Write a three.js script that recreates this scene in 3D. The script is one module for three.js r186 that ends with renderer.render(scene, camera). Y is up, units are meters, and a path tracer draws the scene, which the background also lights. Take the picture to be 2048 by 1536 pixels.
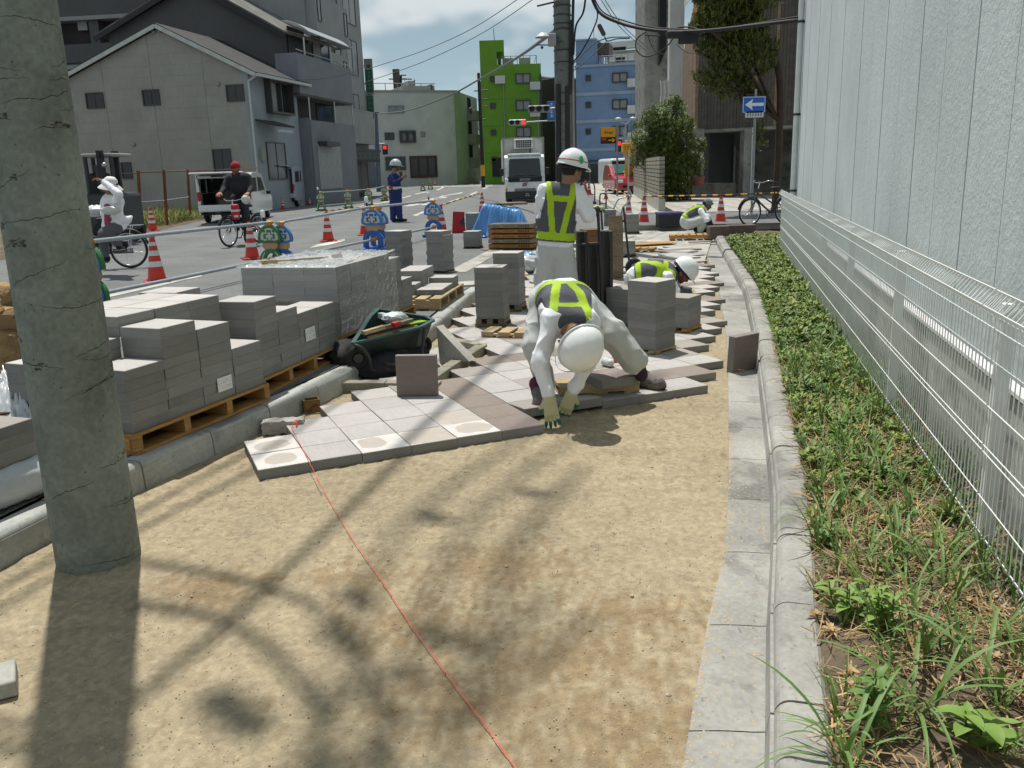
import * as THREE from 'three';
import { mergeGeometries } from 'three/addons/utils/BufferGeometryUtils.js';
import { RoundedBoxGeometry } from 'three/addons/geometries/RoundedBoxGeometry.js';

// ------------------------------------------------------------------ camera, sky, sun, exposure
const scene = new THREE.Scene();
const F = 1730, PITCH = 13.98 * Math.PI / 180, ROLL = 1.8 * Math.PI / 180, EYE = 1.66;
const camera = new THREE.PerspectiveCamera(2 * Math.atan(768 / F) * 180 / Math.PI, 4 / 3, 0.05, 2500);
camera.position.set(0, EYE, 0);
camera.rotation.set(-PITCH, 0, -ROLL, 'XYZ');
camera.updateMatrixWorld(true);
const renderer = new THREE.WebGLRenderer();
renderer.toneMapping = THREE.LinearToneMapping;
renderer.toneMappingExposure = 0.95;
renderer.shadowMap.enabled = true;
const SUN = new THREE.Vector3(-0.131, 0.94, -0.316).normalize();
const sun = new THREE.DirectionalLight(new THREE.Color(1, 0.965, 0.9), 5.0);
sun.name = 'sun_light';
sun.position.copy(SUN).multiplyScalar(60).add(new THREE.Vector3(0, 0, -20));
sun.target.position.set(0, 0, -20);
sun.castShadow = true; sun.shadow.mapSize.set(4096, 4096); sun.shadow.radius = 1.5;
Object.assign(sun.shadow.camera, { left: -50, right: 50, top: 60, bottom: -60, near: 1, far: 160 });
scene.add(sun, sun.target);

// ------------------------------------------------------------------ small maths
const { clamp, lerp, smoothstep } = THREE.MathUtils;
const V = (x, y, z) => new THREE.Vector3(x, y, z);
let seedv = 7;
const seed = (s) => { seedv = s | 0; };
const R = () => { seedv = (seedv + 0x6d2b79f5) | 0; let t = Math.imul(seedv ^ (seedv >>> 15), 1 | seedv); t = (t + Math.imul(t ^ (t >>> 7), 61 | t)) ^ t; return ((t ^ (t >>> 14)) >>> 0) / 4294967296; };
const RR = (a, b) => a + (b - a) * R();
const hash = (x, y, s) => { let h = Math.imul(x | 0, 374761393) + Math.imul(y | 0, 668265263) + Math.imul(s | 0, 2147483629); h = Math.imul(h ^ (h >>> 13), 1274126177); return ((h ^ (h >>> 16)) >>> 0) / 4294967296; };
function vn(x, y, p, s) {                       // value noise that repeats every p cells
  const ix = Math.floor(x), iy = Math.floor(y), fx = x - ix, fy = y - iy, m = (a) => ((a % p) + p) % p;
  const u = fx * fx * (3 - 2 * fx), v = fy * fy * (3 - 2 * fy);
  return lerp(lerp(hash(m(ix), m(iy), s), hash(m(ix + 1), m(iy), s), u), lerp(hash(m(ix), m(iy + 1), s), hash(m(ix + 1), m(iy + 1), s), u), v);
}
function fbm(u, v, p, oct, s) { let a = 0.5, r = 0, n = 0; for (let i = 0; i < oct; i++) { r += a * vn(u * p, v * p, p, s + i); n += a; a *= 0.5; p *= 2; } return r / n; }
const RDIR = V(1, 0, 0).applyQuaternion(camera.quaternion), UDIR = V(0, 1, 0).applyQuaternion(camera.quaternion), FDIR = V(0, 0, -1).applyQuaternion(camera.quaternion);
const aim = (px, py) => FDIR.clone().multiplyScalar(F).addScaledVector(RDIR, px - 1024).addScaledVector(UDIR, 768 - py).divideScalar(F);
function G(px, py, y = 0) { const d = aim(px, py); return d.multiplyScalar((y - EYE) / d.y).add(camera.position); }     // survey: where a sighted point lies on a level
function D(px, py, dep) { const d = aim(px, py); return d.multiplyScalar(dep / -d.z).add(camera.position); }             // ... or at a distance

// ------------------------------------------------------------------ sky (computed: blue air and broken cloud)
{
  const W = 1536, H = 768, data = new Float32Array(W * H * 4);
  for (let j = 0; j < H; j++) for (let i = 0; i < W; i++) {
    const el = ((j + 0.5) / H - 0.5) * Math.PI, az = ((i + 0.5) / W - 0.5) * 2 * Math.PI;
    const x = Math.cos(az) * Math.cos(el), y = Math.sin(el), z = Math.sin(az) * Math.cos(el), up = Math.max(0, y);
    const k = Math.pow(1 - up, 2.6);
    let c = [lerp(0.10, 0.55, k), lerp(0.20, 0.72, k), lerp(0.35, 0.78, k)];
    const h = 1 / (up + 0.22), px = x * h * 0.8 + 40, pz = z * h * 0.8 + 40;
    let n = 0, a = 0.5, q = 2.1, ww = 0;
    for (let o = 0; o < 6; o++) { n += a * vn(px * q, pz * q, 4096, 50 + o); ww += a; a *= 0.53; q *= 2.07; }
    n /= ww;
    const cov = smoothstep(n, 0.33, 0.47), thick = smoothstep(n, 0.5, 0.72);
    const lit = lerp(1.02, 0.66, thick), cl = [lit * 0.86, lit * 0.94, lit * 0.97], f = cov * lerp(0.62, 1, smoothstep(up, 0.0, 0.15)) * lerp(1, 0.6, smoothstep(up, 0.3, 0.8));
    for (let m = 0; m < 3; m++) c[m] = lerp(c[m], cl[m] * lerp(0.92, 0.72, up), f);
    if (y < 0) c = [0.30, 0.33, 0.33];
    const o = (j * W + i) * 4; data[o] = c[0] * 0.9; data[o + 1] = c[1] * 0.9; data[o + 2] = c[2] * 0.9; data[o + 3] = 1;
  }
  const t = new THREE.DataTexture(data, W, H, THREE.RGBAFormat, THREE.FloatType);
  t.mapping = THREE.EquirectangularReflectionMapping; t.magFilter = THREE.LinearFilter; t.needsUpdate = true;
  scene.background = t; scene.environment = t;
}

// ------------------------------------------------------------------ textures and materials
function tex(size, metres, fn, colour = true) {
  const d = new Uint8Array(size * size * 4);
  for (let j = 0; j < size; j++) for (let i = 0; i < size; i++) {
    const c = fn((i + 0.5) / size, (j + 0.5) / size), o = (j * size + i) * 4;
    if (typeof c === 'number') d[o] = d[o + 1] = d[o + 2] = clamp(c, 0, 1) * 255; else for (let k = 0; k < 3; k++) d[o + k] = clamp(c[k], 0, 1) * 255;
    d[o + 3] = 255;
  }
  const t = new THREE.DataTexture(d, size, size);
  t.wrapS = t.wrapT = THREE.RepeatWrapping; t.magFilter = THREE.LinearFilter; t.repeat.set(1 / metres, 1 / metres);
  if (colour) t.colorSpace = THREE.SRGBColorSpace;
  t.needsUpdate = true; return t;
}
const at = (t, metres) => { const c = t.clone(); c.repeat.set(1 / metres, 1 / metres); c.needsUpdate = true; return c; };
const mottle = tex(512, 0.8, (u, v) => { const a = fbm(u, v, 6, 6, 1), b = fbm(u, v, 60, 3, 9); return 0.93 + 0.10 * (a - 0.5) * 1.6 + 0.05 * (b - 0.5); });
const dirt = tex(512, 2.2, (u, v) => { const a = fbm(u, v, 4, 7, 21), b = fbm(u, v, 90, 2, 29); const g = 0.80 + 0.42 * (a - 0.5) + 0.10 * (b - 0.5); return [g * 1.01, g, g * 0.97]; });
const grainB = tex(512, 0.5, (u, v) => 0.5 * fbm(u, v, 48, 3, 33) + 0.5 * fbm(u, v, 150, 2, 35), false);
const lumpB = tex(512, 1.2, (u, v) => fbm(u, v, 10, 6, 41), false);
const roughT = tex(256, 1.3, (u, v) => 0.78 + 0.4 * (fbm(u, v, 6, 5, 55) - 0.5), false);
const mats = {};
function M(name, r, g, b, o = {}) {             // linear base colour; a faint shared mottle unless told otherwise
  const { map = mottle, rough = 0.85, metal = 0, bump, bs, ...rest } = o;
  const p = Object.keys(rest).some((k) => ['clearcoat', 'transmission', 'sheen', 'ior', 'thickness', 'specularIntensity'].includes(k));
  const m = new THREE[p ? 'MeshPhysicalMaterial' : 'MeshStandardMaterial']({ roughness: rough, metalness: metal, ...rest });
  m.color.setRGB(r, g, b); m.name = name;
  if (map) m.map = map;
  if (bump) { m.bumpMap = bump; m.bumpScale = bs ?? 0.002; }
  return (mats[name] = m);
}
const sandTex = tex(1024, 2.6, (u, v) => {
  const a = fbm(u, v, 3, 7, 61), b = fbm(u, v, 120, 3, 66), c = hash(Math.floor(u * 512), Math.floor(v * 512), 3), w = smoothstep(fbm(u, v, 4, 6, 70), 0.5, 0.6);
  const st = vn(u * 3, v * 70 + 6 * fbm(u, v, 3, 3, 74), 4096, 76); let g = 0.82 + 0.09 * (a - 0.5) + 0.22 * (b - 0.5) + 0.05 * (st - 0.5) + (c > 0.992 ? -0.16 : c < 0.008 ? 0.12 : 0); g *= 1 - 0.04 * w;
  return [g * 0.97, g * 0.883, g * 0.715];
});
const sandBump = tex(1024, 0.7, (u, v) => 0.30 * fbm(u, v, 7, 5, 81) + 0.70 * fbm(u, v, 150, 2, 84), false);
const asphaltTex = tex(1024, 2.4, (u, v) => { const a = fbm(u, v, 4, 6, 91), b = fbm(u, v, 170, 2, 95), c = hash(Math.floor(u * 700), Math.floor(v * 700), 5); const g = 0.49 + 0.12 * (a - 0.5) + 0.16 * (b - 0.5) + (c > 0.97 ? 0.1 : 0); return [g, g * 1.005, g * 1.0]; });
const concTex = tex(1024, 1.6, (u, v) => {
  const a = fbm(u, v, 4, 7, 101), b = fbm(u, v, 110, 2, 106), s = smoothstep(fbm(u, v, 7, 5, 110), 0.56, 0.68), h = vn(u * 90, v * 90, 90, 112) > 0.93 ? 0.1 : 0;
  const g = 0.70 + 0.26 * (a - 0.5) + 0.10 * (b - 0.5) - 0.10 * s - h; return [g, g * 0.995, g * 0.965];
});
const pavTex = tex(512, 0.9, (u, v) => { const a = fbm(u, v, 5, 5, 121), b = fbm(u, v, 120, 2, 126), st = vn(u * 9, v * 80, 80, 128); const g = 0.90 + 0.10 * (a - 0.5) + 0.07 * (b - 0.5) + 0.04 * (st - 0.5); return g; });
const woodTex = tex(512, 0.6, (u, v) => { const n = fbm(u, v, 4, 4, 131), s = vn(u * 4, v * 90 + n * 14, 360, 135), b = fbm(u * 1, v, 40, 3, 137); const g = 0.74 + 0.20 * (s - 0.5) + 0.14 * (n - 0.5) + 0.08 * (b - 0.5); return [g, g * 0.97, g * 0.92]; });
const stuccoB = tex(512, 0.5, (u, v) => Math.pow(fbm(u, v, 26, 3, 141), 1.3) * 0.7 + 0.3 * fbm(u, v, 90, 2, 144), false);
const plasterTex = tex(512, 3.2, (u, v) => { const a = fbm(u, v, 3, 6, 151), st = fbm(u, v * 0.25, 40, 4, 155), b = fbm(u, v, 120, 2, 158); return 0.90 + 0.12 * (a - 0.5) + 0.06 * (st - 0.5) + 0.04 * (b - 0.5); });
const clothB = tex(256, 0.25, (u, v) => 0.6 * fbm(u, v, 8, 4, 161) + 0.4 * vn(u * 120, v * 120, 120, 164), false);

M('sand', 0.55, 0.555, 0.57, { map: sandTex, bump: sandBump, bs: 0.0045, rough: 0.97, vertexColors: true });
M('asphalt', 0.72, 0.73, 0.73, { map: asphaltTex, bump: at(grainB, 0.4), bs: 0.004, rough: 0.9 });
M('concrete', 0.66, 0.65, 0.63, { map: concTex, bump: lumpB, bs: 0.002, rough: 0.9 });
M('concrete_pale', 0.84, 0.82, 0.77, { map: concTex, bump: lumpB, bs: 0.002, rough: 0.88 });
M('concrete_blue', 0.80, 0.83, 0.82, { map: concTex, rough: 0.85, bump: lumpB, bs: 0.002 });
M('concrete_dark', 0.24, 0.24, 0.235, { map: concTex, rough: 0.9 });
M('soil', 0.20, 0.155, 0.105, { map: dirt, bump: at(lumpB, 0.35), bs: 0.02, rough: 1 });
M('paver', 0.78, 0.78, 0.78, { map: pavTex, bump: at(grainB, 0.35), bs: 0.0012, rough: 0.86, vertexColors: true });
M('paver_dark', 0.14, 0.105, 0.09, { map: mottle, rough: 0.8, bump: grainB, bs: 0.0015 });
M('pine', 0.70, 0.40, 0.13, { map: woodTex, rough: 0.75 });
M('pine_pale', 0.74, 0.60, 0.37, { map: woodTex, rough: 0.75 });
M('wood_grey', 0.36, 0.30, 0.22, { map: woodTex, rough: 0.85 });
M('wood_dark', 0.10, 0.065, 0.04, { map: woodTex, rough: 0.85 });
M('white_paint', 0.80, 0.80, 0.78, { rough: 0.5 });
M('road_paint', 0.74, 0.74, 0.71, { map: dirt, rough: 0.8 });
M('siding', 0.63, 0.70, 0.705, { map: plasterTex, bump: stuccoB, bs: 0.0035, rough: 0.8 });
M('foundation', 0.98, 1.0, 0.98, { map: concTex, rough: 0.85 });
M('trim_white', 0.70, 0.75, 0.74, { rough: 0.45 });
M('fence_wire', 0.72, 0.74, 0.72, { map: null, rough: 0.5 });
M('steel', 0.50, 0.52, 0.54, { rough: 0.38, metal: 0.7 });
M('pipe_grey', 0.42, 0.46, 0.49, { rough: 0.42, metal: 0.35 });
M('dark_metal', 0.045, 0.05, 0.052, { rough: 0.5, metal: 0.3 });
M('black', 0.012, 0.012, 0.013, { map: null, rough: 0.6 });
M('rubber', 0.022, 0.022, 0.023, { map: mottle, rough: 0.85 });
M('cable', 0.012, 0.012, 0.013, { map: null, rough: 0.7 });
M('wire_grey', 0.16, 0.17, 0.175, { map: null, rough: 0.6 });
M('cone_red', 0.62, 0.035, 0.018, { rough: 0.45 });
M('reflective', 0.72, 0.73, 0.72, { rough: 0.35 });
M('plastic_green', 0.04, 0.20, 0.055, { rough: 0.4 });
M('plastic_blue', 0.02, 0.115, 0.42, { rough: 0.4 });
M('plastic_lightblue', 0.05, 0.24, 0.58, { rough: 0.4 });
M('plastic_white', 0.66, 0.69, 0.66, { rough: 0.4 });
M('plastic_orange', 0.80, 0.27, 0.012, { rough: 0.38 });
M('skin_panel', 0.52, 0.32, 0.20, { rough: 0.6 });
M('tub_green', 0.008, 0.026, 0.023, { rough: 0.42 });
M('tub_rim', 0.03, 0.10, 0.085, { rough: 0.4 });
M('tarp', 0.10, 0.30, 0.66, { rough: 0.38, sheen: 0.3 });
M('film', 0.93, 0.95, 0.95, { map: null, rough: 0.12, transmission: 0.84, thickness: 0, ior: 1.35 });
M('film_clear', 0.95, 0.96, 0.96, { map: null, rough: 0.10, transmission: 0.90, thickness: 0, ior: 1.35 });
M('film_dense', 0.78, 0.81, 0.83, { rough: 0.22, transmission: 0.25, thickness: 0, ior: 1.4 });
M('glass_dark', 0.020, 0.026, 0.028, { map: null, rough: 0.07, specularIntensity: 1, ior: 1.5 });
M('glass_shop', 0.03, 0.12, 0.10, { map: null, rough: 0.1 });
M('curtain', 0.30, 0.33, 0.33, { rough: 0.9 });
M('frame_dark', 0.055, 0.052, 0.048, { rough: 0.5 });
M('frame_grey', 0.30, 0.31, 0.31, { rough: 0.5 });
M('gutter_white', 0.50, 0.54, 0.51, { rough: 0.5 });
M('rust', 0.26, 0.085, 0.045, { map: dirt, rough: 0.9 });
M('car_white', 0.70, 0.75, 0.75, { map: null, rough: 0.3, clearcoat: 0.8, clearcoatRoughness: 0.08 });
M('car_blue', 0.40, 0.46, 0.52, { map: null, rough: 0.32, metal: 0.1, clearcoat: 0.8, clearcoatRoughness: 0.08 });
M('car_red', 0.42, 0.012, 0.03, { map: null, rough: 0.28, clearcoat: 1, clearcoatRoughness: 0.06 });
M('truck_white', 0.80, 0.82, 0.81, { map: mottle, rough: 0.38, clearcoat: 0.5 });
M('box_panel', 0.78, 0.81, 0.79, { map: dirt, rough: 0.5 });
M('chrome', 0.62, 0.63, 0.64, { map: null, rough: 0.16, metal: 1 });
M('hub', 0.36, 0.37, 0.37, { map: null, rough: 0.4, metal: 0.6 });
M('lamp_clear', 0.75, 0.77, 0.78, { map: null, rough: 0.12, clearcoat: 1 });
M('lamp_red', 0.40, 0.01, 0.01, { map: null, rough: 0.25 });
M('lamp_amber', 0.6, 0.2, 0.01, { map: null, rough: 0.25 });
M('signal_red', 0.5, 0.02, 0.02, { map: null, rough: 0.4, emissive: new THREE.Color(1, 0.03, 0.03), emissiveIntensity: 1.3 });
M('cardboard', 0.33, 0.19, 0.085, { map: woodTex, rough: 0.9 });
M('string_red', 0.78, 0.10, 0.08, { map: null, rough: 0.8 });
M('green_paint', 0.16, 0.36, 0.022, { map: plasterTex, rough: 0.75 });
M('blue_paint', 0.21, 0.33, 0.53, { map: plasterTex, rough: 0.75 });
M('blue_band', 0.36, 0.46, 0.60, { map: plasterTex, rough: 0.75 });
M('white_wall', 0.62, 0.635, 0.60, { map: plasterTex, rough: 0.85 });
M('house_wall', 0.36, 0.36, 0.325, { map: plasterTex, rough: 0.85, bump: at(grainB, 0.8), bs: 0.004 });
M('house_side', 0.33, 0.38, 0.41, { map: plasterTex, rough: 0.85 });
M('house_dark', 0.105, 0.108, 0.106, { map: plasterTex, rough: 0.9 });
M('house_slate', 0.22, 0.235, 0.26, { map: plasterTex, rough: 0.85 });
M('roof_dark', 0.05, 0.052, 0.056, { map: dirt, rough: 0.8 });
M('roof_grey', 0.20, 0.20, 0.195, { map: dirt, rough: 0.8 });
M('grey_wall', 0.32, 0.33, 0.325, { map: plasterTex, rough: 0.85 });
M('shaded_wall', 0.05, 0.047, 0.045, { map: plasterTex, rough: 0.95 });  // near black, with deep shade put into the wall colour
M('beige_wall', 0.36, 0.37, 0.34, { map: plasterTex, rough: 0.85 });
M('pillar_grey', 0.56, 0.56, 0.54, { map: concTex, rough: 0.85 });
M('facade_light', 0.70, 0.72, 0.69, { map: plasterTex, rough: 0.8 });
M('cladding', 0.42, 0.31, 0.23, { map: woodTex, rough: 0.9 });
M('cladding_dark', 0.16, 0.15, 0.145, { map: woodTex, rough: 0.9 });
M('cladding_orange', 0.50, 0.25, 0.07, { map: woodTex, rough: 0.85 });
M('block_wall', 0.62, 0.58, 0.47, { map: concTex, rough: 0.9 });
M('sign_yellow', 0.72, 0.36, 0.01, { map: null, rough: 0.5 });
M('sign_blue', 0.02, 0.10, 0.46, { map: null, rough: 0.45 });
M('sign_green', 0.008, 0.085, 0.055, { map: null, rough: 0.5 });
M('sign_red', 0.46, 0.012, 0.02, { map: mottle, rough: 0.5 });
M('awning', 0.55, 0.17, 0.04, { rough: 0.8 });
M('shirt', 0.80, 0.82, 0.84, { map: null, bump: clothB, bs: 0.003, rough: 0.9, vertexColors: true });
M('vest', 0.9, 0.9, 0.9, { map: null, bump: clothB, bs: 0.002, rough: 0.75, vertexColors: true });
M('helmet', 0.80, 0.82, 0.80, { map: null, rough: 0.28, clearcoat: 0.5, clearcoatRoughness: 0.15 });
M('helmet_grey', 0.40, 0.46, 0.46, { map: null, rough: 0.35 });
M('cloth_black', 0.012, 0.012, 0.014, { map: null, rough: 0.95 });
M('cloth_navy', 0.018, 0.018, 0.035, { map: null, rough: 0.95 });
M('boot', 0.10, 0.085, 0.095, { map: dirt, rough: 0.85 });
M('glove', 0.8, 0.8, 0.8, { map: null, rough: 0.9, vertexColors: true });
M('hat_white', 0.78, 0.77, 0.74, { rough: 0.95 });
M('cap_red', 0.30, 0.015, 0.02, { rough: 0.95 });
M('crate_purple', 0.07, 0.065, 0.22, { rough: 0.5 });
M('crate_black', 0.010, 0.010, 0.018, { rough: 0.5 });

// ------------------------------------------------------------------ building blocks
const used = {};
function numbered(n) { const k = used[n] ?? 0; used[n] = k + 1; return k ? n + '_' + String(k).padStart(3, '0') : n; }
function soft(o) { o.castShadow = o.receiveShadow = true; return o; }
function tag(o, label, category, group) { Object.assign(o.userData, { label, category }); if (group) o.userData.group = group; return o; }
function thing(name, label, category, p = V(0, 0, 0), turn = 0, group) {
  const o = new THREE.Group(); o.name = numbered(name); o.position.copy(p); o.rotation.y = turn; scene.add(o); return tag(o, label, category, group);
}
function struct(o) { o.userData.kind = 'structure'; return o; }
function stuff(o) { o.userData.kind = 'stuff'; return o; }
function metres(g) {                              // uv in metres along the dominant plane
  const p = g.attributes.position, n = g.attributes.normal, uv = new Float32Array(p.count * 2);
  for (let i = 0; i < p.count; i++) {
    const a = Math.abs(n.getX(i)), b = Math.abs(n.getY(i)), c = Math.abs(n.getZ(i));
    if (b >= a && b >= c) { uv[2 * i] = p.getX(i); uv[2 * i + 1] = p.getZ(i); } else if (a >= c) { uv[2 * i] = p.getZ(i); uv[2 * i + 1] = p.getY(i); } else { uv[2 * i] = p.getX(i); uv[2 * i + 1] = p.getY(i); }
  }
  g.setAttribute('uv', new THREE.BufferAttribute(uv, 2)); return g;
}
const m4 = new THREE.Matrix4(), qq = new THREE.Quaternion(), ee = new THREE.Euler();
class MB {
  constructor() { this.g = []; }
  add(g, x = 0, y = 0, z = 0, rx = 0, ry = 0, rz = 0, sx = 1, sy = 1, sz = 1) {
    if (g.index) g = g.toNonIndexed(); else g = g.clone();
    for (const k of Object.keys(g.attributes)) if (!['position', 'normal'].includes(k)) g.deleteAttribute(k);
    g.applyMatrix4(m4.compose(V(x, y, z), qq.setFromEuler(ee.set(rx, ry, rz, 'YXZ')), V(sx, sy, sz))); this.g.push(g); return this;
  }
  box(w, h, d, x = 0, y = 0, z = 0, ry = 0, rx = 0, rz = 0) { return this.add(new THREE.BoxGeometry(w, h, d), x, y, z, rx, ry, rz); }
  rbox(w, h, d, r, x = 0, y = 0, z = 0, ry = 0, rx = 0, rz = 0, seg = 2) { return this.add(new RoundedBoxGeometry(w, h, d, seg, Math.min(r, w / 2.05, h / 2.05, d / 2.05)), x, y, z, rx, ry, rz); }
  bar(a, b, r1, r2 = r1, seg = 10) {
    const d = b.clone().sub(a), g = new THREE.CylinderGeometry(r2, r1, d.length(), seg).toNonIndexed();
    qq.setFromUnitVectors(V(0, 1, 0), d.clone().normalize()); m4.compose(a.clone().add(b).multiplyScalar(0.5), qq, V(1, 1, 1)); g.applyMatrix4(m4); for (const k of ['uv']) g.deleteAttribute(k); this.g.push(g); return this;
  }
  beam(a, b, w, h) {                              // square bar with its width level
    const d = b.clone().sub(a), g = new THREE.BoxGeometry(w, h, d.length()).toNonIndexed(), m = new THREE.Matrix4().lookAt(a, b, V(0, 1, 0)); m.setPosition(a.clone().add(b).multiplyScalar(0.5)); g.applyMatrix4(m); g.deleteAttribute('uv'); this.g.push(g); return this;
  }
  tube(pts, r, n = 24, seg = 6, closed = false) { return this.add(new THREE.TubeGeometry(new THREE.CatmullRomCurve3(pts, closed), n, r, seg, closed)); }
  lathe(pr, seg = 24, x = 0, y = 0, z = 0, rx = 0, ry = 0, rz = 0, sx = 1, sy = 1, sz = 1) { return this.add(new THREE.LatheGeometry(pr.map((p) => new THREE.Vector2(p[0], p[1])), seg), x, y, z, rx, ry, rz, sx, sy, sz); }
  ext(pts, depth, x = 0, y = 0, z = 0, ry = 0, rx = 0, rz = 0, bevel = 0, holes = []) {
    const s = new THREE.Shape(pts.map((p) => new THREE.Vector2(p[0], p[1])));
    for (const h of holes) s.holes.push(new THREE.Path(h.map((p) => new THREE.Vector2(p[0], p[1]))));
    return this.add(new THREE.ExtrudeGeometry(s, { depth, bevelEnabled: bevel > 0, bevelSize: bevel, bevelThickness: bevel, bevelSegments: 2, curveSegments: 12 }), x, y, z, rx, ry, rz);
  }
  ball(r, x, y, z, sx = 1, sy = 1, sz = 1, w = 14, h = 10) { return this.add(new THREE.SphereGeometry(r, w, h), x, y, z, 0, 0, 0, sx, sy, sz); }
  geo() { const g = this.g.length > 1 ? mergeGeometries(this.g) : this.g[0]; return metres(g); }
  build(name, m, parent, label) {
    const o = soft(new THREE.Mesh(this.geo(), typeof m === 'string' ? mats[m] : m));
    if (parent) { o.name = name; parent.add(o); } else { o.name = numbered(name); scene.add(o); }
    if (label) o.userData.label = label; return o;
  }
}
const mb = () => new MB();
function flat(pts, y, name, m, parent) {          // level sheet from a list of ground points
  const s = new THREE.Shape(pts.map((p) => new THREE.Vector2(p.x, -p.z))), g = new THREE.ShapeGeometry(s); g.rotateX(-Math.PI / 2); g.translate(0, y, 0);
  const o = soft(new THREE.Mesh(metres(g), typeof m === 'string' ? mats[m] : m)); if (parent) { o.name = name; parent.add(o); } else { o.name = numbered(name); scene.add(o); } return o;
}
function print(w, h, res, draw) {                 // flat print on a panel, 0..1 uv
  const c = document.createElement('canvas'); c.width = Math.round(w * res); c.height = Math.round(h * res); draw(c.getContext('2d'), c.width, c.height);
  const t = new THREE.CanvasTexture(c); t.colorSpace = THREE.SRGBColorSpace; return t;
}
function panel(name, w, h, t, parent, x, y, z, ry = 0, rx = 0, rough = 0.6) {
  const o = soft(new THREE.Mesh(new THREE.PlaneGeometry(w, h), new THREE.MeshStandardMaterial({ map: t, roughness: rough }))); o.name = name; o.position.set(x, y, z); o.rotation.set(rx, ry, 0, 'YXZ'); parent.add(o); return o;
}
const along = (a, b, t) => a.clone().lerp(b, t);
function walk(pts, step) {                        // even points and headings down a polyline
  const c = new THREE.CatmullRomCurve3(pts, false, 'catmullrom', 0.3), L = c.getLength(), n = Math.round(L / step), out = [];
  for (let i = 0; i <= n; i++) out.push(c.getPointAt(i / n)); return out;
}
// ------------------------------------------------------------------ ground, road, sand bed, kerbs, gutter
const ROAD = 0.16;
const kerbL = [V(-4.6, 0, 4.0), V(-3.4, 0, 0.0), V(-2.3, 0, -3.55), V(-2.08, 0, -4.44), V(-1.64, 0, -5.65), V(-1.31, 0, -6.56), V(-0.77, 0, -8.61), V(-0.47, 0, -10.87), V(-0.13, 0, -12.6)];
const gutL = [V(-1.0, 0, 3.0), V(-0.2, 0, 0), V(0.45, 0, -2.11), V(0.7, 0, -2.9), V(0.92, 0, -3.52), V(1.17, 0, -4.46), V(1.55, 0, -5.99), V(1.87, 0, -7.28), V(2.19, 0, -8.66), V(2.71, 0, -11.06), V(3.36, 0, -14.45), V(4.25, 0, -19.3)];
const gutR = [V(-0.75, 0, 3.0), V(0.03, 0, 0), V(0.67, 0, -2.1), V(0.90, 0, -2.87), V(1.17, 0, -3.71), V(1.41, 0, -4.6), V(1.87, 0, -6.39), V(2.25, 0, -7.88), V(2.99, 0, -11.0), V(3.92, 0, -15.99), V(4.55, 0, -19.3)];
const wallX = (z) => 1.04 - 0.243 * z;            // line of the fence
const xAt = (l, z) => { for (let i = 0; i < l.length - 1; i++) if (z >= l[i + 1].z || i === l.length - 2) { const t = (z - l[i].z) / (l[i + 1].z - l[i].z); return lerp(l[i].x, l[i + 1].x, t); } };
{
  const g = new THREE.PlaneGeometry(1600, 1600); g.rotateX(-Math.PI / 2); g.translate(0, -0.06, -300);
  const o = soft(new THREE.Mesh(metres(g), mats.asphalt)); o.name = 'ground'; scene.add(struct(o));
  // road: everything left of the kerb, the work lane, the crossing and the streets beyond it
  const edge = kerbL.map((p) => V(p.x - 0.155, 0, p.z));
  struct(flat([...edge, V(0.35, 0, -15.2), V(1.15, 0, -19.5), V(3.2, 0, -22.3), V(26, 0, -20.0), V(60, 0, -18), V(60, 0, -420), V(-160, 0, -420), V(-160, 0, 4)], ROAD, 'road', 'asphalt'));
  // strip of smoother, darker asphalt at the mouth of the side street
  struct(flat([G(1080, 470, ROAD), G(1250, 452, ROAD), G(1545, 446, ROAD), V(26, 0, -20.6), V(26, 0, -26), G(1545, 428, ROAD), G(1330, 426, ROAD), G(1180, 440, ROAD)], ROAD + 0.004, 'side_street', 'asphalt'));
  struct(flat([G(1245, 428, ROAD), G(1340, 426, ROAD), G(1560, 421, ROAD), V(20, 0, -29), V(26, 0, -120), G(1190, 352, ROAD), G(1165, 368, ROAD), G(1192, 398, ROAD)], ROAD + 0.012, 'far_pavement', 'concrete_pale'));
  struct(flat([G(745, 420, ROAD), G(640, 432, ROAD), G(560, 452, ROAD), G(548, 436, ROAD), G(640, 412, ROAD), G(745, 392, ROAD)], ROAD + 0.004, 'left_pavement', 'asphalt'));
  // pale concrete apron between the new paving and the road
  struct(flat([V(-0.05, 0, -12.3), V(0.36, 0, -15.1), V(1.2, 0, -19.4), V(3.1, 0, -22.2), V(5.6, 0, -21.4), V(4.5, 0, -19.2), V(3.25, 0, -14.4), V(2.0, 0, -12.3)], 0.035, 'old_pavement', 'concrete_pale'));
  { const l = [V(-0.13, 0, -12.5), V(0.35, 0, -15.2), V(1.15, 0, -19.5), V(3.2, 0, -22.3), V(12, 0, -21.4)], b = mb(); for (let i = 0; i < l.length - 1; i++) b.beam(l[i].clone().setY(0.075), l[i + 1].clone().setY(0.075), 0.12, 0.176); struct(b.build('road_edge', 'concrete_pale')); }
  struct(flat([G(893, 545, ROAD), G(932, 545, ROAD), G(1008, 500, ROAD), G(985, 497, ROAD)], ROAD + 0.006, 'gutter_strip', 'concrete_pale'));
}
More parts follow.
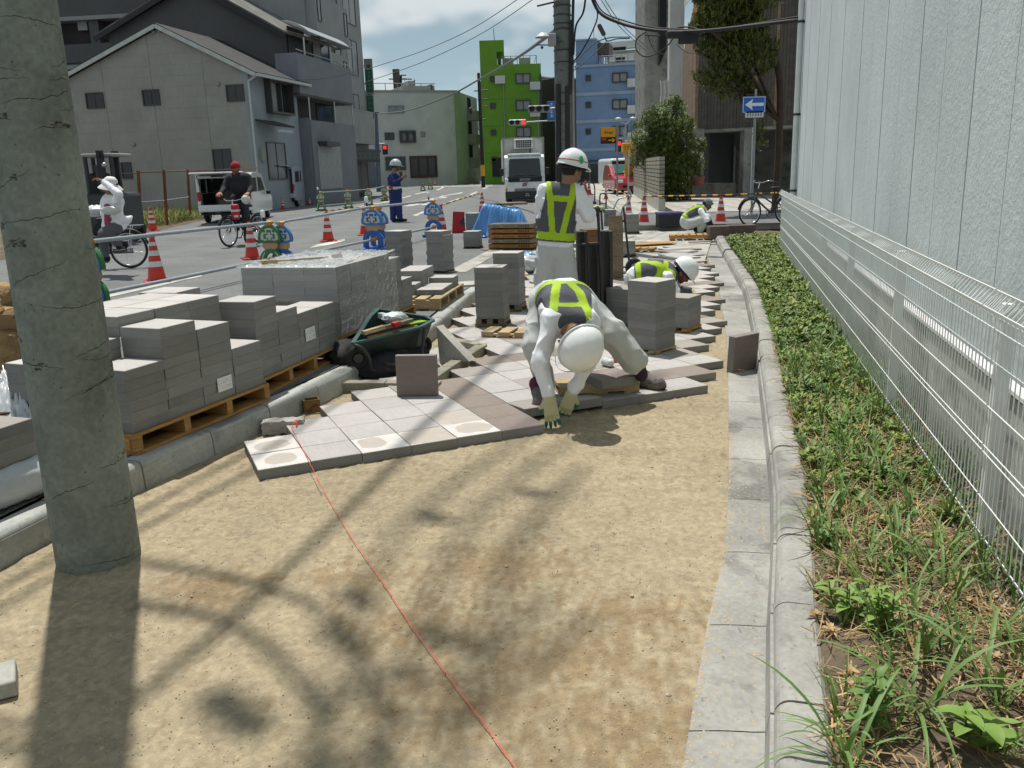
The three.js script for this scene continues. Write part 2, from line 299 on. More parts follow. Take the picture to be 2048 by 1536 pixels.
{ // sand bed, raked and slightly wavy
  const nx = 130, nz = 330, p = [], col = [], idx = [], dampShade = [[1000, 1130, 0.34], [1150, 1330, 0.36], [850, 1240, 0.33], [1230, 1470, 0.34], [930, 1400, 0.3], [720, 1150, 0.22], [1280, 1230, 0.26], [420, 1180, 0.25]].map(([x, y, r]) => [G(x, y), r]);  // brown patches: damp sand, with soft foliage shadow also put into the colour
  for (let j = 0; j <= nz; j++) { const z = 1.2 - 21.7 * Math.pow(j / nz, 1.5), a = xAt(kerbL, Math.max(z, -12.6)) - 0.04 - (z < -12.6 ? 0.25 * (z + 12.6) * -1 * -1 : 0), b = xAt(gutL, z) + 0.02;
    for (let i = 0; i <= nx; i++) { const x = lerp(a, b, i / nx); const h = 0.016 * (fbm(x * 0.16 + 3, z * 0.16 + 9, 4096, 4, 300) - 0.5) + 0.010 * (fbm(x * 0.7 + 3, z * 0.5 + 9, 4096, 3, 320) - 0.5); p.push(x, h - 0.002, z); let w = 0; for (const [c, r] of dampShade) w = Math.max(w, 1.25 - Math.hypot((x - c.x) * 0.8, z - c.z) / r); const q = smoothstep(w * 0.55 + (fbm(x * 2.2 + 9, z * 2.2 + 40, 4096, 5, 350) - 0.5) * 1.5 + 0.16 * (fbm(x * 19 + 9, z * 19 + 90, 4096, 2, 360) - 0.5), 0.22, 0.52), f = 1 + 0.10 * (fbm(x * 0.9 + 3, z * 2.2 + 50, 4096, 4, 370) - 0.5); col.push(f * lerp(1, 0.76, q), f * lerp(1, 0.685, q), f * lerp(1, 0.59, q)); } }
  for (let j = 0; j < nz; j++) for (let i = 0; i < nx; i++) { const a = j * (nx + 1) + i, b = a + nx + 1; idx.push(a, a + 1, b, a + 1, b + 1, b); }
  const g = new THREE.BufferGeometry(); g.setAttribute('position', new THREE.Float32BufferAttribute(p, 3)); g.setAttribute('color', new THREE.Float32BufferAttribute(col, 3)); g.setIndex(idx); g.computeVertexNormals();
  const o = soft(new THREE.Mesh(metres(g), mats.sand)); o.name = 'sand_bed'; scene.add(struct(o));
}
function block(profile, a, b, gap, dy = 0) {       // a length of kerb whose profile lies to the right of a -> b
  const d = b.clone().sub(a), L = d.length() - gap; d.normalize();
  const s = new THREE.Shape(profile.map((p) => new THREE.Vector2(p[0], p[1]))), g = new THREE.ExtrudeGeometry(s, { depth: L, bevelEnabled: false });
  const X = V(0, 1, 0).cross(d).negate(), m = new THREE.Matrix4().makeBasis(X, V(0, 1, 0), d.clone().negate());
  g.applyMatrix4(m); g.translate(b.x - d.x * gap / 2, dy + (a.y + b.y) / 2, b.z - d.z * gap / 2); g.computeVertexNormals(); return metres(g);
}
function roundedProfile(h, w, r, batter = 0.02, back = 0) {
  const o = [[0, -0.05], [batter * (1 - r / h), h - r]];
  for (let i = 0; i <= 6; i++) { const t = Math.PI / 2 * i / 6; o.push([batter + r - r * Math.cos(t), h - r + r * Math.sin(t)]); }
  o.push([w - 0.012, h + back], [w, h + back - 0.012], [w, -0.05]); return o;
}
seed(11);
{
  const kl = new THREE.Group(); kl.name = 'kerb_left'; scene.add(struct(kl)); tag(kl, 'pale concrete kerb blocks along the road edge under the paver pallets', 'kerb');
  const pts = walk([...kerbL].reverse(), 0.6), pr = roundedProfile(0.155, 0.15, 0.035, 0.012);
  for (let i = 0; i < pts.length - 1; i++) { const s = RR(-0.004, 0.004); const o = soft(new THREE.Mesh(block(pr, pts[i], pts[i + 1], 0.011, s), mats.concrete_blue)); o.name = 'kerb_block'; kl.add(o); }
  const kr = new THREE.Group(); kr.name = 'kerb_right'; scene.add(struct(kr)); tag(kr, 'grey concrete kerb blocks with rounded edges beside the weed strip', 'kerb');
  const q = walk(gutR, 0.605), prr = roundedProfile(0.135, 0.175, 0.05, 0.03);
  for (let i = 0; i < q.length - 1; i++) { const o = soft(new THREE.Mesh(block(prr, q[i], q[i + 1], 0.008, RR(-0.004, 0.004)), mats.concrete)); o.name = 'kerb_block'; kr.add(o); }
  const gg = new THREE.Group(); gg.name = 'gutter'; scene.add(struct(gg)); tag(gg, 'flat concrete gutter slabs between the sand bed and the kerb', 'gutter');
  const n = 36;
  for (let i = 0; i < n; i++) {
    const z0 = 2.6 - i * 0.607, z1 = z0 - 0.602, p = [], idx = [], K = 6;
    for (const z of [z0, z1]) for (let k = 0; k <= K; k++) { const t = k / K; p.push(lerp(xAt(gutL, z), xAt(gutR, z) + 0.01, t), 0.014 - 0.016 * t * t + (t > 0.93 ? 0.004 : 0), z); }
    for (let k = 0; k < K; k++) idx.push(k, k + 1, k + K + 1, k + 1, k + K + 2, k + K + 1);
    const top = p.length / 3; for (const z of [z0, z1]) { p.push(xAt(gutL, z) - 0.0, -0.06, z); } idx.push(0, K + 1, top, K + 1, top + 1, top);
    const g = new THREE.BufferGeometry(); g.setAttribute('position', new THREE.Float32BufferAttribute(p, 3)); g.setIndex(idx); const gn = g.toNonIndexed(); gn.computeVertexNormals();
    const o = soft(new THREE.Mesh(metres(gn), mats.concrete)); o.name = 'gutter_slab'; gg.add(o);
  }
  // soil strip behind the kerb
  const nz = 150, nx = 16, p = [], idx = [];
  for (let j = 0; j <= nz; j++) { const z = 2.6 - 22.2 * j / nz, a = xAt(gutR, z) + 0.165, b = Math.max(wallX(z) + 0.33, a + 0.1);
    for (let i = 0; i <= nx; i++) { const x = lerp(a, b, i / nx); p.push(x, 0.095 + 0.05 * fbm(x * 2 + 8, z * 2 + 30, 4096, 5, 340) + 0.02 * Math.sin(Math.PI * i / nx), z); } }
  for (let j = 0; j < nz; j++) for (let i = 0; i < nx; i++) { const a = j * (nx + 1) + i, b = a + nx + 1; idx.push(a, a + 1, b, a + 1, b + 1, b); }
  const g = new THREE.BufferGeometry(); g.setAttribute('position', new THREE.Float32BufferAttribute(p, 3)); g.setIndex(idx); g.computeVertexNormals();
  const o = soft(new THREE.Mesh(metres(g), mats.soil)); o.name = 'soil_strip'; scene.add(struct(o));
}
// crumbs of sand and grit on the gutter
{
  seed(5); const g = new THREE.IcosahedronGeometry(0.0045, 0), n = 2600, im = soft(new THREE.InstancedMesh(metres(g.toNonIndexed()), M('crumb', 0.48, 0.36, 0.20, { map: null, rough: 1 }), n)), m = new THREE.Matrix4();
  for (let i = 0; i < n; i++) { const near = R() < 0.75, z = near ? RR(-5.2, -1.8) : RR(-12, -5), t = R() < 0.6 ? Math.pow(R(), 3) : 1 - 0.12 * R(), c = fbm(z * 1.3 + 50, t + 4, 4096, 2, 7); if (c < 0.42 && R() < 0.8) { m.makeScale(0, 0, 0); } else { const s = RR(0.4, 1.5); m.compose(V(lerp(xAt(gutL, z) + 0.005, xAt(gutR, z) - 0.01, t), 0.012 - 0.014 * t * t, z), new THREE.Quaternion(), V(s * 1.3, s * 0.7, s)); } im.setMatrixAt(i, m); }
  im.name = 'sand_crumbs'; scene.add(stuff(im)); tag(im, 'loose crumbs of sand scattered over the concrete gutter', 'sand');
}
{ // coarse grains and small clods on the sand bed
  seed(15); const g = new THREE.IcosahedronGeometry(0.004, 0), n = 3000, im = soft(new THREE.InstancedMesh(metres(g.toNonIndexed()), M('grit', 0.46, 0.38, 0.26, { map: null, rough: 1 }), n)), m = new THREE.Matrix4();
  for (let i = 0; i < n; i++) { const z = -1.7 - 4.2 * Math.pow(R(), 1.4), x = lerp(xAt(kerbL, z), xAt(gutL, z), R()), s = RR(0.35, 1.0) * (R() < 0.02 ? 2.6 : 1); m.compose(V(x, 0.000, z), new THREE.Quaternion().setFromEuler(new THREE.Euler(R() * 3, R() * 3, 0)), V(s, s * 0.8, s)); im.setMatrixAt(i, m); }
  im.name = 'grit'; scene.add(stuff(im)); tag(im, 'fine grit and small clods lying on the raked sand', 'grit');
}
// road markings
{
  const mk = new THREE.Group(); mk.name = 'road_markings'; scene.add(struct(mk));
  const q = (l) => flat(l.map(([x, y]) => G(x, y, ROAD)), ROAD + 0.006, 'marking', 'road_paint', mk);
  q([[200, 596], [218, 589], [405, 549], [404, 553], [330, 570], [210, 597]]); q([[618, 497], [632, 490], [690, 478], [690, 482], [650, 492]]); q([[824, 431], [846, 423], [852, 424], [834, 432]]);
  q([[562, 449], [620, 434], [745, 407], [800, 398], [800, 400], [745, 410], [620, 438]]); q([[803, 396], [820, 391], [823, 392], [806, 397]]); q([[829, 388], [852, 383], [856, 384], [832, 389]]);
  q([[894, 405], [917, 397], [922, 398], [901, 406]]); q([[939, 389], [953, 383], [956, 384], [944, 390]]); q([[964, 377], [974, 373], [978, 374], [969, 378]]);
  q([[805, 413], [830, 406], [858, 403], [852, 407], [826, 412]]); q([[840, 402], [868, 396], [895, 393], [892, 396], [866, 399]]); q([[865, 398], [884, 392], [890, 393], [873, 399]]); q([[880, 392], [905, 388], [926, 384], [924, 387], [898, 391]]); q([[836, 407], [842, 404], [860, 405], [870, 408], [846, 411]]);
  for (const [x, y] of [[889, 369], [905, 368.5], [922, 368], [942, 367.5], [964, 366.5], [984, 366.5], [1006, 366]]) q([[x - 5, y + 2], [x - 1, y - 1], [x + 7, y - 1.5], [x + 4, y + 2]]);
  q([[800, 373], [985, 371], [985, 372], [800, 374.5]]); q([[748, 362], [820, 361], [820, 363.5], [748, 366]]); q([[872, 380], [884, 375], [876, 372], [879, 371.5], [889, 375], [876, 381]]); q([[900, 359], [985, 358], [985, 359], [900, 360]]);
  q([[985, 497], [1012, 486], [1060, 470], [1060, 474], [1012, 493]]);
}
// ------------------------------------------------------------------ paving slabs
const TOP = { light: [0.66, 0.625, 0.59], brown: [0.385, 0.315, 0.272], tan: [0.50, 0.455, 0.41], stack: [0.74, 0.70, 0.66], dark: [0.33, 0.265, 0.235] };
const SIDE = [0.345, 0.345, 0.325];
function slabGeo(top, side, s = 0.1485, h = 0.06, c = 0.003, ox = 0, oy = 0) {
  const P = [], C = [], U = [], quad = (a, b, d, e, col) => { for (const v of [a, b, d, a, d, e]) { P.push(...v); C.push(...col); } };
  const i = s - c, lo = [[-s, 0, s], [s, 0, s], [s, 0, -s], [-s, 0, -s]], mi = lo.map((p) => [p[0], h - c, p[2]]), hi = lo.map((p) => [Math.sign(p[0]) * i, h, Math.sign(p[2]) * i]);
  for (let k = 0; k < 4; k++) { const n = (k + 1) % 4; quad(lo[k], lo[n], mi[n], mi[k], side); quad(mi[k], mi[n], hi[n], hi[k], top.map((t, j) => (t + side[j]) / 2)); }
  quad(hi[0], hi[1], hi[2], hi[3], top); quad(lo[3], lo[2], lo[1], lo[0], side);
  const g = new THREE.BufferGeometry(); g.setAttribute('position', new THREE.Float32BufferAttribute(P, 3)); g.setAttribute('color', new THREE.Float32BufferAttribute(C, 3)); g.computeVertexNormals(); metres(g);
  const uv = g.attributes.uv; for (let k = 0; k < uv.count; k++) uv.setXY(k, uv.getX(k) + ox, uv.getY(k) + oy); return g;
}
seed(21);
const jit = (c, a) => { const f = 1 + RR(-a, a); return [c[0] * f, c[1] * f * (1 + RR(-0.012, 0.012)), c[2] * f * (1 + RR(-0.02, 0.02))]; };
const variants = {};
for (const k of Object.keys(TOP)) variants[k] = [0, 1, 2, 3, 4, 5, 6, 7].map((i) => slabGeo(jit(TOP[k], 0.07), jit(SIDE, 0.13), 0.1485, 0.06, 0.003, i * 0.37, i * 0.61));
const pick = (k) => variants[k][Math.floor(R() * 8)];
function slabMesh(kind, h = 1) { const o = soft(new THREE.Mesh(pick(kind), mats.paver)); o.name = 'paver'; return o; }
const stainT = [0, 1, 2, 3, 4].map((k) => tex(160, 1, (u, v) => {        // damp patches with a dark rim, as on the newly laid row
  const n = (fbm(u, v, 4, 5, 400 + k) - 0.5) * 0.9, a = (u - [0.5, 0.5, 0.35, 0.52, 0.55][k]) / [0.33, 0.40, 0.30, 0.62, 0.44][k], b = (v - [0.5, 0.55, 0.42, 0.5, 0.48][k]) / [0.36, 0.34, 0.42, 0.66, 0.40][k];
  const d = Math.pow(Math.abs(a), 2.2) + Math.pow(Math.abs(b), 2.2) + n, w = 1 - smoothstep(d, 0.80, 0.98), g = 0.95 + 0.07 * (fbm(u, v, 6, 5, 420) - 0.5) + 0.06 * (fbm(u, v, 40, 2, 424) - 0.5);
  return [lerp(0.82, 0.72, w) * g, lerp(0.805, 0.685, w) * g, lerp(0.785, 0.645, w) * g];
})).map((t) => new THREE.MeshStandardMaterial({ map: t, roughness: 0.85 }));
const gA = G(515, 940, 0.06), gTh = 23.7 * Math.PI / 180, gU = V(Math.cos(gTh), 0, -Math.sin(gTh)), gV = V(-Math.sin(gTh), 0, -Math.cos(gTh));
const gridP = (u, v) => V(gA.x, 0, gA.z).addScaledVector(gU, u * 0.3).addScaledVector(gV, v * 0.3);
{
  const inPoly = (p, l) => { let c = false; for (let i = 0, j = l.length - 1; i < l.length; j = i++) if ((l[i].z > p.z) !== (l[j].z > p.z) && p.x < (l[j].x - l[i].x) * (p.z - l[i].z) / (l[j].z - l[i].z) + l[i].x) c = !c; return c; };
  const left = [[1000, 800], [950, 770], [930, 748], [945, 722], [985, 703], [960, 688], [905, 664], [915, 640], [930, 617], [1000, 588], [1060, 562], [1190, 556], [1300, 545], [1318, 520], [1325, 492]], right = [[1385, 493], [1400, 520], [1412, 545], [1420, 575], [1424, 600], [1424, 640], [1412, 695], [1388, 732], [1352, 768], [1330, 800]];
  const poly = [...left, ...right].map(([x, y]) => G(x, y, 0.06));
  const list = [];
  for (let u = -2; u < 44; u++) for (let v = -2; v < 62; v++) {
    const c = gridP(u + 0.5, v + 0.5); let on;
    if (u < 6) on = u >= 0 && v >= 0 && v < [2, 3, 4, 5, 6, 5][u]; else on = u <= 10 && v < 4 ? v >= 1 && (u > 6 || v < 5) && inPoly(c, poly) || (v === 1 && u <= 10) || (v >= 1 && v < 4 && u < 9) : v > 1 && inPoly(c, poly);
    if (on) list.push([u, v, c, Math.hypot(c.x, c.z)]);
  }
  list.sort((a, b) => a[3] - b[3]);
  const pav = new THREE.Group(); pav.name = 'new_pavement'; scene.add(struct(pav)); tag(pav, 'freshly laid square concrete pavers set diagonally on the sand bed', 'pavement');
  const rest = [], stain = { '0,0': 0, '0,1': 1, '2,0': 2, '3,0': 3, '4,0': 4, '4,1': 3 };
  seed(31);
  list.forEach(([u, v, c], i) => {
    const brown = u === 5 && v < 5 || (u > 6 && ((u % 7 === 5 && v > 4) || (v % 7 === 2 && u > 8) || (v === 6 && u < 10))), o = slabMesh(brown ? 'brown' : R() < 0.12 ? 'tan' : 'light'), s = stain[u + ',' + v];
    const lift = u < 8 && u > 5 && v === 1;
    o.position.set(c.x + RR(-0.001, 0.001), lift ? 0.012 : RR(-0.0015, 0.001), c.z); o.rotation.set(lift ? -0.09 : RR(-0.004, 0.004), gTh + (Math.floor(R() * 4)) * Math.PI / 2 * (lift ? 0 : 1) + RR(-0.004, 0.004), lift ? 0 : RR(-0.004, 0.004), 'YXZ');
    if (s !== undefined) {                        // the damp face is a material of the slab's own top
      const g = o.geometry.clone(), uv = g.attributes.uv.clone(); for (let k = 48; k < 54; k++) uv.setXY(k, g.attributes.position.getX(k) / 0.291 + 0.5, g.attributes.position.getZ(k) / 0.291 + 0.5);
      g.setAttribute('uv', uv); g.clearGroups(); g.addGroup(0, 48, 0); g.addGroup(48, 6, 1); g.addGroup(54, 6, 0); o.geometry = g; o.material = [mats.paver, stainT[s]]; o.rotation.y = gTh;
    }
    if (i < 290) pav.add(o); else { o.updateMatrix(); rest.push(o.geometry.clone().applyMatrix4(o.matrix)); }
  });
  if (rest.length) { const o = soft(new THREE.Mesh(mergeGeometries(rest), mats.paver)); o.name = 'far_pavers'; pav.add(stuff(o)); }
}
// ------------------------------------------------------------------ pallets, skids and paver stacks
function pallet(p, turn, w, l, label, group, h = 0.12, wood = 'pine', text) {     // near right corner at p, runs away and to the left
  const t = thing('pallet', label, 'pallet', p, -turn, group), th = 0.018, n = Math.max(3, Math.round(w / 0.15)), k = l > 0.7 ? 4 : 2, bw = w / n * 0.78;
  for (let i = 0; i < n; i++) { const x = -bw / 2 - (w - bw) * i / (n - 1); mb().box(bw, th, l, x, h - th / 2 + RR(-0.001, 0.001), -l / 2 + RR(-0.004, 0.004)).build('deck_board', wood, t); }
  for (let i = 0; i < 3; i++) { const x = -bw / 2 - (w - bw) * i / 2; mb().box(bw, th, l - 0.01, x, th / 2, -l / 2).build('bottom_board', wood, t); }
  for (let i = 0; i < k; i++) { const d = 0.055, z = -d / 2 - (l - d) * i / (k - 1); mb().box(w - 0.004, h - 2 * th - 0.002, d, -w / 2, h / 2, z).build('stringer', wood, t); }
  if (text) panel('stencil', 0.26, h - 0.045, text, t, -0.17, h / 2, 0.0035, 0, 0, 0.8);
  return t;
}
const stencil = (s) => print(0.26, 0.075, 900, (g, w, h) => { g.fillStyle = '#bd8a4a'; g.fillRect(0, 0, w, h); seed(3); for (let i = 0; i < 26; i++) { g.fillStyle = `rgba(90,55,20,${0.05 + 0.1 * R()})`; g.fillRect(0, R() * h, w, 1 + R() * 2); } g.fillStyle = '#33200e'; g.font = 'bold ' + Math.round(h * 0.8) + 'px monospace'; g.textBaseline = 'middle'; g.fillText(s, w * 0.02, h * 0.52); });
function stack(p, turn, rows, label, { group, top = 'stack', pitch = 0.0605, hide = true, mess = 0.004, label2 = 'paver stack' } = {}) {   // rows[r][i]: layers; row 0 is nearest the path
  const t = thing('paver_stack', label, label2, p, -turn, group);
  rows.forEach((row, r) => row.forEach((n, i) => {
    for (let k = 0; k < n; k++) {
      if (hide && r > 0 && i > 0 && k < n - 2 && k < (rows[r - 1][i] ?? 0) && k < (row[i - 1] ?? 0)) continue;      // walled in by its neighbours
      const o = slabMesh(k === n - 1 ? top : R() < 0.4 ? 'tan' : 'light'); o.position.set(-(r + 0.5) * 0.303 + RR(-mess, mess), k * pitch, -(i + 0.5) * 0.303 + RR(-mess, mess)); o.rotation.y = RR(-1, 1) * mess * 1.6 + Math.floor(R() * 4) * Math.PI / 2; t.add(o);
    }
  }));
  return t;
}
const rad = (d) => d * Math.PI / 180;
const sticker = print(0.14, 0.09, 700, (g, w, h) => { g.fillStyle = '#dfe2df'; g.fillRect(0, 0, w, h); seed(9); g.fillStyle = '#8d9492'; for (let y = 0.12; y < 0.9; y += 0.13) for (let x = 0.06; x < 0.92; x += 0.05) if (R() < 0.62) g.fillRect(x * w, y * h, w * 0.035, h * 0.06); });
seed(41);
{
  const gr = 'pallets of grey pavers along the kerb';
  // nearest load beside the concrete pole
  let c = G(275, 911, ROAD), a = rad(21); pallet(c.clone().setY(ROAD), a, 0.94, 1.24, 'orange pine pallet with stencilled end nearest the big concrete pole', gr, 0.12, 'pine', stencil('04 S2'));
  let s = stack(V(c.x, ROAD + 0.121, c.z).add(V(-0.015, 0, -0.015)), a, [[6, 9, 8, 5], [8, 10, 10, 10], [6, 10, 10, 10]], 'stepped load of grey pavers on the pallet beside the concrete pole', { group: gr });
  panel('sticker', 0.14, 0.09, sticker, s, 0.006, 0.10, -0.80, Math.PI / 2);
  c = G(527, 793, ROAD); a = rad(15); pallet(c, a, 0.94, 1.22, 'orange pine pallet under the load in the middle of the row', gr, 0.12, 'pine', stencil('   N2'));
  s = stack(V(c.x - 0.01, ROAD + 0.121, c.z - 0.02), a, [[9, 7, 6, 6], [8, 3, 2, 2], [10, 3, 2, 2]], 'stepped load of grey pavers between the pole load and the film wrapped load', { group: gr });
  panel('sticker', 0.16, 0.10, sticker, s, 0.006, 0.18, -0.76, Math.PI / 2);
  // load still wrapped in clear film
  c = V(-1.47, ROAD, -7.42); a = rad(14.5); pallet(c, a, 0.94, 1.86, 'pine pallet under the film wrapped load of pavers', gr, 0.12);
  stack(V(c.x - 0.01, ROAD + 0.121, c.z - 0.01), a, [[10, 10, 10, 10, 9, 5], [10, 10, 10, 10, 9, 4], [10, 10, 10, 10, 8, 4]], 'tall load of grey pavers wrapped in clear film with scraps on top', { group: gr, top: 'light' });
  // low load on a bright pallet at the bend of the kerb
  c = G(881, 621, ROAD); a = rad(9); pallet(c, a, 0.62, 1.30, 'bright pine pallet with few pavers left at the bend of the kerb', gr, 0.13, 'pine_pale');
  stack(V(c.x - 0.0, ROAD + 0.131, c.z - 0.30), a, [[1, 1, 2], [2, 4, 4]], 'few grey pavers left on the bright pallet behind the wheelbarrow', { group: gr, top: 'light' });
  const small = (x, y, base, t, n, label, { skid = 0.035, wood = 'wood_dark', top = 'stack', g = 'small single stacks of pavers set out for laying', mess = 0.004, w = 0.303 } = {}) => {
    const q = G(x, y, base), sk = thing('wooden_skid', 'wooden battens under the ' + label, 'skid', q, -t, 'battens under the single stacks');
    for (const i of [0, 1, 2]) mb().box(0.06, skid * 0.6, 0.34, -0.03 - 0.12 * i, skid * 0.7, -0.15).build('batten', wood, sk);
    for (const i of [0, 1]) mb().box(0.33, skid * 0.42, 0.05, -0.15, skid * 0.2, -0.03 - 0.24 * i).build('bearer', wood, sk);
    return stack(V(q.x, base + skid, q.z), t, [[n]], label, { group: g, top, pitch: 0.0592, mess });
  };
  small(1311, 710, 0.06, rad(44.5), 10, 'ten high paver stack standing cornerwise beside the bending worker', { wood: 'pine_pale', mess: 0.002 });
  small(1262, 657, 0.06, rad(40), 6, 'low brown topped paver stack half hidden behind the ten high stack', { top: 'tan' });
  small(1376, 667, 0.06, rad(36), 5, 'five high brown topped paver stack right of the ten high stack', { top: 'tan', wood: 'pine', skid: 0.045 });
  small(1009, 655, 0.06, rad(11), 9, 'nine high paver stack on brown timber left of the standing worker', { skid: 0.09, wood: 'wood_grey' });
  small(1040, 624, 0.06, rad(15), 10, 'paver stack just behind the nine high stack', { skid: 0.08, wood: 'wood_grey' });
  small(806, 544, ROAD, rad(27), 10, 'tall paver stack hiding the leg of the blue barrier stand', { skid: 0.03, mess: 0.009 });
  small(889, 546, ROAD, rad(26), 10, 'leaning tall paver stack with crooked layers under the end barrier stand', { skid: 0.03, mess: 0.016 });
  small(957, 497, ROAD, rad(14), 5, 'squat paver stack beside the brick pack on a dark board', { mess: 0.003 });
  small(957, 470, ROAD, rad(14), 8, 'paver stack standing between the red arrow board and the blue tarpaulin', {});
  small(1232, 460, 0.06, rad(8), 8, 'far paver stack left of the bare hand truck', { mess: 0.01 });
  small(1278, 466, 0.06, rad(8), 7, 'far paver stack in front of the traffic cone and hand truck', {});
  small(1271, 512, 0.06, rad(8), 4, 'low far paver stack behind the upright plank', {});
  small(-14, 1032, ROAD, rad(20), 6, 'paver stack cut by the left edge of the picture', { top: 'tan' });
}
// ------------------------------------------------------------------ clear film over the wrapped load
function cloth(P, nu, nv, m, name) {               // sheet through P(u,v)
  const p = [], idx = []; for (let j = 0; j <= nv; j++) for (let i = 0; i <= nu; i++) { const q = P(i / nu, j / nv); p.push(q.x, q.y, q.z); }
  for (let j = 0; j < nv; j++) for (let i = 0; i < nu; i++) { const a = j * (nu + 1) + i, b = a + nu + 1; idx.push(a, a + 1, b, a + 1, b + 1, b); }
  const g = new THREE.BufferGeometry(); g.setAttribute('position', new THREE.Float32BufferAttribute(p, 3)); g.setIndex(idx); g.computeVertexNormals();
  const o = soft(new THREE.Mesh(metres(g), mats[m])); o.name = numbered(name); scene.add(o); return o;
}
{
  const c = V(-1.47, ROAD + 0.121, -7.42), a = rad(14.5), X = V(Math.cos(a), 0, Math.sin(a)), Z = V(-Math.sin(a), 0, Math.cos(a)).negate().multiplyScalar(-1), W = 0.93, L = 1.30, H = 0.607;
  const loc = (x, y, z) => V(c.x, c.y, c.z).addScaledVector(X, x).addScaledVector(V(Math.sin(a), 0, -Math.cos(a)), z).add(V(0, y, 0));
  const cr = (u, v, s) => fbm(u * 2 + s, v * 2 + s, 4096, 4, 500 + s) - 0.5;
  tag(cloth((u, v) => { // over the top, down the near end and a little down the far end
    const s = lerp(-0.62, L + 0.05, v), x = lerp(0.012, -W - 0.012, u), n = Math.abs(cr(u * 2, v * 4, 3)) * 0.075;
    const fold = Math.exp(-Math.pow((v - 0.62 - 0.12 * u) * 14, 2)) * 0.05 * (u < 0.55 ? 1 : 0.3);
    return s < 0 ? loc(x, H + 0.006 + Math.max(s, -0.30), -0.012 - n * 0.6 - 0.01) : loc(x, H + 0.006 + n + fold, s - 0.01);
  }, 46, 70, 'film', 'film_sheet'), 'wrinkled clear plastic film over the top of the tall paver load', 'plastic film', 'plastic film on the loads');
  tag(cloth((u, v) => { const z = lerp(-0.02, 1.32, u), n = Math.abs(cr(u * 3, v * 2, 5)) * 0.07; return loc(0.012 + n * 0.6, H * (1 - v * 0.98) + 0.004 - n * 0.2, z); }, 50, 26, 'film_clear', 'film_sheet'), 'wrinkled clear plastic film down the path side of the tall paver load', 'plastic film', 'plastic film on the loads');
  // odds and ends on top
  for (const [i, q] of [[0.72, 0.10, 0.22], [0.30, 0.11, 0.30]].entries()) { const p = loc(-q[0], H + 0.032, 0.06 + 0.5 * i + 0.1); tag(mb().rbox(0.14 - 0.05 * i, 0.035, 0.06, 0.004, 0, 0, 0, 0.5).build('wood_scrap', i ? 'wood_grey' : 'pine_pale'), i ? 'short grey wood block at the film fold on the wrapped load' : 'short pale wood wedge on the left of the wrapped load', 'wood scrap').position.copy(p); }
  const l1 = loc(-0.68, H + 0.03, 0.24), l2 = loc(-0.34, H + 0.03, 0.56); tag(mb().beam(l1, l2, 0.02, 0.015).build('wood_lath', 'pine_pale'), 'thin pine lath lying on the film of the wrapped load', 'lath');
  // crumpled film and wrapped rolls left of the pole
  seed(77);
  tag(cloth((u, v) => { const p = G(lerp(-70, 78, u), 925, ROAD), h = 0.30 * Math.sin(Math.PI * clamp(v * 1.05, 0, 1)) * (0.75 + 0.5 * fbm(u * 3, v * 3, 4096, 2, 520)); return V(p.x - 0.05, ROAD + 0.01 + h + 0.12 * fbm(u * 3, v * 3, 4096, 2, 530) * Math.sin(Math.PI * v), p.z - 0.18 - 0.75 * v); }, 40, 40, 'film_dense', 'film_heap'), 'crumpled heap of clear film behind the left edge stack', 'plastic film', 'plastic film on the loads');
  const q = G(48, 1004, ROAD); const roll = thing('film_roll', 'shiny film wrapped roll lying on the kerb left of the pole', 'roll', V(q.x - 0.02, ROAD + 0.105, q.z - 0.04), rad(66));
  { const g = new THREE.CylinderGeometry(0.105, 0.105, 0.5, 40, 14), p = g.attributes.position; for (let i = 0; i < p.count; i++) { const x = p.getX(i), y = p.getY(i), z = p.getZ(i), k = 1 + 0.16 * (fbm(Math.atan2(z, x) * 1.2 + 9, y * 6 + 9, 4096, 4, 540) - 0.5); p.setXYZ(i, x * k, y, z * k); } g.computeVertexNormals(); mb().add(g, 0, 0, 0, 0, 0, Math.PI / 2).build('wrap', 'film_dense', roll); mb().add(new THREE.CylinderGeometry(0.082, 0.082, 0.48, 24), 0, 0, 0, 0, 0, Math.PI / 2).build('core', 'concrete_blue', roll); }
  const b = G(12, 880, ROAD); tag(mb().rbox(0.26, 0.012, 0.34, 0.004, 0, 0, 0, 0.5).build('board', 'wood_dark'), 'dark brown board lying between film heap and film roll', 'board').position.set(b.x, ROAD + 0.20, b.z);
  // heap of dry earth further left
  const e = G(-20, 800, ROAD), gm = new THREE.SphereGeometry(1, 40, 20, 0, Math.PI * 2, 0, Math.PI / 2), pp = gm.attributes.position;
  for (let i = 0; i < pp.count; i++) { const k = 1 + 0.35 * (fbm(pp.getX(i) * 2 + 9, pp.getZ(i) * 2 + 9, 4096, 5, 560) - 0.5); pp.setXYZ(i, pp.getX(i) * 1.0 * k, pp.getY(i) * 0.95 * k, pp.getZ(i) * 0.9 * k); } gm.computeVertexNormals();
  const heap = mb().add(gm).build('earth_heap', M('dry_earth', 0.50, 0.34, 0.17, { map: dirt, rough: 1, bump: at(lumpB, 0.5), bs: 0.03 })); heap.position.set(e.x - 1.25, ROAD, e.z - 1.2); tag(stuff(heap), 'heap of brown dry earth at the left edge behind the pole', 'earth');
}
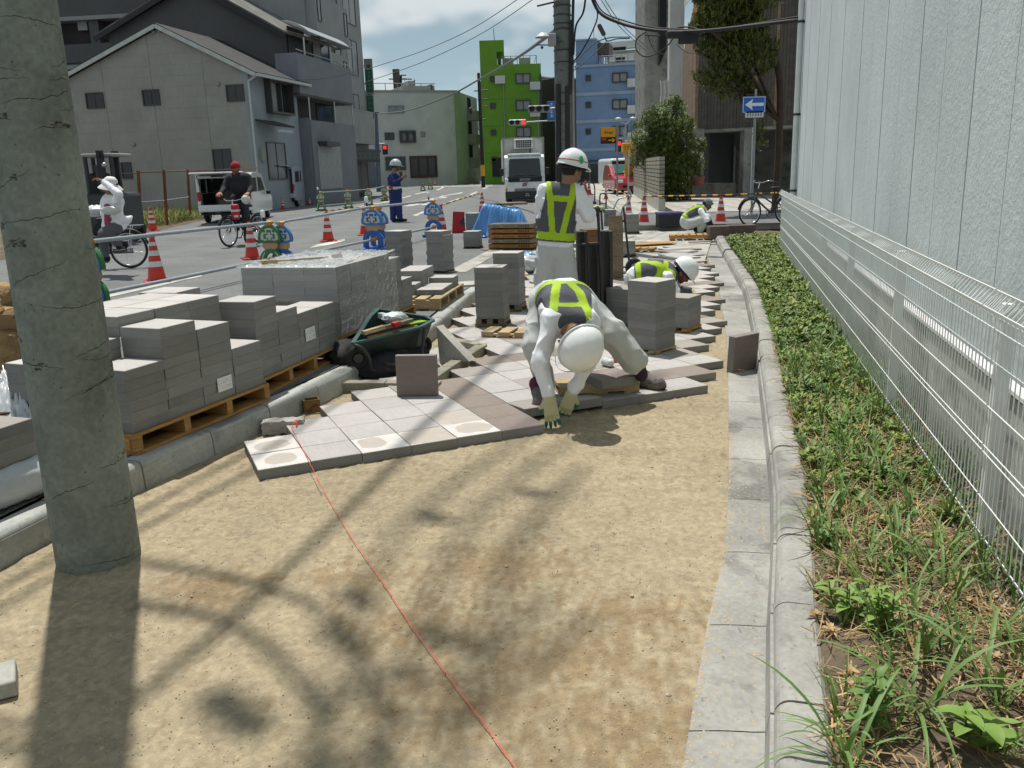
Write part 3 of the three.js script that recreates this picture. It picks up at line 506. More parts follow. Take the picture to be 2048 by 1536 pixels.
// ------------------------------------------------------------------ white building and mesh fence on the right
const dW = V(0.243, 0, -1).normalize(), nW = V(-dW.z, 0, dW.x).negate();   // along the wall (away), and out of it towards the path
if (nW.x > 0) nW.negate();
const W0 = V(wallX(3), 0, 3);
const wp = (s, out, y) => V(W0.x, y, W0.z).addScaledVector(dW, s).addScaledVector(nW, out);
const wallMB = () => { const b = mb(); b.q = (s0, s1, o0, o1, y0, y1) => b.box(o1 - o0, y1 - y0, s1 - s0, 0, 0, 0).g.at(-1).translate(0, 0, 0) && b.place(b.g.length - 1, (s0 + s1) / 2, (o0 + o1) / 2, (y0 + y1) / 2); b.place = (i, s, o, y) => { const p = wp(s, o, y); b.g[i].applyMatrix4(m4.makeBasis(nW, V(0, 1, 0), nW.clone().cross(V(0, 1, 0))).setPosition(p)); return b; }; return b; };
{
  const t = thing('white_building', 'white building with vertical siding panels along the right edge', 'building');
  const END = 18.75, BAND = 0.74, OFF = -0.20;
  wallMB().q(0, END, OFF - 6, OFF - 0.03, 0, 8.5).build('wall', 'siding', t);
  wallMB().q(0, END, OFF - 0.03, OFF + 0.015, 0.02, BAND - 0.06).build('foundation', 'foundation', t);
  const fl = mb(); { // sloping flashing that catches the sun
    const s = new THREE.Shape([[0, 0], [0.028, -0.022], [0.028, -0.04], [0.022, -0.04], [0, -0.015]].map((p) => new THREE.Vector2(...p))), g = new THREE.ExtrudeGeometry(s, { depth: END, bevelEnabled: false });
    g.applyMatrix4(new THREE.Matrix4().makeBasis(nW, V(0, 1, 0), dW.clone().multiplyScalar(1))); const p = wp(0, OFF + 0.004, BAND); g.translate(p.x, p.y, p.z); fl.add(g); }
  fl.build('flashing', 'white_paint', t);
  let s = 1.2, i = 0; seed(61);
  while (s < END - 0.5) { const w = Math.min(0.66, END - 0.42 - s); wallMB().q(s + 0.008, s + w - 0.008, OFF - 0.03, OFF - 0.002 - 0.002 * (i % 2), BAND - 0.01, 8.4).build('siding_panel', 'siding', t); s += w; i++; }
  wallMB().q(END - 0.17, END, OFF - 0.2, OFF + 0.055, 0.1, 8.5).build('corner_trim', 'trim_white', t);
  const dp = mb(); dp.bar(wp(END - 0.62, OFF + 0.05, 0.9), wp(END - 0.62, OFF + 0.05, 8.4), 0.045, 0.045, 14); dp.build('downpipe', 'trim_white', t);
  for (const y of [1.15, 2.35, 3.75]) { const c = mb(); c.bar(wp(END - 0.62, OFF + 0.05, y), wp(END - 0.62, OFF + 0.05, y + 0.035), 0.056, 0.056, 14); c.build('pipe_clip', 'dark_metal', t); }
  wallMB().q(END - 0.82, END - 0.70, OFF, OFF + 0.10, 4.72, 6.4).build('vent_box', 'wood_dark', t);
}
{
  const t = thing('mesh_fence', 'white welded mesh fence with bent top along the weed strip', 'fence');
  const y0 = 0.13, posts = []; for (let s = 0.35; s < 18.7; s += 2) posts.push(s);
  for (const s of posts) { const b = mb(); b.g = []; const p = wallMB().q(s - 0.024, s + 0.024, -0.062, -0.012, 0.05, y0 + 0.99); p.build('post', 'fence_wire', t); }
  const shape = [[0.035, 0.035], [0.0, 0.0], [-0.035, 0.055], [0, 0.10], [0, 0.94], [0.05, 0.985], [0.01, 1.04], [-0.05, 0.995], [0, 0.935]];
  for (let k = 0; k < posts.length; k++) {
    const a = posts[k], e = Math.min(a + 1.985, 18.6), b = mb();
    for (let s = a + 0.012; s < e; s += 0.05) for (let i = 1; i < shape.length; i++) b.bar(wp(s, shape[i - 1][0], y0 + shape[i - 1][1]), wp(s, shape[i][0], y0 + shape[i][1]), 0.0026, 0.0026, 5);
    for (const [o, y] of [[0.0, 0], [-0.037, 0.055], [-0.002, 0.105], [0.003, 0.245], [0.003, 0.42], [0.003, 0.445], [0.003, 0.60], [0.003, 0.775], [0.003, 0.895], [0.0, 0.94], [0.052, 0.985], [0.012, 1.042], [-0.052, 0.995]]) b.bar(wp(a, o, y0 + y), wp(e, o, y0 + y), 0.0028, 0.0028, 5);
    b.build('wire_panel', 'fence_wire', t);
  }
}
// ------------------------------------------------------------------ weeds
const leafM = (name, r, g, b, tr = 0.25) => M(name, r, g, b, { map: null, rough: 0.6, transmission: tr, thickness: 0, side: THREE.DoubleSide });
leafM('leaf_green', 0.10, 0.205, 0.018); leafM('leaf_fresh', 0.17, 0.29, 0.030); leafM('grass_blade', 0.125, 0.225, 0.040); leafM('straw', 0.36, 0.24, 0.10, 0.1); leafM('leaf_tree', 0.105, 0.125, 0.012, 0.32); leafM('leaf_bamboo', 0.115, 0.17, 0.022, 0.32);
function blade(b, len, w, bend, az, lean, fold = 0.25, n = 4, x = 0, y = 0, z = 0) {  // one leaf that arches over
  const p = [], idx = []; let px = 0, py = 0, a = Math.PI / 2 - lean;
  for (let i = 0; i <= n; i++) { const t = i / n, hw = w * Math.pow(Math.sin(Math.PI * (0.12 + 0.88 * t)), 0.8) * (i === n ? 0.05 : 1); for (const k of [-1, 0, 1]) p.push(px, py - (k === 0 ? fold * hw : 0), k * hw); px += len / n * Math.cos(a); py += len / n * Math.sin(a); a -= bend / n; }
  for (let i = 0; i < n; i++) for (let k = 0; k < 2; k++) { const q = i * 3 + k; idx.push(q, q + 3, q + 1, q + 1, q + 3, q + 4); }
  const g = new THREE.BufferGeometry(); g.setAttribute('position', new THREE.Float32BufferAttribute(p, 3)); g.setIndex(idx); g.computeVertexNormals(); b.add(g, x, y, z, 0, az, 0);
}
function scatter(name, geo, m, n, put, label, cat, hue = 0.25) {
  const o = soft(new THREE.InstancedMesh(geo, mats[m], n)), c = new THREE.Color(), q = new THREE.Quaternion(), e = new THREE.Euler(), mm = new THREE.Matrix4(); let k = 0;
  for (let i = 0; i < n; i++) { const p = put(i); if (!p) continue; mm.compose(V(p[0], p[1], p[2]), q.setFromEuler(e.set(RR(-0.15, 0.15), R() * 6.3, RR(-0.15, 0.15))), V(p[3], p[3] * (p[4] ?? 1), p[3])); o.setMatrixAt(k, mm); const f = 1 + RR(-hue, hue), y = p[5] ?? 0; o.setColorAt(k, c.setRGB(f * (1 + y * 1.3), f * (1 + y * 0.15), f * (1 - y * 0.3))); k++; }
  o.count = k; o.name = name; scene.add(stuff(o)); return tag(o, label, cat);
}
const soilY = (x, z) => 0.095 + 0.05 * fbm(x * 2 + 8, z * 2 + 30, 4096, 5, 340) + 0.01;
{
  const strip = (z0, z1, pw = 1) => { const z = lerp(z0, z1, Math.pow(R(), pw)), a = xAt(gutR, z) + 0.175, b = wallX(z) + 0.10, t = R(); return [lerp(a, b, t), z, t]; };
  seed(101);
  const tuft = (n, l, w, bend) => { const b = mb(); for (let i = 0; i < n; i++) blade(b, l * RR(0.5, 1.1), w * RR(0.7, 1.2), bend * RR(0.5, 1.4), RR(0, 6.28), RR(0.1, 0.6), 0.3, 4, RR(-0.02, 0.02), 0, RR(-0.02, 0.02)); return b.geo(); };
  const rosette = (n, l, w) => { const b = mb(); for (let i = 0; i < n; i++) blade(b, l * RR(0.6, 1.1), w * RR(0.8, 1.2), RR(0.4, 1.2), i * 2.4, RR(0.5, 1.25), 0.2, 3, 0, RR(0, l * 0.5), 0); return b.geo(); };
  const near = (z, t) => fbm(t * 2.2 + 30, z * 1.5 + 60, 4096, 3, 12);
  scatter('ground_cover', rosette(13, 0.055, 0.010), 'leaf_green', 6200, () => { const [x, z, t] = strip(-3.4, -17.5, 0.85); const bare = near(z, t); if (bare > 0.50 && z > -6.5) return null; const pt = fbm(t * 3 + 70, z * 1.1 + 80, 4096, 3, 18); return [x, soilY(x, z) - 0.005 + RR(0, 0.05) * (z < -7 ? 3.2 * pt : 0.7), z, RR(0.55, 1.15) * (0.6 + pt), 1, (pt > 0.55 ? 0.5 : pt < 0.4 ? -0.2 : 0.1) + (R() < 0.12 ? 0.5 : 0)]; }, 'low leafy green weeds covering the soil strip behind the kerb', 'weeds', 0.35);
  scatter('small_weeds', rosette(9, 0.042, 0.008), 'leaf_fresh', 2600, () => { const [x, z, t] = strip(-3.9, -17, 0.9); if (near(z + 7, t) > 0.55 && z > -7) return null; return [x, soilY(x, z) + RR(0.01, 0.07) * (z < -6 ? 1.5 : 0.7), z, RR(0.6, 1.3), 1, R() < 0.2 ? 0.5 : 0]; }, 'fresh pale green weed tips among the darker ground cover', 'weeds', 0.3);
  scatter('brown_weeds', rosette(11, 0.045, 0.006), 'straw', 1500, () => { const [x, z, t] = strip(-2.2, -8.5, 0.9); if (near(z + 3, t) < 0.42) return null; return [x, soilY(x, z) - 0.005, z, RR(0.5, 1.2), 0.8, 0]; }, 'withered brown weeds between the green ones', 'weeds', 0.4);
  scatter('grass', tuft(8, 0.22, 0.0045, 1.3), 'grass_blade', 520, () => { const [x, z, t] = strip(-1.9, -9.0, 0.9); if (near(z + 20, t) > 0.53) return null; return [x, soilY(x, z) - 0.01, z, RR(0.5, 1.15), RR(0.8, 1.2), 0]; }, 'tufts of long green grass growing through the weed strip', 'grass', 0.3);
  scatter('far_grass', tuft(7, 0.17, 0.005, 1.3), 'grass_blade', 420, () => { const [x, z, t] = strip(-6, -17.5); if (near(z + 33, t) > 0.50) return null; return [x, soilY(x, z) - 0.01, z, RR(0.6, 1.5), RR(0.8, 1.2), R() < 0.3 ? 0.3 : 0]; }, 'longer grass tufts among the far green weeds', 'grass', 0.35);
  scatter('fence_grass', tuft(6, 0.26, 0.005, 1.0), 'grass_blade', 120, () => { const z = RR(-2, -12), x = wallX(z) + RR(-0.06, 0.16); return [x, soilY(x, z), z, RR(0.6, 1.1), 1.1, 0]; }, 'thin grass standing along the foot of the mesh fence', 'grass', 0.3);
  scatter('dry_litter', (() => { const b = mb(); for (let i = 0; i < 5; i++) blade(b, RR(0.05, 0.13), 0.0018, RR(-1, 1.6), RR(0, 6.28), RR(1.1, 1.5), 0.2, 4, RR(-0.03, 0.03), RR(0, 0.02), RR(-0.03, 0.03)); return b.geo(); })(), 'straw', 1900, () => { const [x, z] = strip(-1.8, -7.5, 0.8); return [x, soilY(x, z) + 0.002, z, RR(0.6, 1.6), 1, 0]; }, 'dry stalks and leaf litter on the bare soil', 'litter', 0.45);
  // single weeds that stand out, each with its own leaves
  const leaves = [0, 1, 2, 3].map((i) => { const b = mb(); blade(b, 0.10, 0.014 + 0.003 * i, 0.9 + 0.2 * i, 0, 0.9, 0.25, 5); return b.geo(); }), blades = [0, 1, 2].map((i) => { const b = mb(); blade(b, 0.36 + 0.05 * i, 0.007, 1.2 + 0.35 * i, 0, 0.35 + 0.1 * i, 0.3, 8); return b.geo(); });
  const weed = (px, py, n, h, label, kind = 'leaf_fresh', geo = leaves, sc = 1) => {
    const q = G(px, py, 0.13), t = thing(geo === leaves ? 'leafy_weed' : 'grass_clump', label, geo === leaves ? 'weed' : 'grass', V(q.x, soilY(q.x, q.z) - 0.005, q.z), 0, 'single weeds in front'), stems = geo === leaves ? Math.ceil(n / 12) : 1;
    if (geo === leaves) { const b = mb(); for (let s = 0; s < stems; s++) { const x = RR(-0.07, 0.07), z = RR(-0.07, 0.07); b.tube([V(x * 0.4, 0, z * 0.4), V(x * 0.8, h * 0.5, z * 0.8), V(x, h, z)], 0.0025, 8, 5); for (let i = 0; i < n / stems; i++) { const y = h * (0.15 + 0.85 * i * stems / n), o = soft(new THREE.Mesh(geo[Math.floor(R() * geo.length)], mats[kind])); o.name = 'leaf'; o.position.set(x * (0.4 + 0.6 * y / h), y, z * (0.4 + 0.6 * y / h)); o.rotation.set(0, i * 2.4 + R(), RR(-0.3, 0.35)); o.scale.setScalar(sc * RR(0.55, 1.05) * (1.1 - 0.5 * y / h)); t.add(o); } } stuff(b.build('stems', 'leaf_green', t)); }
    else for (let i = 0; i < n; i++) { const o = soft(new THREE.Mesh(geo[Math.floor(R() * geo.length)], mats[kind])); o.name = 'leaf'; o.position.set(RR(-0.03, 0.03), 0, RR(-0.03, 0.03)); o.rotation.set(0, R() * 6.28, RR(-0.2, 0.2)); o.scale.setScalar(sc * RR(0.5, 1.1)); t.add(o); }
  };
  weed(1700, 1235, 40, 0.14, 'broad leafy bright green weed leaning over the kerb, left plant of the pair'); weed(1775, 1262, 44, 0.16, 'broad leafy bright green weed on the bare soil, right plant of the pair');
  weed(1720, 1470, 30, 0.15, 'upright leafy weed at the kerb near the bottom edge', 'leaf_green'); weed(1665, 1090, 22, 0.10, 'small leafy weed between kerb and long grass', 'leaf_green'); weed(1960, 1500, 16, 0.12, 'large leaved weed in the bottom right corner', 'leaf_fresh', leaves, 1.9);
  weed(1690, 870, 30, 0.12, 'leafy weed clump beside the kerb halfway up the strip', 'leaf_green'); weed(1620, 790, 30, 0.12, 'bushy weed beside the kerb right of the dark leaning slab', 'leaf_green');
  weed(1850, 1440, 18, 0, 'long bladed grass clump near the bottom right corner', 'grass_blade', blades); weed(1690, 1530, 16, 0, 'arching grass clump hanging over the kerb at the bottom edge', 'grass_blade', blades); weed(1990, 1400, 14, 0, 'tall grass clump against the fence foot', 'grass_blade', blades);
  weed(1800, 1120, 20, 0, 'thick grass clump in the middle of the weed strip', 'grass_blade', blades, 0.8); weed(1640, 1060, 8, 0, 'thin grass arching over the kerb edge', 'grass_blade', blades, 0.7); weed(1880, 1180, 12, 0, 'grass clump next to the fence opposite the leafy pair', 'grass_blade', blades, 0.8); weed(1760, 960, 14, 0, 'grass clump beside the kerb above the middle of the strip', 'grass_blade', blades, 0.75);
}
// ------------------------------------------------------------------ trees
function crownAt(parent, name, m, blobs, n, geo, hue = 0.35) {
  const o = soft(new THREE.InstancedMesh(geo, mats[m], n)), c = new THREE.Color(), mm = new THREE.Matrix4(), q = new THREE.Quaternion(), e = new THREE.Euler(); let vol = blobs.map((b) => b[3] ** 2.2), sum = vol.reduce((a, b) => a + b, 0), k = 0;
  for (let i = 0; i < n; i++) { let r = R() * sum, j = 0; while (r > vol[j] && j < blobs.length - 1) r -= vol[j++]; const b = blobs[j], d = V(RR(-1, 1), RR(-1, 1), RR(-1, 1)); if (d.length() > 1) { i--; continue; } d.normalize().multiplyScalar(b[3] * Math.pow(R(), 0.36)); mm.compose(V(b[0] + d.x, b[1] + d.y * (b[4] ?? 0.85), b[2] + d.z), q.setFromEuler(e.set(RR(-0.6, 0.6), R() * 6.3, RR(-0.6, 0.6))), V(1, 1, 1).multiplyScalar(RR(0.7, 1.3))); o.setMatrixAt(k, mm); const f = 1 + RR(-hue, hue), y = R() < 0.15 ? 0.5 : 0; o.setColorAt(k++, c.setRGB(f * (1 + y), f * (1 + y * 0.6), f)); }
  o.count = k; o.name = name; parent.add(stuff(o)); return o;
}
const sprig = (n, l, w, droop) => { const b = mb(); for (let i = 0; i < n; i++) blade(b, l * RR(0.7, 1.2), w, droop * RR(0.6, 1.3), i * 2.4 + RR(-0.4, 0.4), RR(0.2, 1.3), 0.2, 3, 0, RR(-0.1, 0.1) * l * 4, 0); return b.geo(); };
seed(131);
{
  const p = D(1552, 340, 26), base = V(p.x, ROAD, -26), t = thing('broadleaf_tree', 'dark evergreen tree hanging in behind the white building', 'tree', base);
  const rel = (px, py, d) => D(px, py, d).sub(base), top = rel(1500, 20, 26), b = mb();
  b.tube([V(0, 0, 0), V(0.05, 2.2, 0), V(-0.1, 4.2, 0), top], 0.10, 14, 9); for (const [x, y, d] of [[1400, 165, 25.5], [1420, 60, 25.2], [1460, 180, 26], [1390, 100, 26], [1440, 20, 26.4], [1490, 190, 25.6]]) b.tube([V(0, 2.6, 0), V(0, 3.2, 0).lerp(rel(x, y, d), 0.55), rel(x, y, d)], 0.045, 10, 6); b.build('trunk', 'wood_dark', t);
  const bl = []; for (const [x, y, d, r] of [[1495, -20, 26, 1.0], [1450, -10, 26, 0.9], [1430, 40, 25.6, 0.62], [1470, 70, 26.2, 0.95], [1415, 90, 25.6, 0.40], [1500, 110, 26, 0.85], [1455, 125, 25.6, 0.55], [1400, 152, 25.3, 0.26], [1430, 165, 25.5, 0.40], [1475, 175, 26, 0.5], [1510, 200, 26, 0.42], [1392, 60, 25.6, 0.30], [1420, -30, 26, 0.7], [1445, 188, 25.7, 0.2], [1518, 260, 26, 0.25], [1522, 290, 26, 0.2]]) { const q = rel(x, y, d); bl.push([q.x, q.y, q.z, r]); }
  crownAt(t, 'crown', 'leaf_tree', bl, 4600, sprig(10, 0.115, 0.014, 0.9));
}
{
  const base = V(7.6, ROAD, -36.5), t = thing('bamboo_thicket', 'loose green bamboo like bush rising above the block wall', 'bush', base), rel = (px, py, d) => D(px, py, d).sub(base), b = mb(), bl = [];
  for (const [x, y, r] of [[1345, 225, 0.62], [1320, 240, 0.75], [1298, 265, 0.8], [1345, 270, 0.95], [1285, 300, 0.55], [1320, 305, 0.95], [1360, 300, 0.8], [1276, 280, 0.4], [1352, 205, 0.35], [1372, 250, 0.4], [1270, 322, 0.3], [1340, 330, 0.9], [1365, 345, 0.8], [1352, 375, 0.8], [1385, 330, 0.5], [1340, 390, 0.6]]) { const d = 36.6 + RR(-0.7, 0.7), q = rel(x, y, d); bl.push([q.x, q.y, q.z, r, 0.9]); b.tube([V(q.x * 0.35, 0, q.z * 0.3), V(q.x * 0.7, q.y * 0.6, q.z * 0.7), V(q.x, q.y, q.z)], 0.02, 8, 5); }
  b.build('stems', 'wood_dark', t); crownAt(t, 'foliage', 'leaf_bamboo', bl, 4200, sprig(10, 0.14, 0.013, 1.1));
}
{
  const base = V(8.6, ROAD, -39), t = thing('potted_shrub', 'thin potted shrub in front of the grey column', 'plant', G(1396, 402, ROAD).setY(ROAD + 0.62)), bl = []; base.copy(t.position);
  mb().lathe([[0, 0], [0.17, 0], [0.24, 0.3], [0.26, 0.3], [0.26, 0.34], [0.2, 0.34], [0.2, 0.28], [0, 0.28]], 20).build('pot', M('terracotta', 0.22, 0.07, 0.045), t);
  const b = mb(); b.tube([V(0, 0.28, 0), V(0.04, 0.8, 0), V(-0.05, 1.5, 0)], 0.018, 10, 5); b.tube([V(0.03, 0.7, 0), V(0.2, 1.2, 0)], 0.012, 6, 5); stuff(b.build('stems', 'wood_dark', t)); for (let i = 0; i < 9; i++) bl.push([RR(-0.22, 0.22), RR(0.9, 1.75), RR(-0.2, 0.2), 0.14]);
  crownAt(t, 'foliage', 'leaf_bamboo', bl, 160, sprig(6, 0.10, 0.014, 0.8));
}
// rough grass on the vacant lot at the left
{
  const lot = [[0, 520], [215, 480], [330, 458], [420, 438], [425, 400], [130, 420], [0, 440]].map(([x, y]) => G(x, y, ROAD)); struct(flat(lot, ROAD + 0.006, 'vacant_lot', 'soil'));
  seed(151); const b = mb(); for (let i = 0; i < 12; i++) blade(b, RR(0.2, 0.5), 0.007, RR(0.5, 1.4), RR(0, 6.28), RR(0.05, 0.6), 0.2, 3, RR(-0.12, 0.12), 0, RR(-0.12, 0.12));
  leafM('lot_grass', 0.20, 0.24, 0.045, 0.2);
  scatter('lot_grass', b.geo(), 'lot_grass', 900, () => { const x = RR(225, 425), y = RR(424, 462); if (y > 470 - 0.16 * (x - 225) - 2 || y < 428 - (x < 250 ? 0 : 6)) return null; const q = G(x, y, ROAD); return [q.x, ROAD, q.z, RR(0.7, 1.35), RR(0.7, 1.3), R() < 0.35 ? 0.35 : 0]; }, 'rough yellow green grass on the vacant lot beside the road', 'grass', 0.35);
}
// ------------------------------------------------------------------ facades
function frame(a, b) {                            // wall plane through two ground points seen left and right
  const X = b.clone().sub(a).setY(0), w = X.length(); X.normalize(); const Z = X.clone().cross(V(0, 1, 0));
  const m = new THREE.Matrix4().makeBasis(X, V(0, 1, 0), Z).setPosition(a), inv = m.clone().invert(), fr = { a, X, Z, w, m };
  fr.loc = (px, py) => { const d = aim(px, py), t = a.clone().sub(camera.position).dot(Z) / d.dot(Z); const q = d.multiplyScalar(t).add(camera.position).applyMatrix4(inv); return [q.x, q.y]; };
  fr.mb = (o) => { const b = mb(), g0 = b.geo.bind(b); b.geo = () => { const g = g0(); g.applyMatrix4(m4.makeTranslation(-o.position.x, -o.position.y, -o.position.z).multiply(m)); return g; }; return b; };
  return fr;
}
const gp = (px, dep) => D(px, 340, dep).setY(ROAD);
const rectOf = (fr, x0, y0, x1, y1) => { const a = fr.loc(x0, y1), b = fr.loc(x1, y0); return [a[0], b[0], a[1], b[1]]; };
function slab(fr, o, name, m, u0, u1, v0, v1, d0, d1, label) { return fr.mb(o).box(u1 - u0, v1 - v0, d1 - d0, (u0 + u1) / 2, (v0 + v1) / 2, (d0 + d1) / 2).build(name, m, o, label); }
function windowAt(fr, o, r, { n = 2, f = 0.05, fm = 'frame_dark', gm = 'glass_dark', out = 0.05, curtain = -1, sill = false, name = 'window' } = {}) {
  const [u0, u1, v0, v1] = r, b = fr.mb(o), w = u1 - u0, h = v1 - v0;
  b.box(f, h, out, u0 + f / 2, (v0 + v1) / 2, out / 2).box(f, h, out, u1 - f / 2, (v0 + v1) / 2, out / 2).box(w - 2 * f, f, out, (u0 + u1) / 2, v0 + f / 2, out / 2).box(w - 2 * f, f, out, (u0 + u1) / 2, v1 - f / 2, out / 2);
  for (let i = 1; i < n; i++) b.box(f * 0.9, h - 2 * f, out * 0.8, u0 + w * i / n, (v0 + v1) / 2, out * 0.4);
  const win = b.build(name, fm, o);
  for (let i = 0; i < n; i++) { const a = u0 + f + (w - 2 * f) * i / n, e = u0 + f + (w - 2 * f) * (i + 1) / n; const p = fr.mb(o).box(e - a - 0.01, h - 2 * f, 0.012, (a + e) / 2, (v0 + v1) / 2, 0.016 + 0.004 * (i % 2)).build('pane', i === curtain ? 'curtain' : gm, win); }
  if (sill) fr.mb(o).box(w + 0.1, 0.05, 0.12, (u0 + u1) / 2, v0 - 0.03, 0.06).build('sill', 'frame_grey', win);
  return win;
}
const clipY = (poly, f) => { const o = []; for (let i = 0; i < poly.length; i++) { const a = poly[i], b = poly[(i + 1) % poly.length], da = f(a), db = f(b); if (da >= 0) o.push(a); if (da * db < 0) { const t = da / (da - db); o.push([lerp(a[0], b[0], t), lerp(a[1], b[1], t)]); } } return o; };
seed(201);
const stA = rad(9.6), STREET = V(Math.sin(stA), 0, -Math.cos(stA));
{ // apartment block behind the houses, its deep shade put into the wall colour
  const fr = frame(gp(-120, 57), gp(372, 55)), o = thing('dark_apartment_block', 'apartment block with deep shade painted into its near black wall, looming behind the gabled house', 'building', fr.a);
  slab(fr, o, 'wall', 'shaded_wall', -2, fr.w, 0, 30, -9, -0.9);
  const bands = [[62, 86], [118, 172], [0, -70], [172, 210]];
  for (const y of [[128, 86], [30, -40]]) { const a = fr.loc(200, y[0])[1], b = fr.loc(200, y[1])[1]; slab(fr, o, 'parapet', 'house_dark', -2, fr.w, a, b, -0.15, 0); slab(fr, o, 'floor_slab', 'grey_wall', -2, fr.w, a - 0.22, a, -0.9, 0.04); }
  for (const x of [95, 190, 345]) { const u = fr.loc(x, 100)[0]; slab(fr, o, 'column', 'house_dark', u - 0.3, u + 0.3, 0, 30, -0.9, -0.2); }
  const u = fr.loc(155, 40); slab(fr, o, 'air_conditioner', 'frame_grey', u[0] - 0.35, u[0] + 0.25, u[1] - 0.5, u[1] + 0.35, -0.8, -0.5);
  for (const [x, y] of [[150, 205], [150, 150]]) windowAt(fr, o, rectOf(fr, x - 20, y - 25, x + 12, y + 22), { out: -0.6 });
}
{ // gabled house facing the lot
  const a = gp(149, 41.4), b = gp(514, 39.6), fr = frame(a, b), o = thing('gabled_house', 'grey two storey house with white edged gable facing the vacant lot', 'house', a);
  const eL = fr.loc(149, 160)[1], eR = fr.loc(514, 145)[1], pk = fr.loc(316, 56), e = (eL + eR) / 2, w = fr.w, roofY = (x) => x < pk[0] ? lerp(e, pk[1], x / pk[0]) : lerp(pk[1], e, (x - pk[0]) / (w - pk[0]));
  const sd = frame(b, b.clone().addScaledVector(STREET, 5.2)), dep = 5.2;
  fr.mb(o).ext([[0.02, 0], [w - 0.02, 0], [w - 0.02, e], [pk[0], pk[1]], [0.02, e]], 0.3, 0, 0, -0.32).build('wall', 'house_wall', o);
  const joints = [0, fr.loc(218, 250)[0], fr.loc(314, 250)[0], fr.loc(418, 250)[0], w];
  for (let k = 0; k < 22; k++) for (let j = 0; j < 4; j++) { const y0 = k * 0.455, y1 = y0 + 0.451; let p = [[joints[j] + 0.008, y0], [joints[j + 1] - 0.008, y0], [joints[j + 1] - 0.008, y1], [joints[j] + 0.008, y1]]; p = clipY(p, (q) => e + (pk[1] - e) * q[0] / pk[0] - q[1] - 0.02); if (p.length > 2) p = clipY(p, (q) => e + (pk[1] - e) * (w - q[0]) / (w - pk[0]) - q[1] - 0.02); if (p.length > 2) fr.mb(o).ext(p, 0.012, 0, 0, -0.012).build('siding_board', 'house_wall', o); }
  slab(sd, o, 'side_wall', 'house_side', 0.0, dep, 0, e, -0.25, 0.0);
  // roof slopes with white edges
  for (const [x0, y0, x1, y1] of [[-0.45, e - 0.45 * (pk[1] - e) / pk[0], pk[0], pk[1]], [w + 0.45, e - 0.45 * (pk[1] - e) / (w - pk[0]), pk[0], pk[1]]]) {
    const P = (x, y, z) => V(x, y, z), n = Math.hypot(x1 - x0, y1 - y0), rb = fr.mb(o); rb.beam(P((x0 + x1) / 2, (y0 + y1) / 2 + 0.14, 0.25), P((x0 + x1) / 2, (y0 + y1) / 2 + 0.14, -5.6), n, 0.05); const last = rb.g.length - 1;
    const ang = Math.atan2(y1 - y0, x1 - x0), bx = fr.mb(o); bx.box(n, 0.06, 5.9, (x0 + x1) / 2, (y0 + y1) / 2 + 0.16, -2.7, 0, 0, x1 > x0 ? ang : ang - Math.PI).build('roof', 'roof_dark', o);
    fr.mb(o).box(n, 0.17, 0.05, (x0 + x1) / 2, (y0 + y1) / 2 + 0.06, 0.24, 0, 0, x1 > x0 ? ang : ang - Math.PI).build('bargeboard', 'gutter_white', o);
  }
  fr.mb(o).box(0.14, 0.12, 5.6, w + 0.52, e - 0.16, -2.6).build('gutter', 'gutter_white', o); fr.mb(o).box(0.14, 0.12, 5.6, -0.52, e - 0.16, -2.6).build('gutter', 'gutter_white', o);
  for (const x of [w + 0.03, -0.03]) fr.mb(o).bar(V(x, 0, 0.06), V(x, e - 0.4, 0.06), 0.045).bar(V(x, e - 0.4, 0.06), V(x < 1 ? -0.5 : w + 0.5, e - 0.15, 0.1), 0.045).build('downpipe', 'gutter_white', o);
  for (const r of [[175, 184, 206, 218], [288, 178, 318, 212], [455, 168, 487, 204], [246, 324, 262, 358], [430, 297, 461, 350]]) windowAt(fr, o, rectOf(fr, ...r), { n: r[2] - r[0] > 20 ? 2 : 1, out: 0.06 });
  for (const [x, y] of [[308, 64], [320, 63], [268, 289], [437, 168]]) { const q = fr.loc(x, y); fr.mb(o).lathe([[0, 0], [0.09, 0], [0.09, 0.06], [0.05, 0.1], [0, 0.1]], 12, q[0], q[1], 0, Math.PI / 2).build('vent_cap', 'frame_grey', o); }
  windowAt(sd, o, rectOf(sd, 533, 168, 573, 226), { n: 2, out: 0.32, f: 0.09, fm: 'frame_dark', gm: 'glass_dark', curtain: 0 });
  { const q = rectOf(sd, 513, 250, 569, 262); sd.mb(o).box(2.0, 0.07, 1.0, q[0] + 0.95, q[3] - 0.05, 0.5, 0, 0.28).build('porch_roof', 'roof_dark', o); sd.mb(o).box(1.5, 0.1, 0.1, q[0] + 0.9, q[2] - 0.02, 0.98).build('porch_gutter', 'gutter_white', o); }
  windowAt(sd, o, rectOf(sd, 538, 286, 568, 360), { n: 2, out: 0.05, name: 'entrance_door' });
  { const q = sd.loc(522, 310); sd.mb(o).box(0.35, 0.5, 0.15, q[0], q[1], 0.08).build('meter_box', 'beige_wall', o); }
}
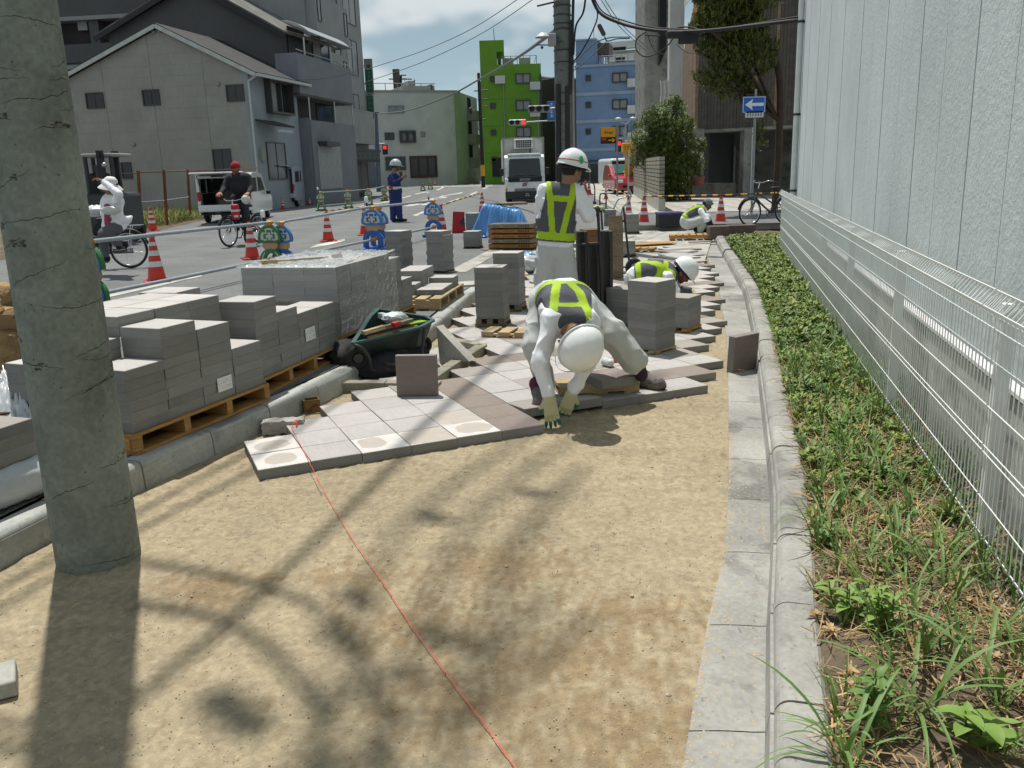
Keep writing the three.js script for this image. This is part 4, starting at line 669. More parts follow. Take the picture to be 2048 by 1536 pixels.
{ // second house: dark gable behind, balconies to the street
  const a = gp(252, 47), b = gp(588, 45), fr = frame(a, b), o = thing('balcony_house', 'dark house with slate balconies and a curved balcony awning', 'house', a), w = fr.w, pk = fr.loc(383, -32), eR = fr.loc(588, 66)[1], eL = fr.loc(252, 66)[1];
  fr.mb(o).ext([[0, 0], [w, 0], [w, eR], [pk[0], pk[1]], [0, eL]], 0.3, 0, 0, -0.32).build('wall', 'house_dark', o);
  for (const [x0, y0, x1, y1] of [[-0.5, eL - 0.3, pk[0], pk[1]], [w + 0.35, eR - 0.2, pk[0], pk[1]]]) { const ang = Math.atan2(y1 - y0, x1 - x0), n = Math.hypot(x1 - x0, y1 - y0), r = x1 > x0 ? ang : ang - Math.PI; fr.mb(o).box(n, 0.10, 6.4, (x0 + x1) / 2, (y0 + y1) / 2 + 0.2, -2.8, 0, 0, r).build('roof', 'roof_grey', o); fr.mb(o).box(n, 0.24, 0.06, (x0 + x1) / 2, (y0 + y1) / 2 + 0.04, 0.42, 0, 0, r).build('bargeboard', 'black', o); }
  const c = b.clone().addScaledVector(V(1, 0, 0), 0.0), sd = frame(c, c.clone().addScaledVector(STREET, 6.6)), B = (x0, y0, x1, y1, m, d0, d1, name) => { const r = rectOf(sd, x0, y0, x1, y1); return slab(sd, o, name, m, r[0], r[1], r[2], r[3], d0, d1); };
  slab(sd, o, 'street_wall', 'house_dark', 0, 6.5, 0, eR, -0.3, -0.02);
  const so = frame(c.clone().addScaledVector(sd.Z, 1.08), c.clone().addScaledVector(STREET, 6.6).addScaledVector(sd.Z, 1.08)), P1 = rectOf(so, 590, 122, 647, 184), P2 = rectOf(sd, 592, 60, 647, 122), P3 = rectOf(sd, 592, 182, 648, 246), P4 = rectOf(sd, 593, 246, 650, 380);
  slab(sd, o, 'balcony_parapet', 'house_slate', -1.1, 6.5, P1[2], P1[3], 1.02, 1.12); slab(sd, o, 'balcony_floor', 'house_dark', -1.1, 6.5, P1[2] - 0.1, P1[2] + 0.02, 0, 1.1); slab(sd, o, 'balcony_side', 'house_slate', -1.1, -1.0, P1[2], P1[3], 0, 1.02);
  slab(sd, o, 'lower_wall', 'house_slate', 0, 6.5, 0, P4[3] - 0.1, 0.9, 1.1); slab(sd, o, 'lower_side', 'house_slate', -0.1, 0.02, 0, P4[3], 0, 1.0);
  for (const u of [0.05, 3.6, 6.4]) sd.mb(o).bar(V(u, 0, 1.06), V(u, eR - 0.2, 1.06), 0.04).build('downpipe', 'gutter_white', o);
  windowAt(sd, o, [0.6, 2.7, P2[2] + 0.0, P2[3] - 0.5], { n: 2, gm: 'black' }); windowAt(sd, o, [3.8, 6.2, P2[2], P2[3] - 0.5], { n: 2, gm: 'glass_dark', curtain: 0 }); windowAt(sd, o, [0.5, 2.6, P3[2], P3[3] - 0.3], { n: 2, gm: 'black' }); windowAt(sd, o, [3.7, 6.1, P3[2], P3[3] - 0.3], { n: 2, gm: 'glass_dark' });
  sd.mb(o).bar(V(-1, P1[3] + 0.16, 1.06), V(6.4, P1[3] + 0.16, 1.06), 0.025).build('rail', 'frame_grey', o);
  { const p = []; for (let i = 0; i <= 8; i++) { const t = i / 8; p.push([0.05 + 1.3 * t, P2[3] - 0.35 - 0.55 * t * t]); } const sh = [...p, ...p.slice().reverse().map(([x, y]) => [x, y - 0.03])]; const g = sd.mb(o); g.ext(sh, 5.8, 5.8, 0, 0, -Math.PI / 2); g.build('balcony_awning', 'film_dense', o); }
  B(600, 292, 640, 380, 'frame_grey', 1.1, 1.14, 'shutter'); B(595, 286, 622, 294, 'frame_dark', 1.1, 1.6, 'door_canopy');
}
{ // tall navy block between
  const fr = frame(gp(432, 58), gp(662, 58.6)), o = thing('navy_tower_block', 'tall plain slate blue block rising behind the dark gable', 'building', fr.a); slab(fr, o, 'wall', M('navy_wall', 0.10, 0.125, 0.17, { map: plasterTex, rough: 0.85 }), 0, fr.w, 0, 22, -6, 0); const u = fr.loc(531, 20)[0]; slab(fr, o, 'pale_wing', 'house_side', 0, u, 0, 22, 0.003, 0.3); fr.mb(o).bar(V(fr.loc(612, 20)[0], 6, 0.1), V(fr.loc(612, 20)[0], 20, 0.1), 0.06).build('downpipe', 'gutter_white', o); for (let k = 0; k < 6; k++) slab(fr, o, 'panel_joint', 'house_dark', 0, fr.w, 5 + k * 2.9, 5.03 + k * 2.9, 0.3, 0.304);
}
{ // four storey shop building
  const a = gp(636, 50.6), b = gp(741, 60.4), fr = frame(a, b), o = thing('shop_building', 'grey four storey building with bay windows above a shop', 'building', a), w = fr.w;
  slab(fr, o, 'wall', 'grey_wall', 0, w, 2.9, 15.5, -8, 0); slab(fr, o, 'shop_wall', 'house_dark', 0, w, 0, 2.9, -8, -0.25);
  const rc = (x0, y0, x1, y1) => rectOf(fr, x0, y0, x1, y1);
  for (const [y, h] of [[20, 58], [116, 58]]) { const r = rc(640, y, 676, y + h); slab(fr, o, 'bay', 'grey_wall', 0.15, r[1], r[2], r[3], 0, 0.55); slab(fr, o, 'bay_ledge', 'beige_wall', 0.05, r[1] + 0.1, r[2] - 0.14, r[2], 0, 0.7); windowAt({ ...fr, mb: (q) => { const k = fr.mb(q), b0 = k.build.bind(k); k.build = (...s) => { k.g.forEach((g) => g.translate(0, 0, 0.55)); return b0(...s); }; return k; } }, o, [r[1] - 0.75, r[1] - 0.2, r[2] + 0.5, r[3] - 0.3], { n: 1 }); windowAt({ ...fr, mb: (q) => { const k = fr.mb(q), b0 = k.build.bind(k); k.build = (...s) => { k.g.forEach((g) => g.translate(0, 0, 0.55)); return b0(...s); }; return k; } }, o, [0.4, 0.95, r[2] + 0.7, r[3] - 0.2], { n: 1 }); }
  windowAt(fr, o, rc(671, 84, 712, 136), { n: 4, gm: 'glass_dark', curtain: 1, sill: true }); windowAt(fr, o, rc(677, 190, 716, 236), { n: 4, gm: 'curtain', fm: 'frame_dark' }); windowAt(fr, o, rc(674, -30, 706, 36), { n: 3, gm: 'glass_dark', curtain: 0 });
  const r = rc(644, 216, 740, 274); slab(fr, o, 'parapet', 'grey_wall', 0, w, r[2] - 0.25, r[2] + 1.75, 0, 0.45); slab(fr, o, 'coping', 'beige_wall', 0, w, r[2] + 1.75, r[2] + 1.82, -0.02, 0.48);
  slab(fr, o, 'awning_box', 'dark_metal', 0.5, w + 0.2, 2.82, 3.0, 0, 0.75);
  const aw = print(4, 0.5, 128, (g, W, H) => { g.fillStyle = '#3b4240'; g.fillRect(0, 0, W, H); g.fillStyle = '#0d1110'; g.fillRect(0, H * 0.75, W, H * 0.25); seed(5); for (let i = 0; i < 9; i++) for (let k = 0; k < 4; k++) g.fillRect(W * (0.06 + i * 0.105) + R() * 14, H * 0.2 + R() * H * 0.35, 4 + R() * 16, 3 + R() * 10); });
  { const p = panel('awning_print', w - 0.5, 0.62, aw, o, 0, 0, 0); p.applyMatrix4(m4.makeTranslation(w / 2 + 0.25, 2.5, 0.72)); p.applyMatrix4(new THREE.Matrix4().extractRotation(fr.m)); }
  const q1 = rc(655, 302, 690, 378), q2 = rc(694, 302, 733, 374); windowAt(fr, o, [q1[0], q1[1], 0.25, 2.75], { n: 2, gm: 'glass_shop', fm: 'frame_grey' }); windowAt(fr, o, [q2[0], q2[1] - 0.1, 0.25, 2.75], { n: 3, gm: 'frame_dark', fm: M('brown_door', 0.14, 0.09, 0.06), name: 'door' });
}
for (const [i, y0, y1] of [[0, 122, 184], [1, 186, 236]]) { // hanging shop signs
  const d = 60.6, c = D(738 + 2 * i, (y0 + y1) / 2, d), h = (y1 - y0) / F * d * 1.03, o = thing('hanging_sign', i ? 'lower green vertical shop sign with red disc on the corner of the grey building' : 'upper green vertical shop sign with grey cap on the corner of the grey building', 'sign', V(c.x, c.y - h / 2, c.z), 0.1);
  mb().rbox(0.56, h, 0.22, 0.03, 0, h / 2, 0).build('case', 'frame_grey', o); mb().box(0.06, 0.06, 0.4, -0.3, h * 0.3, 0).box(0.3, 0.05, 0.05, -0.35, h * 0.8, 0).build('bracket', 'dark_metal', o);
  panel('sign_face', 0.50, h * 0.96, print(0.4, h, 160, (g, W, H) => { g.fillStyle = '#6f7b78'; g.fillRect(0, 0, W, H); const t = i ? 0.15 : 0.3; g.fillStyle = '#0d4a36'; g.fillRect(W * 0.08, H * t, W * 0.84, H * (0.98 - t)); g.fillStyle = '#5a1414'; g.beginPath(); g.arc(W / 2, H * (t - 0.09), W * 0.28, 0, 7); g.fill(); seed(8 + i); g.fillStyle = '#3f8f6f'; const n = i ? 4 : 5; for (let k = 0; k < n; k++) { const y = H * (t + 0.06 + (0.86 - t) * k / n); g.fillRect(W * 0.3, y, W * 0.4, 3); g.fillRect(W * 0.48, y, 3, W * 0.42); g.fillRect(W * (0.26 + 0.1 * R()), y + W * 0.2, W * 0.45, 3); } }), o, 0, h / 2, 0.114);
}
{ // white corner building across the junction
  const fr = frame(gp(722, 92), gp(925, 96)), o = thing('white_corner_building', 'white three storey building across the junction with few small windows', 'building', fr.a), top = fr.loc(800, 184)[1], w = fr.w, rc = (...r) => rectOf(fr, ...r);
  slab(fr, o, 'wall', 'white_wall', -2, w, 0, top, -14, 0); slab(fr, o, 'coping', 'beige_wall', -2, w + 0.1, top, top + 0.18, -14, 0.1);
  slab(fr, o, 'corner_strip', M('lime_strip', 0.30, 0.40, 0.22, { map: plasterTex }), w - 0.6, w - 0.02, 0, top - 0.1, 0.003, 0.06);
  windowAt(fr, o, rc(777, 211, 808, 227), { n: 2, gm: 'curtain', fm: 'frame_grey', out: 0.1 }); windowAt(fr, o, rc(770, 265, 788, 280), { n: 2, out: 0.1, f: 0.09 }); windowAt(fr, o, rc(800, 261, 830, 286), { n: 2, f: 0.22, out: 0.35, gm: 'curtain' }); windowAt(fr, o, rc(842, 263, 850, 274), { n: 1, gm: 'frame_grey', fm: 'frame_grey', out: 0.1 });
  windowAt(fr, o, rc(771, 312, 811, 342), { n: 3, gm: 'glass_dark', fm: 'frame_grey', out: 0.1 }); windowAt(fr, o, rc(821, 311, 873, 356), { n: 3, gm: 'glass_dark', fm: M('brown_frame', 0.09, 0.05, 0.035), f: 0.2, out: 0.15, name: 'door' }); { const r = rc(735, 314, 756, 357); slab(fr, o, 'shutter', 'house_slate', r[0], r[1], 0, r[3], 0, 0.05); }
  const ph = rc(815, 168, 880, 182); slab(fr, o, 'roof_house', 'beige_wall', ph[0], ph[1], top, ph[3], -8, -2); const ph2 = rc(832, 164, 846, 168); slab(fr, o, 'roof_tank', 'frame_grey', ph2[0], ph2[1], ph[3], ph2[3] + 0.4, -6, -3); { const r = rc(872, 165, 880, 178); fr.mb(o).ext([[r[0], r[2]], [r[1], r[2]], [r[1] - 0.3, r[3]], [r[0], r[3]]], 5, 0, 0, -7).build('skylight', 'frame_dark', o); }
  const rl = fr.mb(o), y = fr.loc(770, 166)[1]; rl.bar(V(0, y, -0.3), V(fr.loc(872, 164)[0], y, -0.3), 0.04); for (let i = 0; i < 6; i++) { const u = fr.loc(748 + i * 24, 175)[0]; rl.bar(V(u, top, -0.3), V(u, y, -0.3), 0.04); } rl.build('roof_railing', 'frame_grey', o);
  const an = fr.mb(o); for (const [x, y1, l] of [[820, 142, 1.0], [846, 152, 0.3], [826, 150, 0.6]]) { const u = fr.loc(x, 180)[0]; an.bar(V(u, top, -3), V(u, fr.loc(x, y1)[1], -3), 0.03); an.bar(V(u - l / 2, fr.loc(x, y1 + 3)[1], -3), V(u + l / 2, fr.loc(x, y1 + 3)[1], -3), 0.02); } an.build('antenna', 'frame_dark', o);
  // receding side with balconies
  const b = fr.a.clone().addScaledVector(fr.X, w), sd = frame(b, b.clone().add(V(1.6, 0, -9)));
  slab(sd, o, 'side_wall', 'white_wall', 0, 9, 0, top, -0.3, -0.004);
  for (const y of [222, 272, 320]) { const v = fr.loc(930, y + 5)[1]; sd.mb(o).rbox(2.0, 1.1, 0.9, 0.05, 4.6, v, 0.45).build('balcony', 'beige_wall', o); windowAt(sd, o, [3.7, 5.4, v + 0.55, v + 1.9], { n: 2 }); }
}
{ // houses further down the far street
  const mk = (x0, x1, d0, d1, y, m, label, wins, name = 'far_building', extra) => { const fr = frame(gp(x0, d0), gp(x1, d1)), o = thing(name, label, 'building', fr.a), top = fr.loc((x0 + x1) / 2, y)[1]; slab(fr, o, 'wall', m, 0, fr.w, 0, top, -8, 0); slab(fr, o, 'coping', 'frame_grey', -0.05, fr.w + 0.05, top, top + 0.15, -8, 0.1); for (const r of wins) windowAt(fr, o, rectOf(fr, ...r), { n: 1, out: 0.12, f: 0.12 }); if (extra) extra(fr, o, top); return o; };
  mk(920, 940, 108, 118, 194, 'beige_wall', 'beige building with curved corner behind the white corner building', [[930, 232, 937, 246], [930, 280, 938, 294]]);
  mk(932, 957, 118, 124, 222, 'white_wall', 'pale narrow building with orange awning down the far street', [[938, 240, 945, 258], [939, 280, 946, 296]], 'far_building', (fr, o) => { const r = rectOf(fr, 940, 298, 962, 318); slab(fr, o, 'awning', 'awning', r[0], r[1], r[2], r[3], 0.1, 1.6); const q = rectOf(fr, 926, 320, 960, 352); slab(fr, o, 'shop_front', 'frame_dark', q[0], q[1], 0, q[3], 0.0, 0.1); });
  mk(950, 974, 150, 160, 228, 'beige_wall', 'distant grey building at the end of the far street', [[955, 260, 960, 275], [963, 262, 968, 276]]);
  mk(1083, 1118, 104, 108, 158, M('brown_wall', 0.075, 0.06, 0.055, { map: plasterTex }), 'dark brown building between the green and the blue one', [[1090, 175, 1106, 190], [1090, 238, 1108, 258]], 'far_building', (fr, o, top) => { for (const y of [182, 222, 262]) { const v = fr.loc(1100, y)[1]; slab(fr, o, 'balcony', 'beige_wall', 0, fr.w, v - 0.5, v, 0, 0.9); } });
  mk(1116, 1156, 98, 100, 158, 'brown_wall', 'dark brown building directly behind the middle pole', [[1146, 180, 1154, 200]]);
}
{ // green building
  const fr = frame(gp(968, 90), gp(1086, 90)), o = thing('green_building', 'bright green four storey building with tall stair tower', 'building', fr.a), top = fr.loc(1040, 128)[1], tw = fr.loc(968, 81)[1], u1 = fr.loc(993, 100)[0], u2 = fr.loc(1008, 100)[0], w = fr.w, rc = (...r) => rectOf(fr, ...r);
  slab(fr, o, 'wall', 'green_paint', 0, w, 0, top, -9, 0); slab(fr, o, 'stair_tower', 'green_paint', 0, u1, top, tw, -6, -0.002); slab(fr, o, 'tower_roof', 'green_paint', u1, u2, fr.loc(1000, 103)[1], tw, -6, -0.002); slab(fr, o, 'stair_recess', 'frame_grey', u1 + 0.05, u2 - 0.3, top, fr.loc(1000, 103)[1], -5, -2.5);
  for (let k = 0; k < 4; k++) { const y = 146 + k * 53.6; windowAt(fr, o, rc(1031 + k * 0.7, y, 1061 + k * 0.6, y + 22), { n: 2, curtain: 0, fm: 'frame_dark', gm: 'frame_grey', out: 0.1, f: 0.1 }); windowAt(fr, o, rc(980 + k, y + 6, 990 + k, y + 18), { n: 1, fm: 'frame_dark', out: 0.1, f: 0.08 }); const v = fr.loc(1000, 199 + (k - 1) * 53.6)[1]; if (k) slab(fr, o, 'floor_joint', M('green_joint', 0.07, 0.26, 0.02, { map: null }), 0, w, v, v + 0.06, 0, 0.02); }
  const rl = fr.mb(o), y = fr.loc(1040, 111)[1]; for (let i = 0; i < 6; i++) { const u = lerp(u2, w - 0.4, i / 5); rl.bar(V(u, top, -0.3), V(u, y, -0.3), 0.035); } rl.bar(V(u2, y, -0.3), V(w - 0.4, y, -0.3), 0.035).bar(V(w - 0.4, y, -0.3), V(w - 0.4, y, -6), 0.035); rl.build('roof_railing', 'frame_grey', o);
  fr.mb(o).bar(V(fr.loc(1082, 200)[0], 0, 0.12), V(fr.loc(1082, 200)[0], top - 1, 0.12), 0.08).build('downpipe', 'dark_metal', o); fr.mb(o).bar(V(fr.loc(989, 80)[0], tw, -2), V(fr.loc(986, 50)[0], fr.loc(986, 50)[1], -2), 0.04).build('antenna', 'frame_grey', o);
  for (const x of [1016, 1050]) { const u = fr.loc(x, 120)[0]; fr.mb(o).rbox(1.1, 0.8, 0.6, 0.05, u, top + 0.4, -2).build('roof_unit', 'frame_grey', o); }
  for (const [x, y] of [[1070, 172], [1070, 226], [1000, 160]]) { const q = fr.loc(x, y); fr.mb(o).rbox(1.0, 0.75, 0.4, 0.05, q[0], q[1], 0.22).build('air_conditioner', 'facade_light', o); fr.mb(o).bar(V(q[0] + 0.3, q[1] - 0.4, 0.06), V(q[0] + 0.3, 0, 0.06), 0.05).build('refrigerant_pipe', 'frame_grey', o); } windowAt(fr, o, rc(985, 315, 1012, 354), { n: 2, gm: 'black', fm: 'dark_metal', name: 'shop_front' });
}
{ // blue building
  const fr = frame(gp(1154, 80), gp(1286, 78.5)), o = thing('blue_building', 'light blue four storey building with pale floor bands', 'building', fr.a), top = fr.loc(1220, 132)[1], w = fr.w, rc = (...r) => rectOf(fr, ...r);
  slab(fr, o, 'wall', 'blue_paint', 0, w, 0, top, -10, 0); slab(fr, o, 'coping', 'blue_band', -0.1, w + 0.1, top, top + 0.2, -10, 0.12); { const r = rc(1154, 79, 1191, 128); slab(fr, o, 'stair_tower', 'blue_paint', 0, r[1], top + 0.2, r[3], -5, -0.1); slab(fr, o, 'tower_coping', 'blue_band', -0.05, r[1] + 0.05, r[3], r[3] + 0.12, -5, 0); }
  for (const y of [187, 242, 299]) { const v = fr.loc(1200, y)[1]; slab(fr, o, 'floor_band', 'blue_band', 0, w, v - 0.14, v + 0.14, 0, 0.06); }
  for (let k = 0; k < 3; k++) { const y = 144 + k * 53.5; windowAt(fr, o, rc(1224.5, y, 1255.5, y + 22), { n: 2, curtain: k % 2 ? 0 : 1, fm: 'frame_dark', gm: k === 1 ? 'curtain' : 'frame_grey', out: 0.12, f: 0.09 }); windowAt(fr, o, rc(1171.5, y + 6, 1182, y + 18.5), { n: 1, fm: 'frame_dark', out: 0.1, f: 0.09 }); }
  for (const [x, y] of [[1266, 166], [1266, 219], [1266, 273]]) { const q = fr.loc(x, y); fr.mb(o).rbox(0.9, 0.7, 0.4, 0.05, q[0], q[1], 0.22).build('air_conditioner', 'facade_light', o); } fr.mb(o).bar(V(w - 0.5, 0, 0.1), V(w - 0.5, top, 0.1), 0.08).bar(V(w - 0.9, 0, 0.08), V(w - 0.9, top - 2, 0.08), 0.04).build('downpipe', 'blue_band', o); const r = rc(1157, 300, 1286, 345); slab(fr, o, 'shop_fascia', M('fascia_navy', 0.03, 0.045, 0.11), 0, w, r[2] + 1.0, r[3] - 0.8, 0, 0.5); windowAt(fr, o, rc(1160, 326, 1200, 372), { n: 2, gm: 'glass_dark', fm: 'frame_grey', name: 'shop_front' }); windowAt(fr, o, rc(1216, 330, 1258, 372), { n: 3, gm: 'glass_dark', fm: 'frame_grey', name: 'shop_front' });
  const rl = fr.mb(o), y = fr.loc(1220, 110)[1], u0 = fr.loc(1192, 120)[0]; for (let i = 0; i < 8; i++) { const u = lerp(u0, w - 0.3, i / 7); rl.bar(V(u, top, -0.4), V(u, y, -0.4), 0.035); } for (const v of [y, (y + top) / 2]) rl.bar(V(u0, v, -0.4), V(w - 0.3, v, -0.4), 0.03); rl.build('roof_railing', 'frame_grey', o);
  const p = rc(1180, 94, 1214, 106), pg = fr.mb(o); pg.box(p[1] - p[0], 0.9, 2.5, (p[0] + p[1]) / 2, p[2] + 0.45, -2.4); for (const u of [p[0] + 0.2, p[0] + 0.5, p[1] - 0.3, p[1] - 0.1]) pg.bar(V(u, top, -1.3), V(u, p[2], -1.3), 0.05); pg.build('roof_shelter', M('shelter_brown', 0.13, 0.09, 0.075), o);
}
{ // pale apartment block behind the blue building
  const fr = frame(gp(1214, 118), gp(1300, 116)), o = thing('pale_apartment_block', 'pale apartment block peeping over the roof of the blue building', 'building', fr.a), rc = (...r) => rectOf(fr, ...r), t = fr.loc(1260, 84)[1]; slab(fr, o, 'wall', 'facade_light', 0, fr.w, 0, t - 0.8, -9, -1.2); for (const y of [86, 112, 138]) { const v = fr.loc(1250, y)[1]; slab(fr, o, 'balcony', 'facade_light', 0, fr.w, v - 0.6, v + 0.25, -1.2, 0); } for (const r of [[1226, 93, 1252, 102], [1232, 114, 1250, 124]]) windowAt({ ...fr }, o, rc(...r), { n: 2 }); fr.mb(o).bar(V(fr.loc(1279, 80)[0], t - 1, -4), V(fr.loc(1279, 22)[0], fr.loc(1279, 22)[1], -4), 0.05).bar(V(fr.loc(1170, 80)[0], t - 4, -4), V(fr.loc(1172, 46)[0], fr.loc(1172, 46)[1], -4), 0.04).build('antenna', 'frame_grey', o);
}
{ // modern building with columns and timber cladding
  const a = gp(1290, 56), o = thing('modern_building', 'modern building of pale columns and weathered timber cladding on dark ground floor', 'building', a);
  const col = (x0, x1, d, y1, m, name = 'column', y0 = ROAD, dp = 0.8) => { const fr = frame(gp(x0, d), gp(x1, d)), t = y1 === null ? 17 : fr.loc(x0, y1)[1]; slab(fr, o, name, m, 0, fr.w, y0 - ROAD, t, -dp, 0); return fr; };
  col(1288, 1340, 56, null, 'pillar_grey', 'column', ROAD, 4); { const fr = col(1336, 1364, 47, null, 'facade_light', 'column', ROAD, 0.5); }
  { const fr = frame(gp(1316, 55.9), gp(1329, 55.9)), q = fr.loc(1315, 118)[1]; fr.mb(o).ext([[0, q - 0.4], [fr.w, q + 0.5], [fr.w, 17], [0, 17]], 0.1, 0, 0, -0.02).build('window_slot', 'glass_dark', o); slab(fr, o, 'slot_frame', 'frame_dark', -0.08, 0, q - 0.4, 17, -0.02, 0.12); }
  const b0 = gp(1362, 45), b1 = gp(1388, 40), cl = frame(b0, b1), c1 = gp(1512, 38.4), ft = frame(b1, c1), yb = cl.loc(1380, 256)[1], y2 = ft.loc(1440, 258)[1];
  slab(ft, o, 'upper_block', 'house_dark', 0.1, ft.w + 4, y2 - 0.1, 16, -6, -0.05);
  const yTop = cl.loc(1376, 42)[1]; for (let i = 0, n = 16; i < n; i++) { const u0 = cl.w * i / n, u1 = cl.w * (i + 1) / n - 0.012; slab(cl, o, 'timber_board', i > n - 3 ? 'cladding' : R() < 0.3 ? 'wood_grey' : 'cladding', u0, u1, yb, yTop - (n - i) * 0.10, -0.05, 0.012 * R()); slab(cl, o, 'timber_board', 'cladding_orange', u0, u1, yTop - (n - i) * 0.10 + 0.005, yTop + 0.9 - (n - i) * 0.13, -0.06, 0.0); }
  slab(cl, o, 'glazing', 'film_dense', 0, cl.w, yTop + 0.9, 16, -0.08, -0.02);
  for (let i = 0, n = 40; i < n; i++) { const u0 = (ft.w + 3) * i / n; slab(ft, o, 'timber_board', R() < 0.25 ? 'cladding' : 'cladding_dark', u0, u0 + (ft.w + 3) / n - 0.012, y2, 15, -0.05, 0.014 * R()); }
  slab(ft, o, 'soffit', 'pillar_grey', 0, ft.w + 3, y2 - 0.12, y2, -6, 0.03); slab(ft, o, 'ground_wall', 'pillar_grey', 0, ft.w + 3, 0, y2, -6, -4.2); slab(ft, o, 'side_wall', 'house_dark', 0.02, 0.3, 0, y2 - 0.12, -6, -1);
  col(1381, 1407, 39.4, 258, 'pillar_grey', 'column', ROAD, 0.7); col(1487, 1509, 38.4, 258, 'pillar_grey', 'column', ROAD, 0.7); { const fr = frame(gp(1420, 43), gp(1450, 43)); slab(fr, o, 'door', 'wood_dark', 0, 0.9, 0, 2.1, 0, 0.1); slab(fr, o, 'door_frame', 'frame_grey', 1.1, 1.2, 0, 2.2, 0, 0.1); } slab(ft, o, 'planter_wall', 'concrete_dark', -1.2, ft.w * 0.82, 0, 0.62, 1.0, 1.2);
  slab(ft, o, 'wall_pipe', 'trim_white', ft.w * 0.955, ft.w * 0.965, 0, y2, 0.25, 0.3);
}
{ const p = D(1328, 215, 46.2), t = cloth((u, v) => V(p.x - 0.24 + 0.5 * u + 0.05 * Math.sin(v * 7), p.y + 1.3 - 2.4 * v, p.z + 0.06 * Math.sin(u * 16) + 0.1 * v), 24, 16, 'hat_white', 'hanging_sheet'); tag(t, 'white cloth sheet hanging between the columns of the modern building', 'sheet'); }
{ // block wall: courses of single blocks
  const a = G(1258, 383, ROAD), b = G(1318, 423, ROAD), fr = frame(a, b), o = thing('block_wall', 'cream block garden wall with dark joints beside the pavement', 'wall', a), h = fr.loc(1318, 312)[1], n = 10, ch = (h - 0.42) / n; slab(fr, o, 'footing', 'concrete_pale', 0, fr.w, 0, 0.4, -0.2, 0.02); slab(fr, o, 'mortar', 'concrete_dark', 0, fr.w - 0.02, 0.4, h - 0.01, -0.16, -0.012); const m = 10;
  for (let k = 0; k < n; k++) for (let i = -1; i < m; i++) { const L = fr.w / m, u0 = Math.max(0, (i + (k % 2) * 0.5) * L), u1 = Math.min(fr.w, (i + 1 + (k % 2) * 0.5) * L); if (u1 - u0 > 0.1) slab(fr, o, 'block', 'block_wall', u0 + 0.01, u1 - 0.01, 0.42 + k * ch, 0.42 + (k + 1) * ch - 0.03, -0.17, 0); }
}
// rusty pipe fence of the lot
{
  const o = thing('rusty_pipe_fence', 'rusty pipe fence with thin rails in front of the gabled house', 'fence', G(283, 455, ROAD)), P = [[283, 456, 341], [334, 450, 340], [381, 438, 339]].map(([x, y, t]) => { const g = G(x, y, ROAD), d = -g.z; return [g, D(x - (y - t) * 0.06, t, d)]; });
  for (const [g, t] of P) { mb().bar(g.clone().sub(o.position), t.clone().sub(o.position), 0.05, 0.05, 10).build('post', 'rust', o); } for (let i = 0; i < 2; i++) { const [a, at_] = P[i], [b, bt] = P[i + 1]; for (const k of [0.97, 0.45]) mb().bar(along(a, at_, k).sub(o.position), along(b, bt, k).sub(o.position), 0.02).build('rail', k > 0.9 ? 'rust' : 'frame_grey', o); }
  const w = P[0], left = D(150, 347, 27), right = D(515, 336, 31); mb().bar(along(w[0], w[1], 0.95).sub(o.position), left.sub(o.position), 0.014).build('rail', 'rust', o); mb().bar(along(P[2][0], P[2][1], 0.97).sub(o.position), right.sub(o.position), 0.014).build('rail', 'rust', o);
}
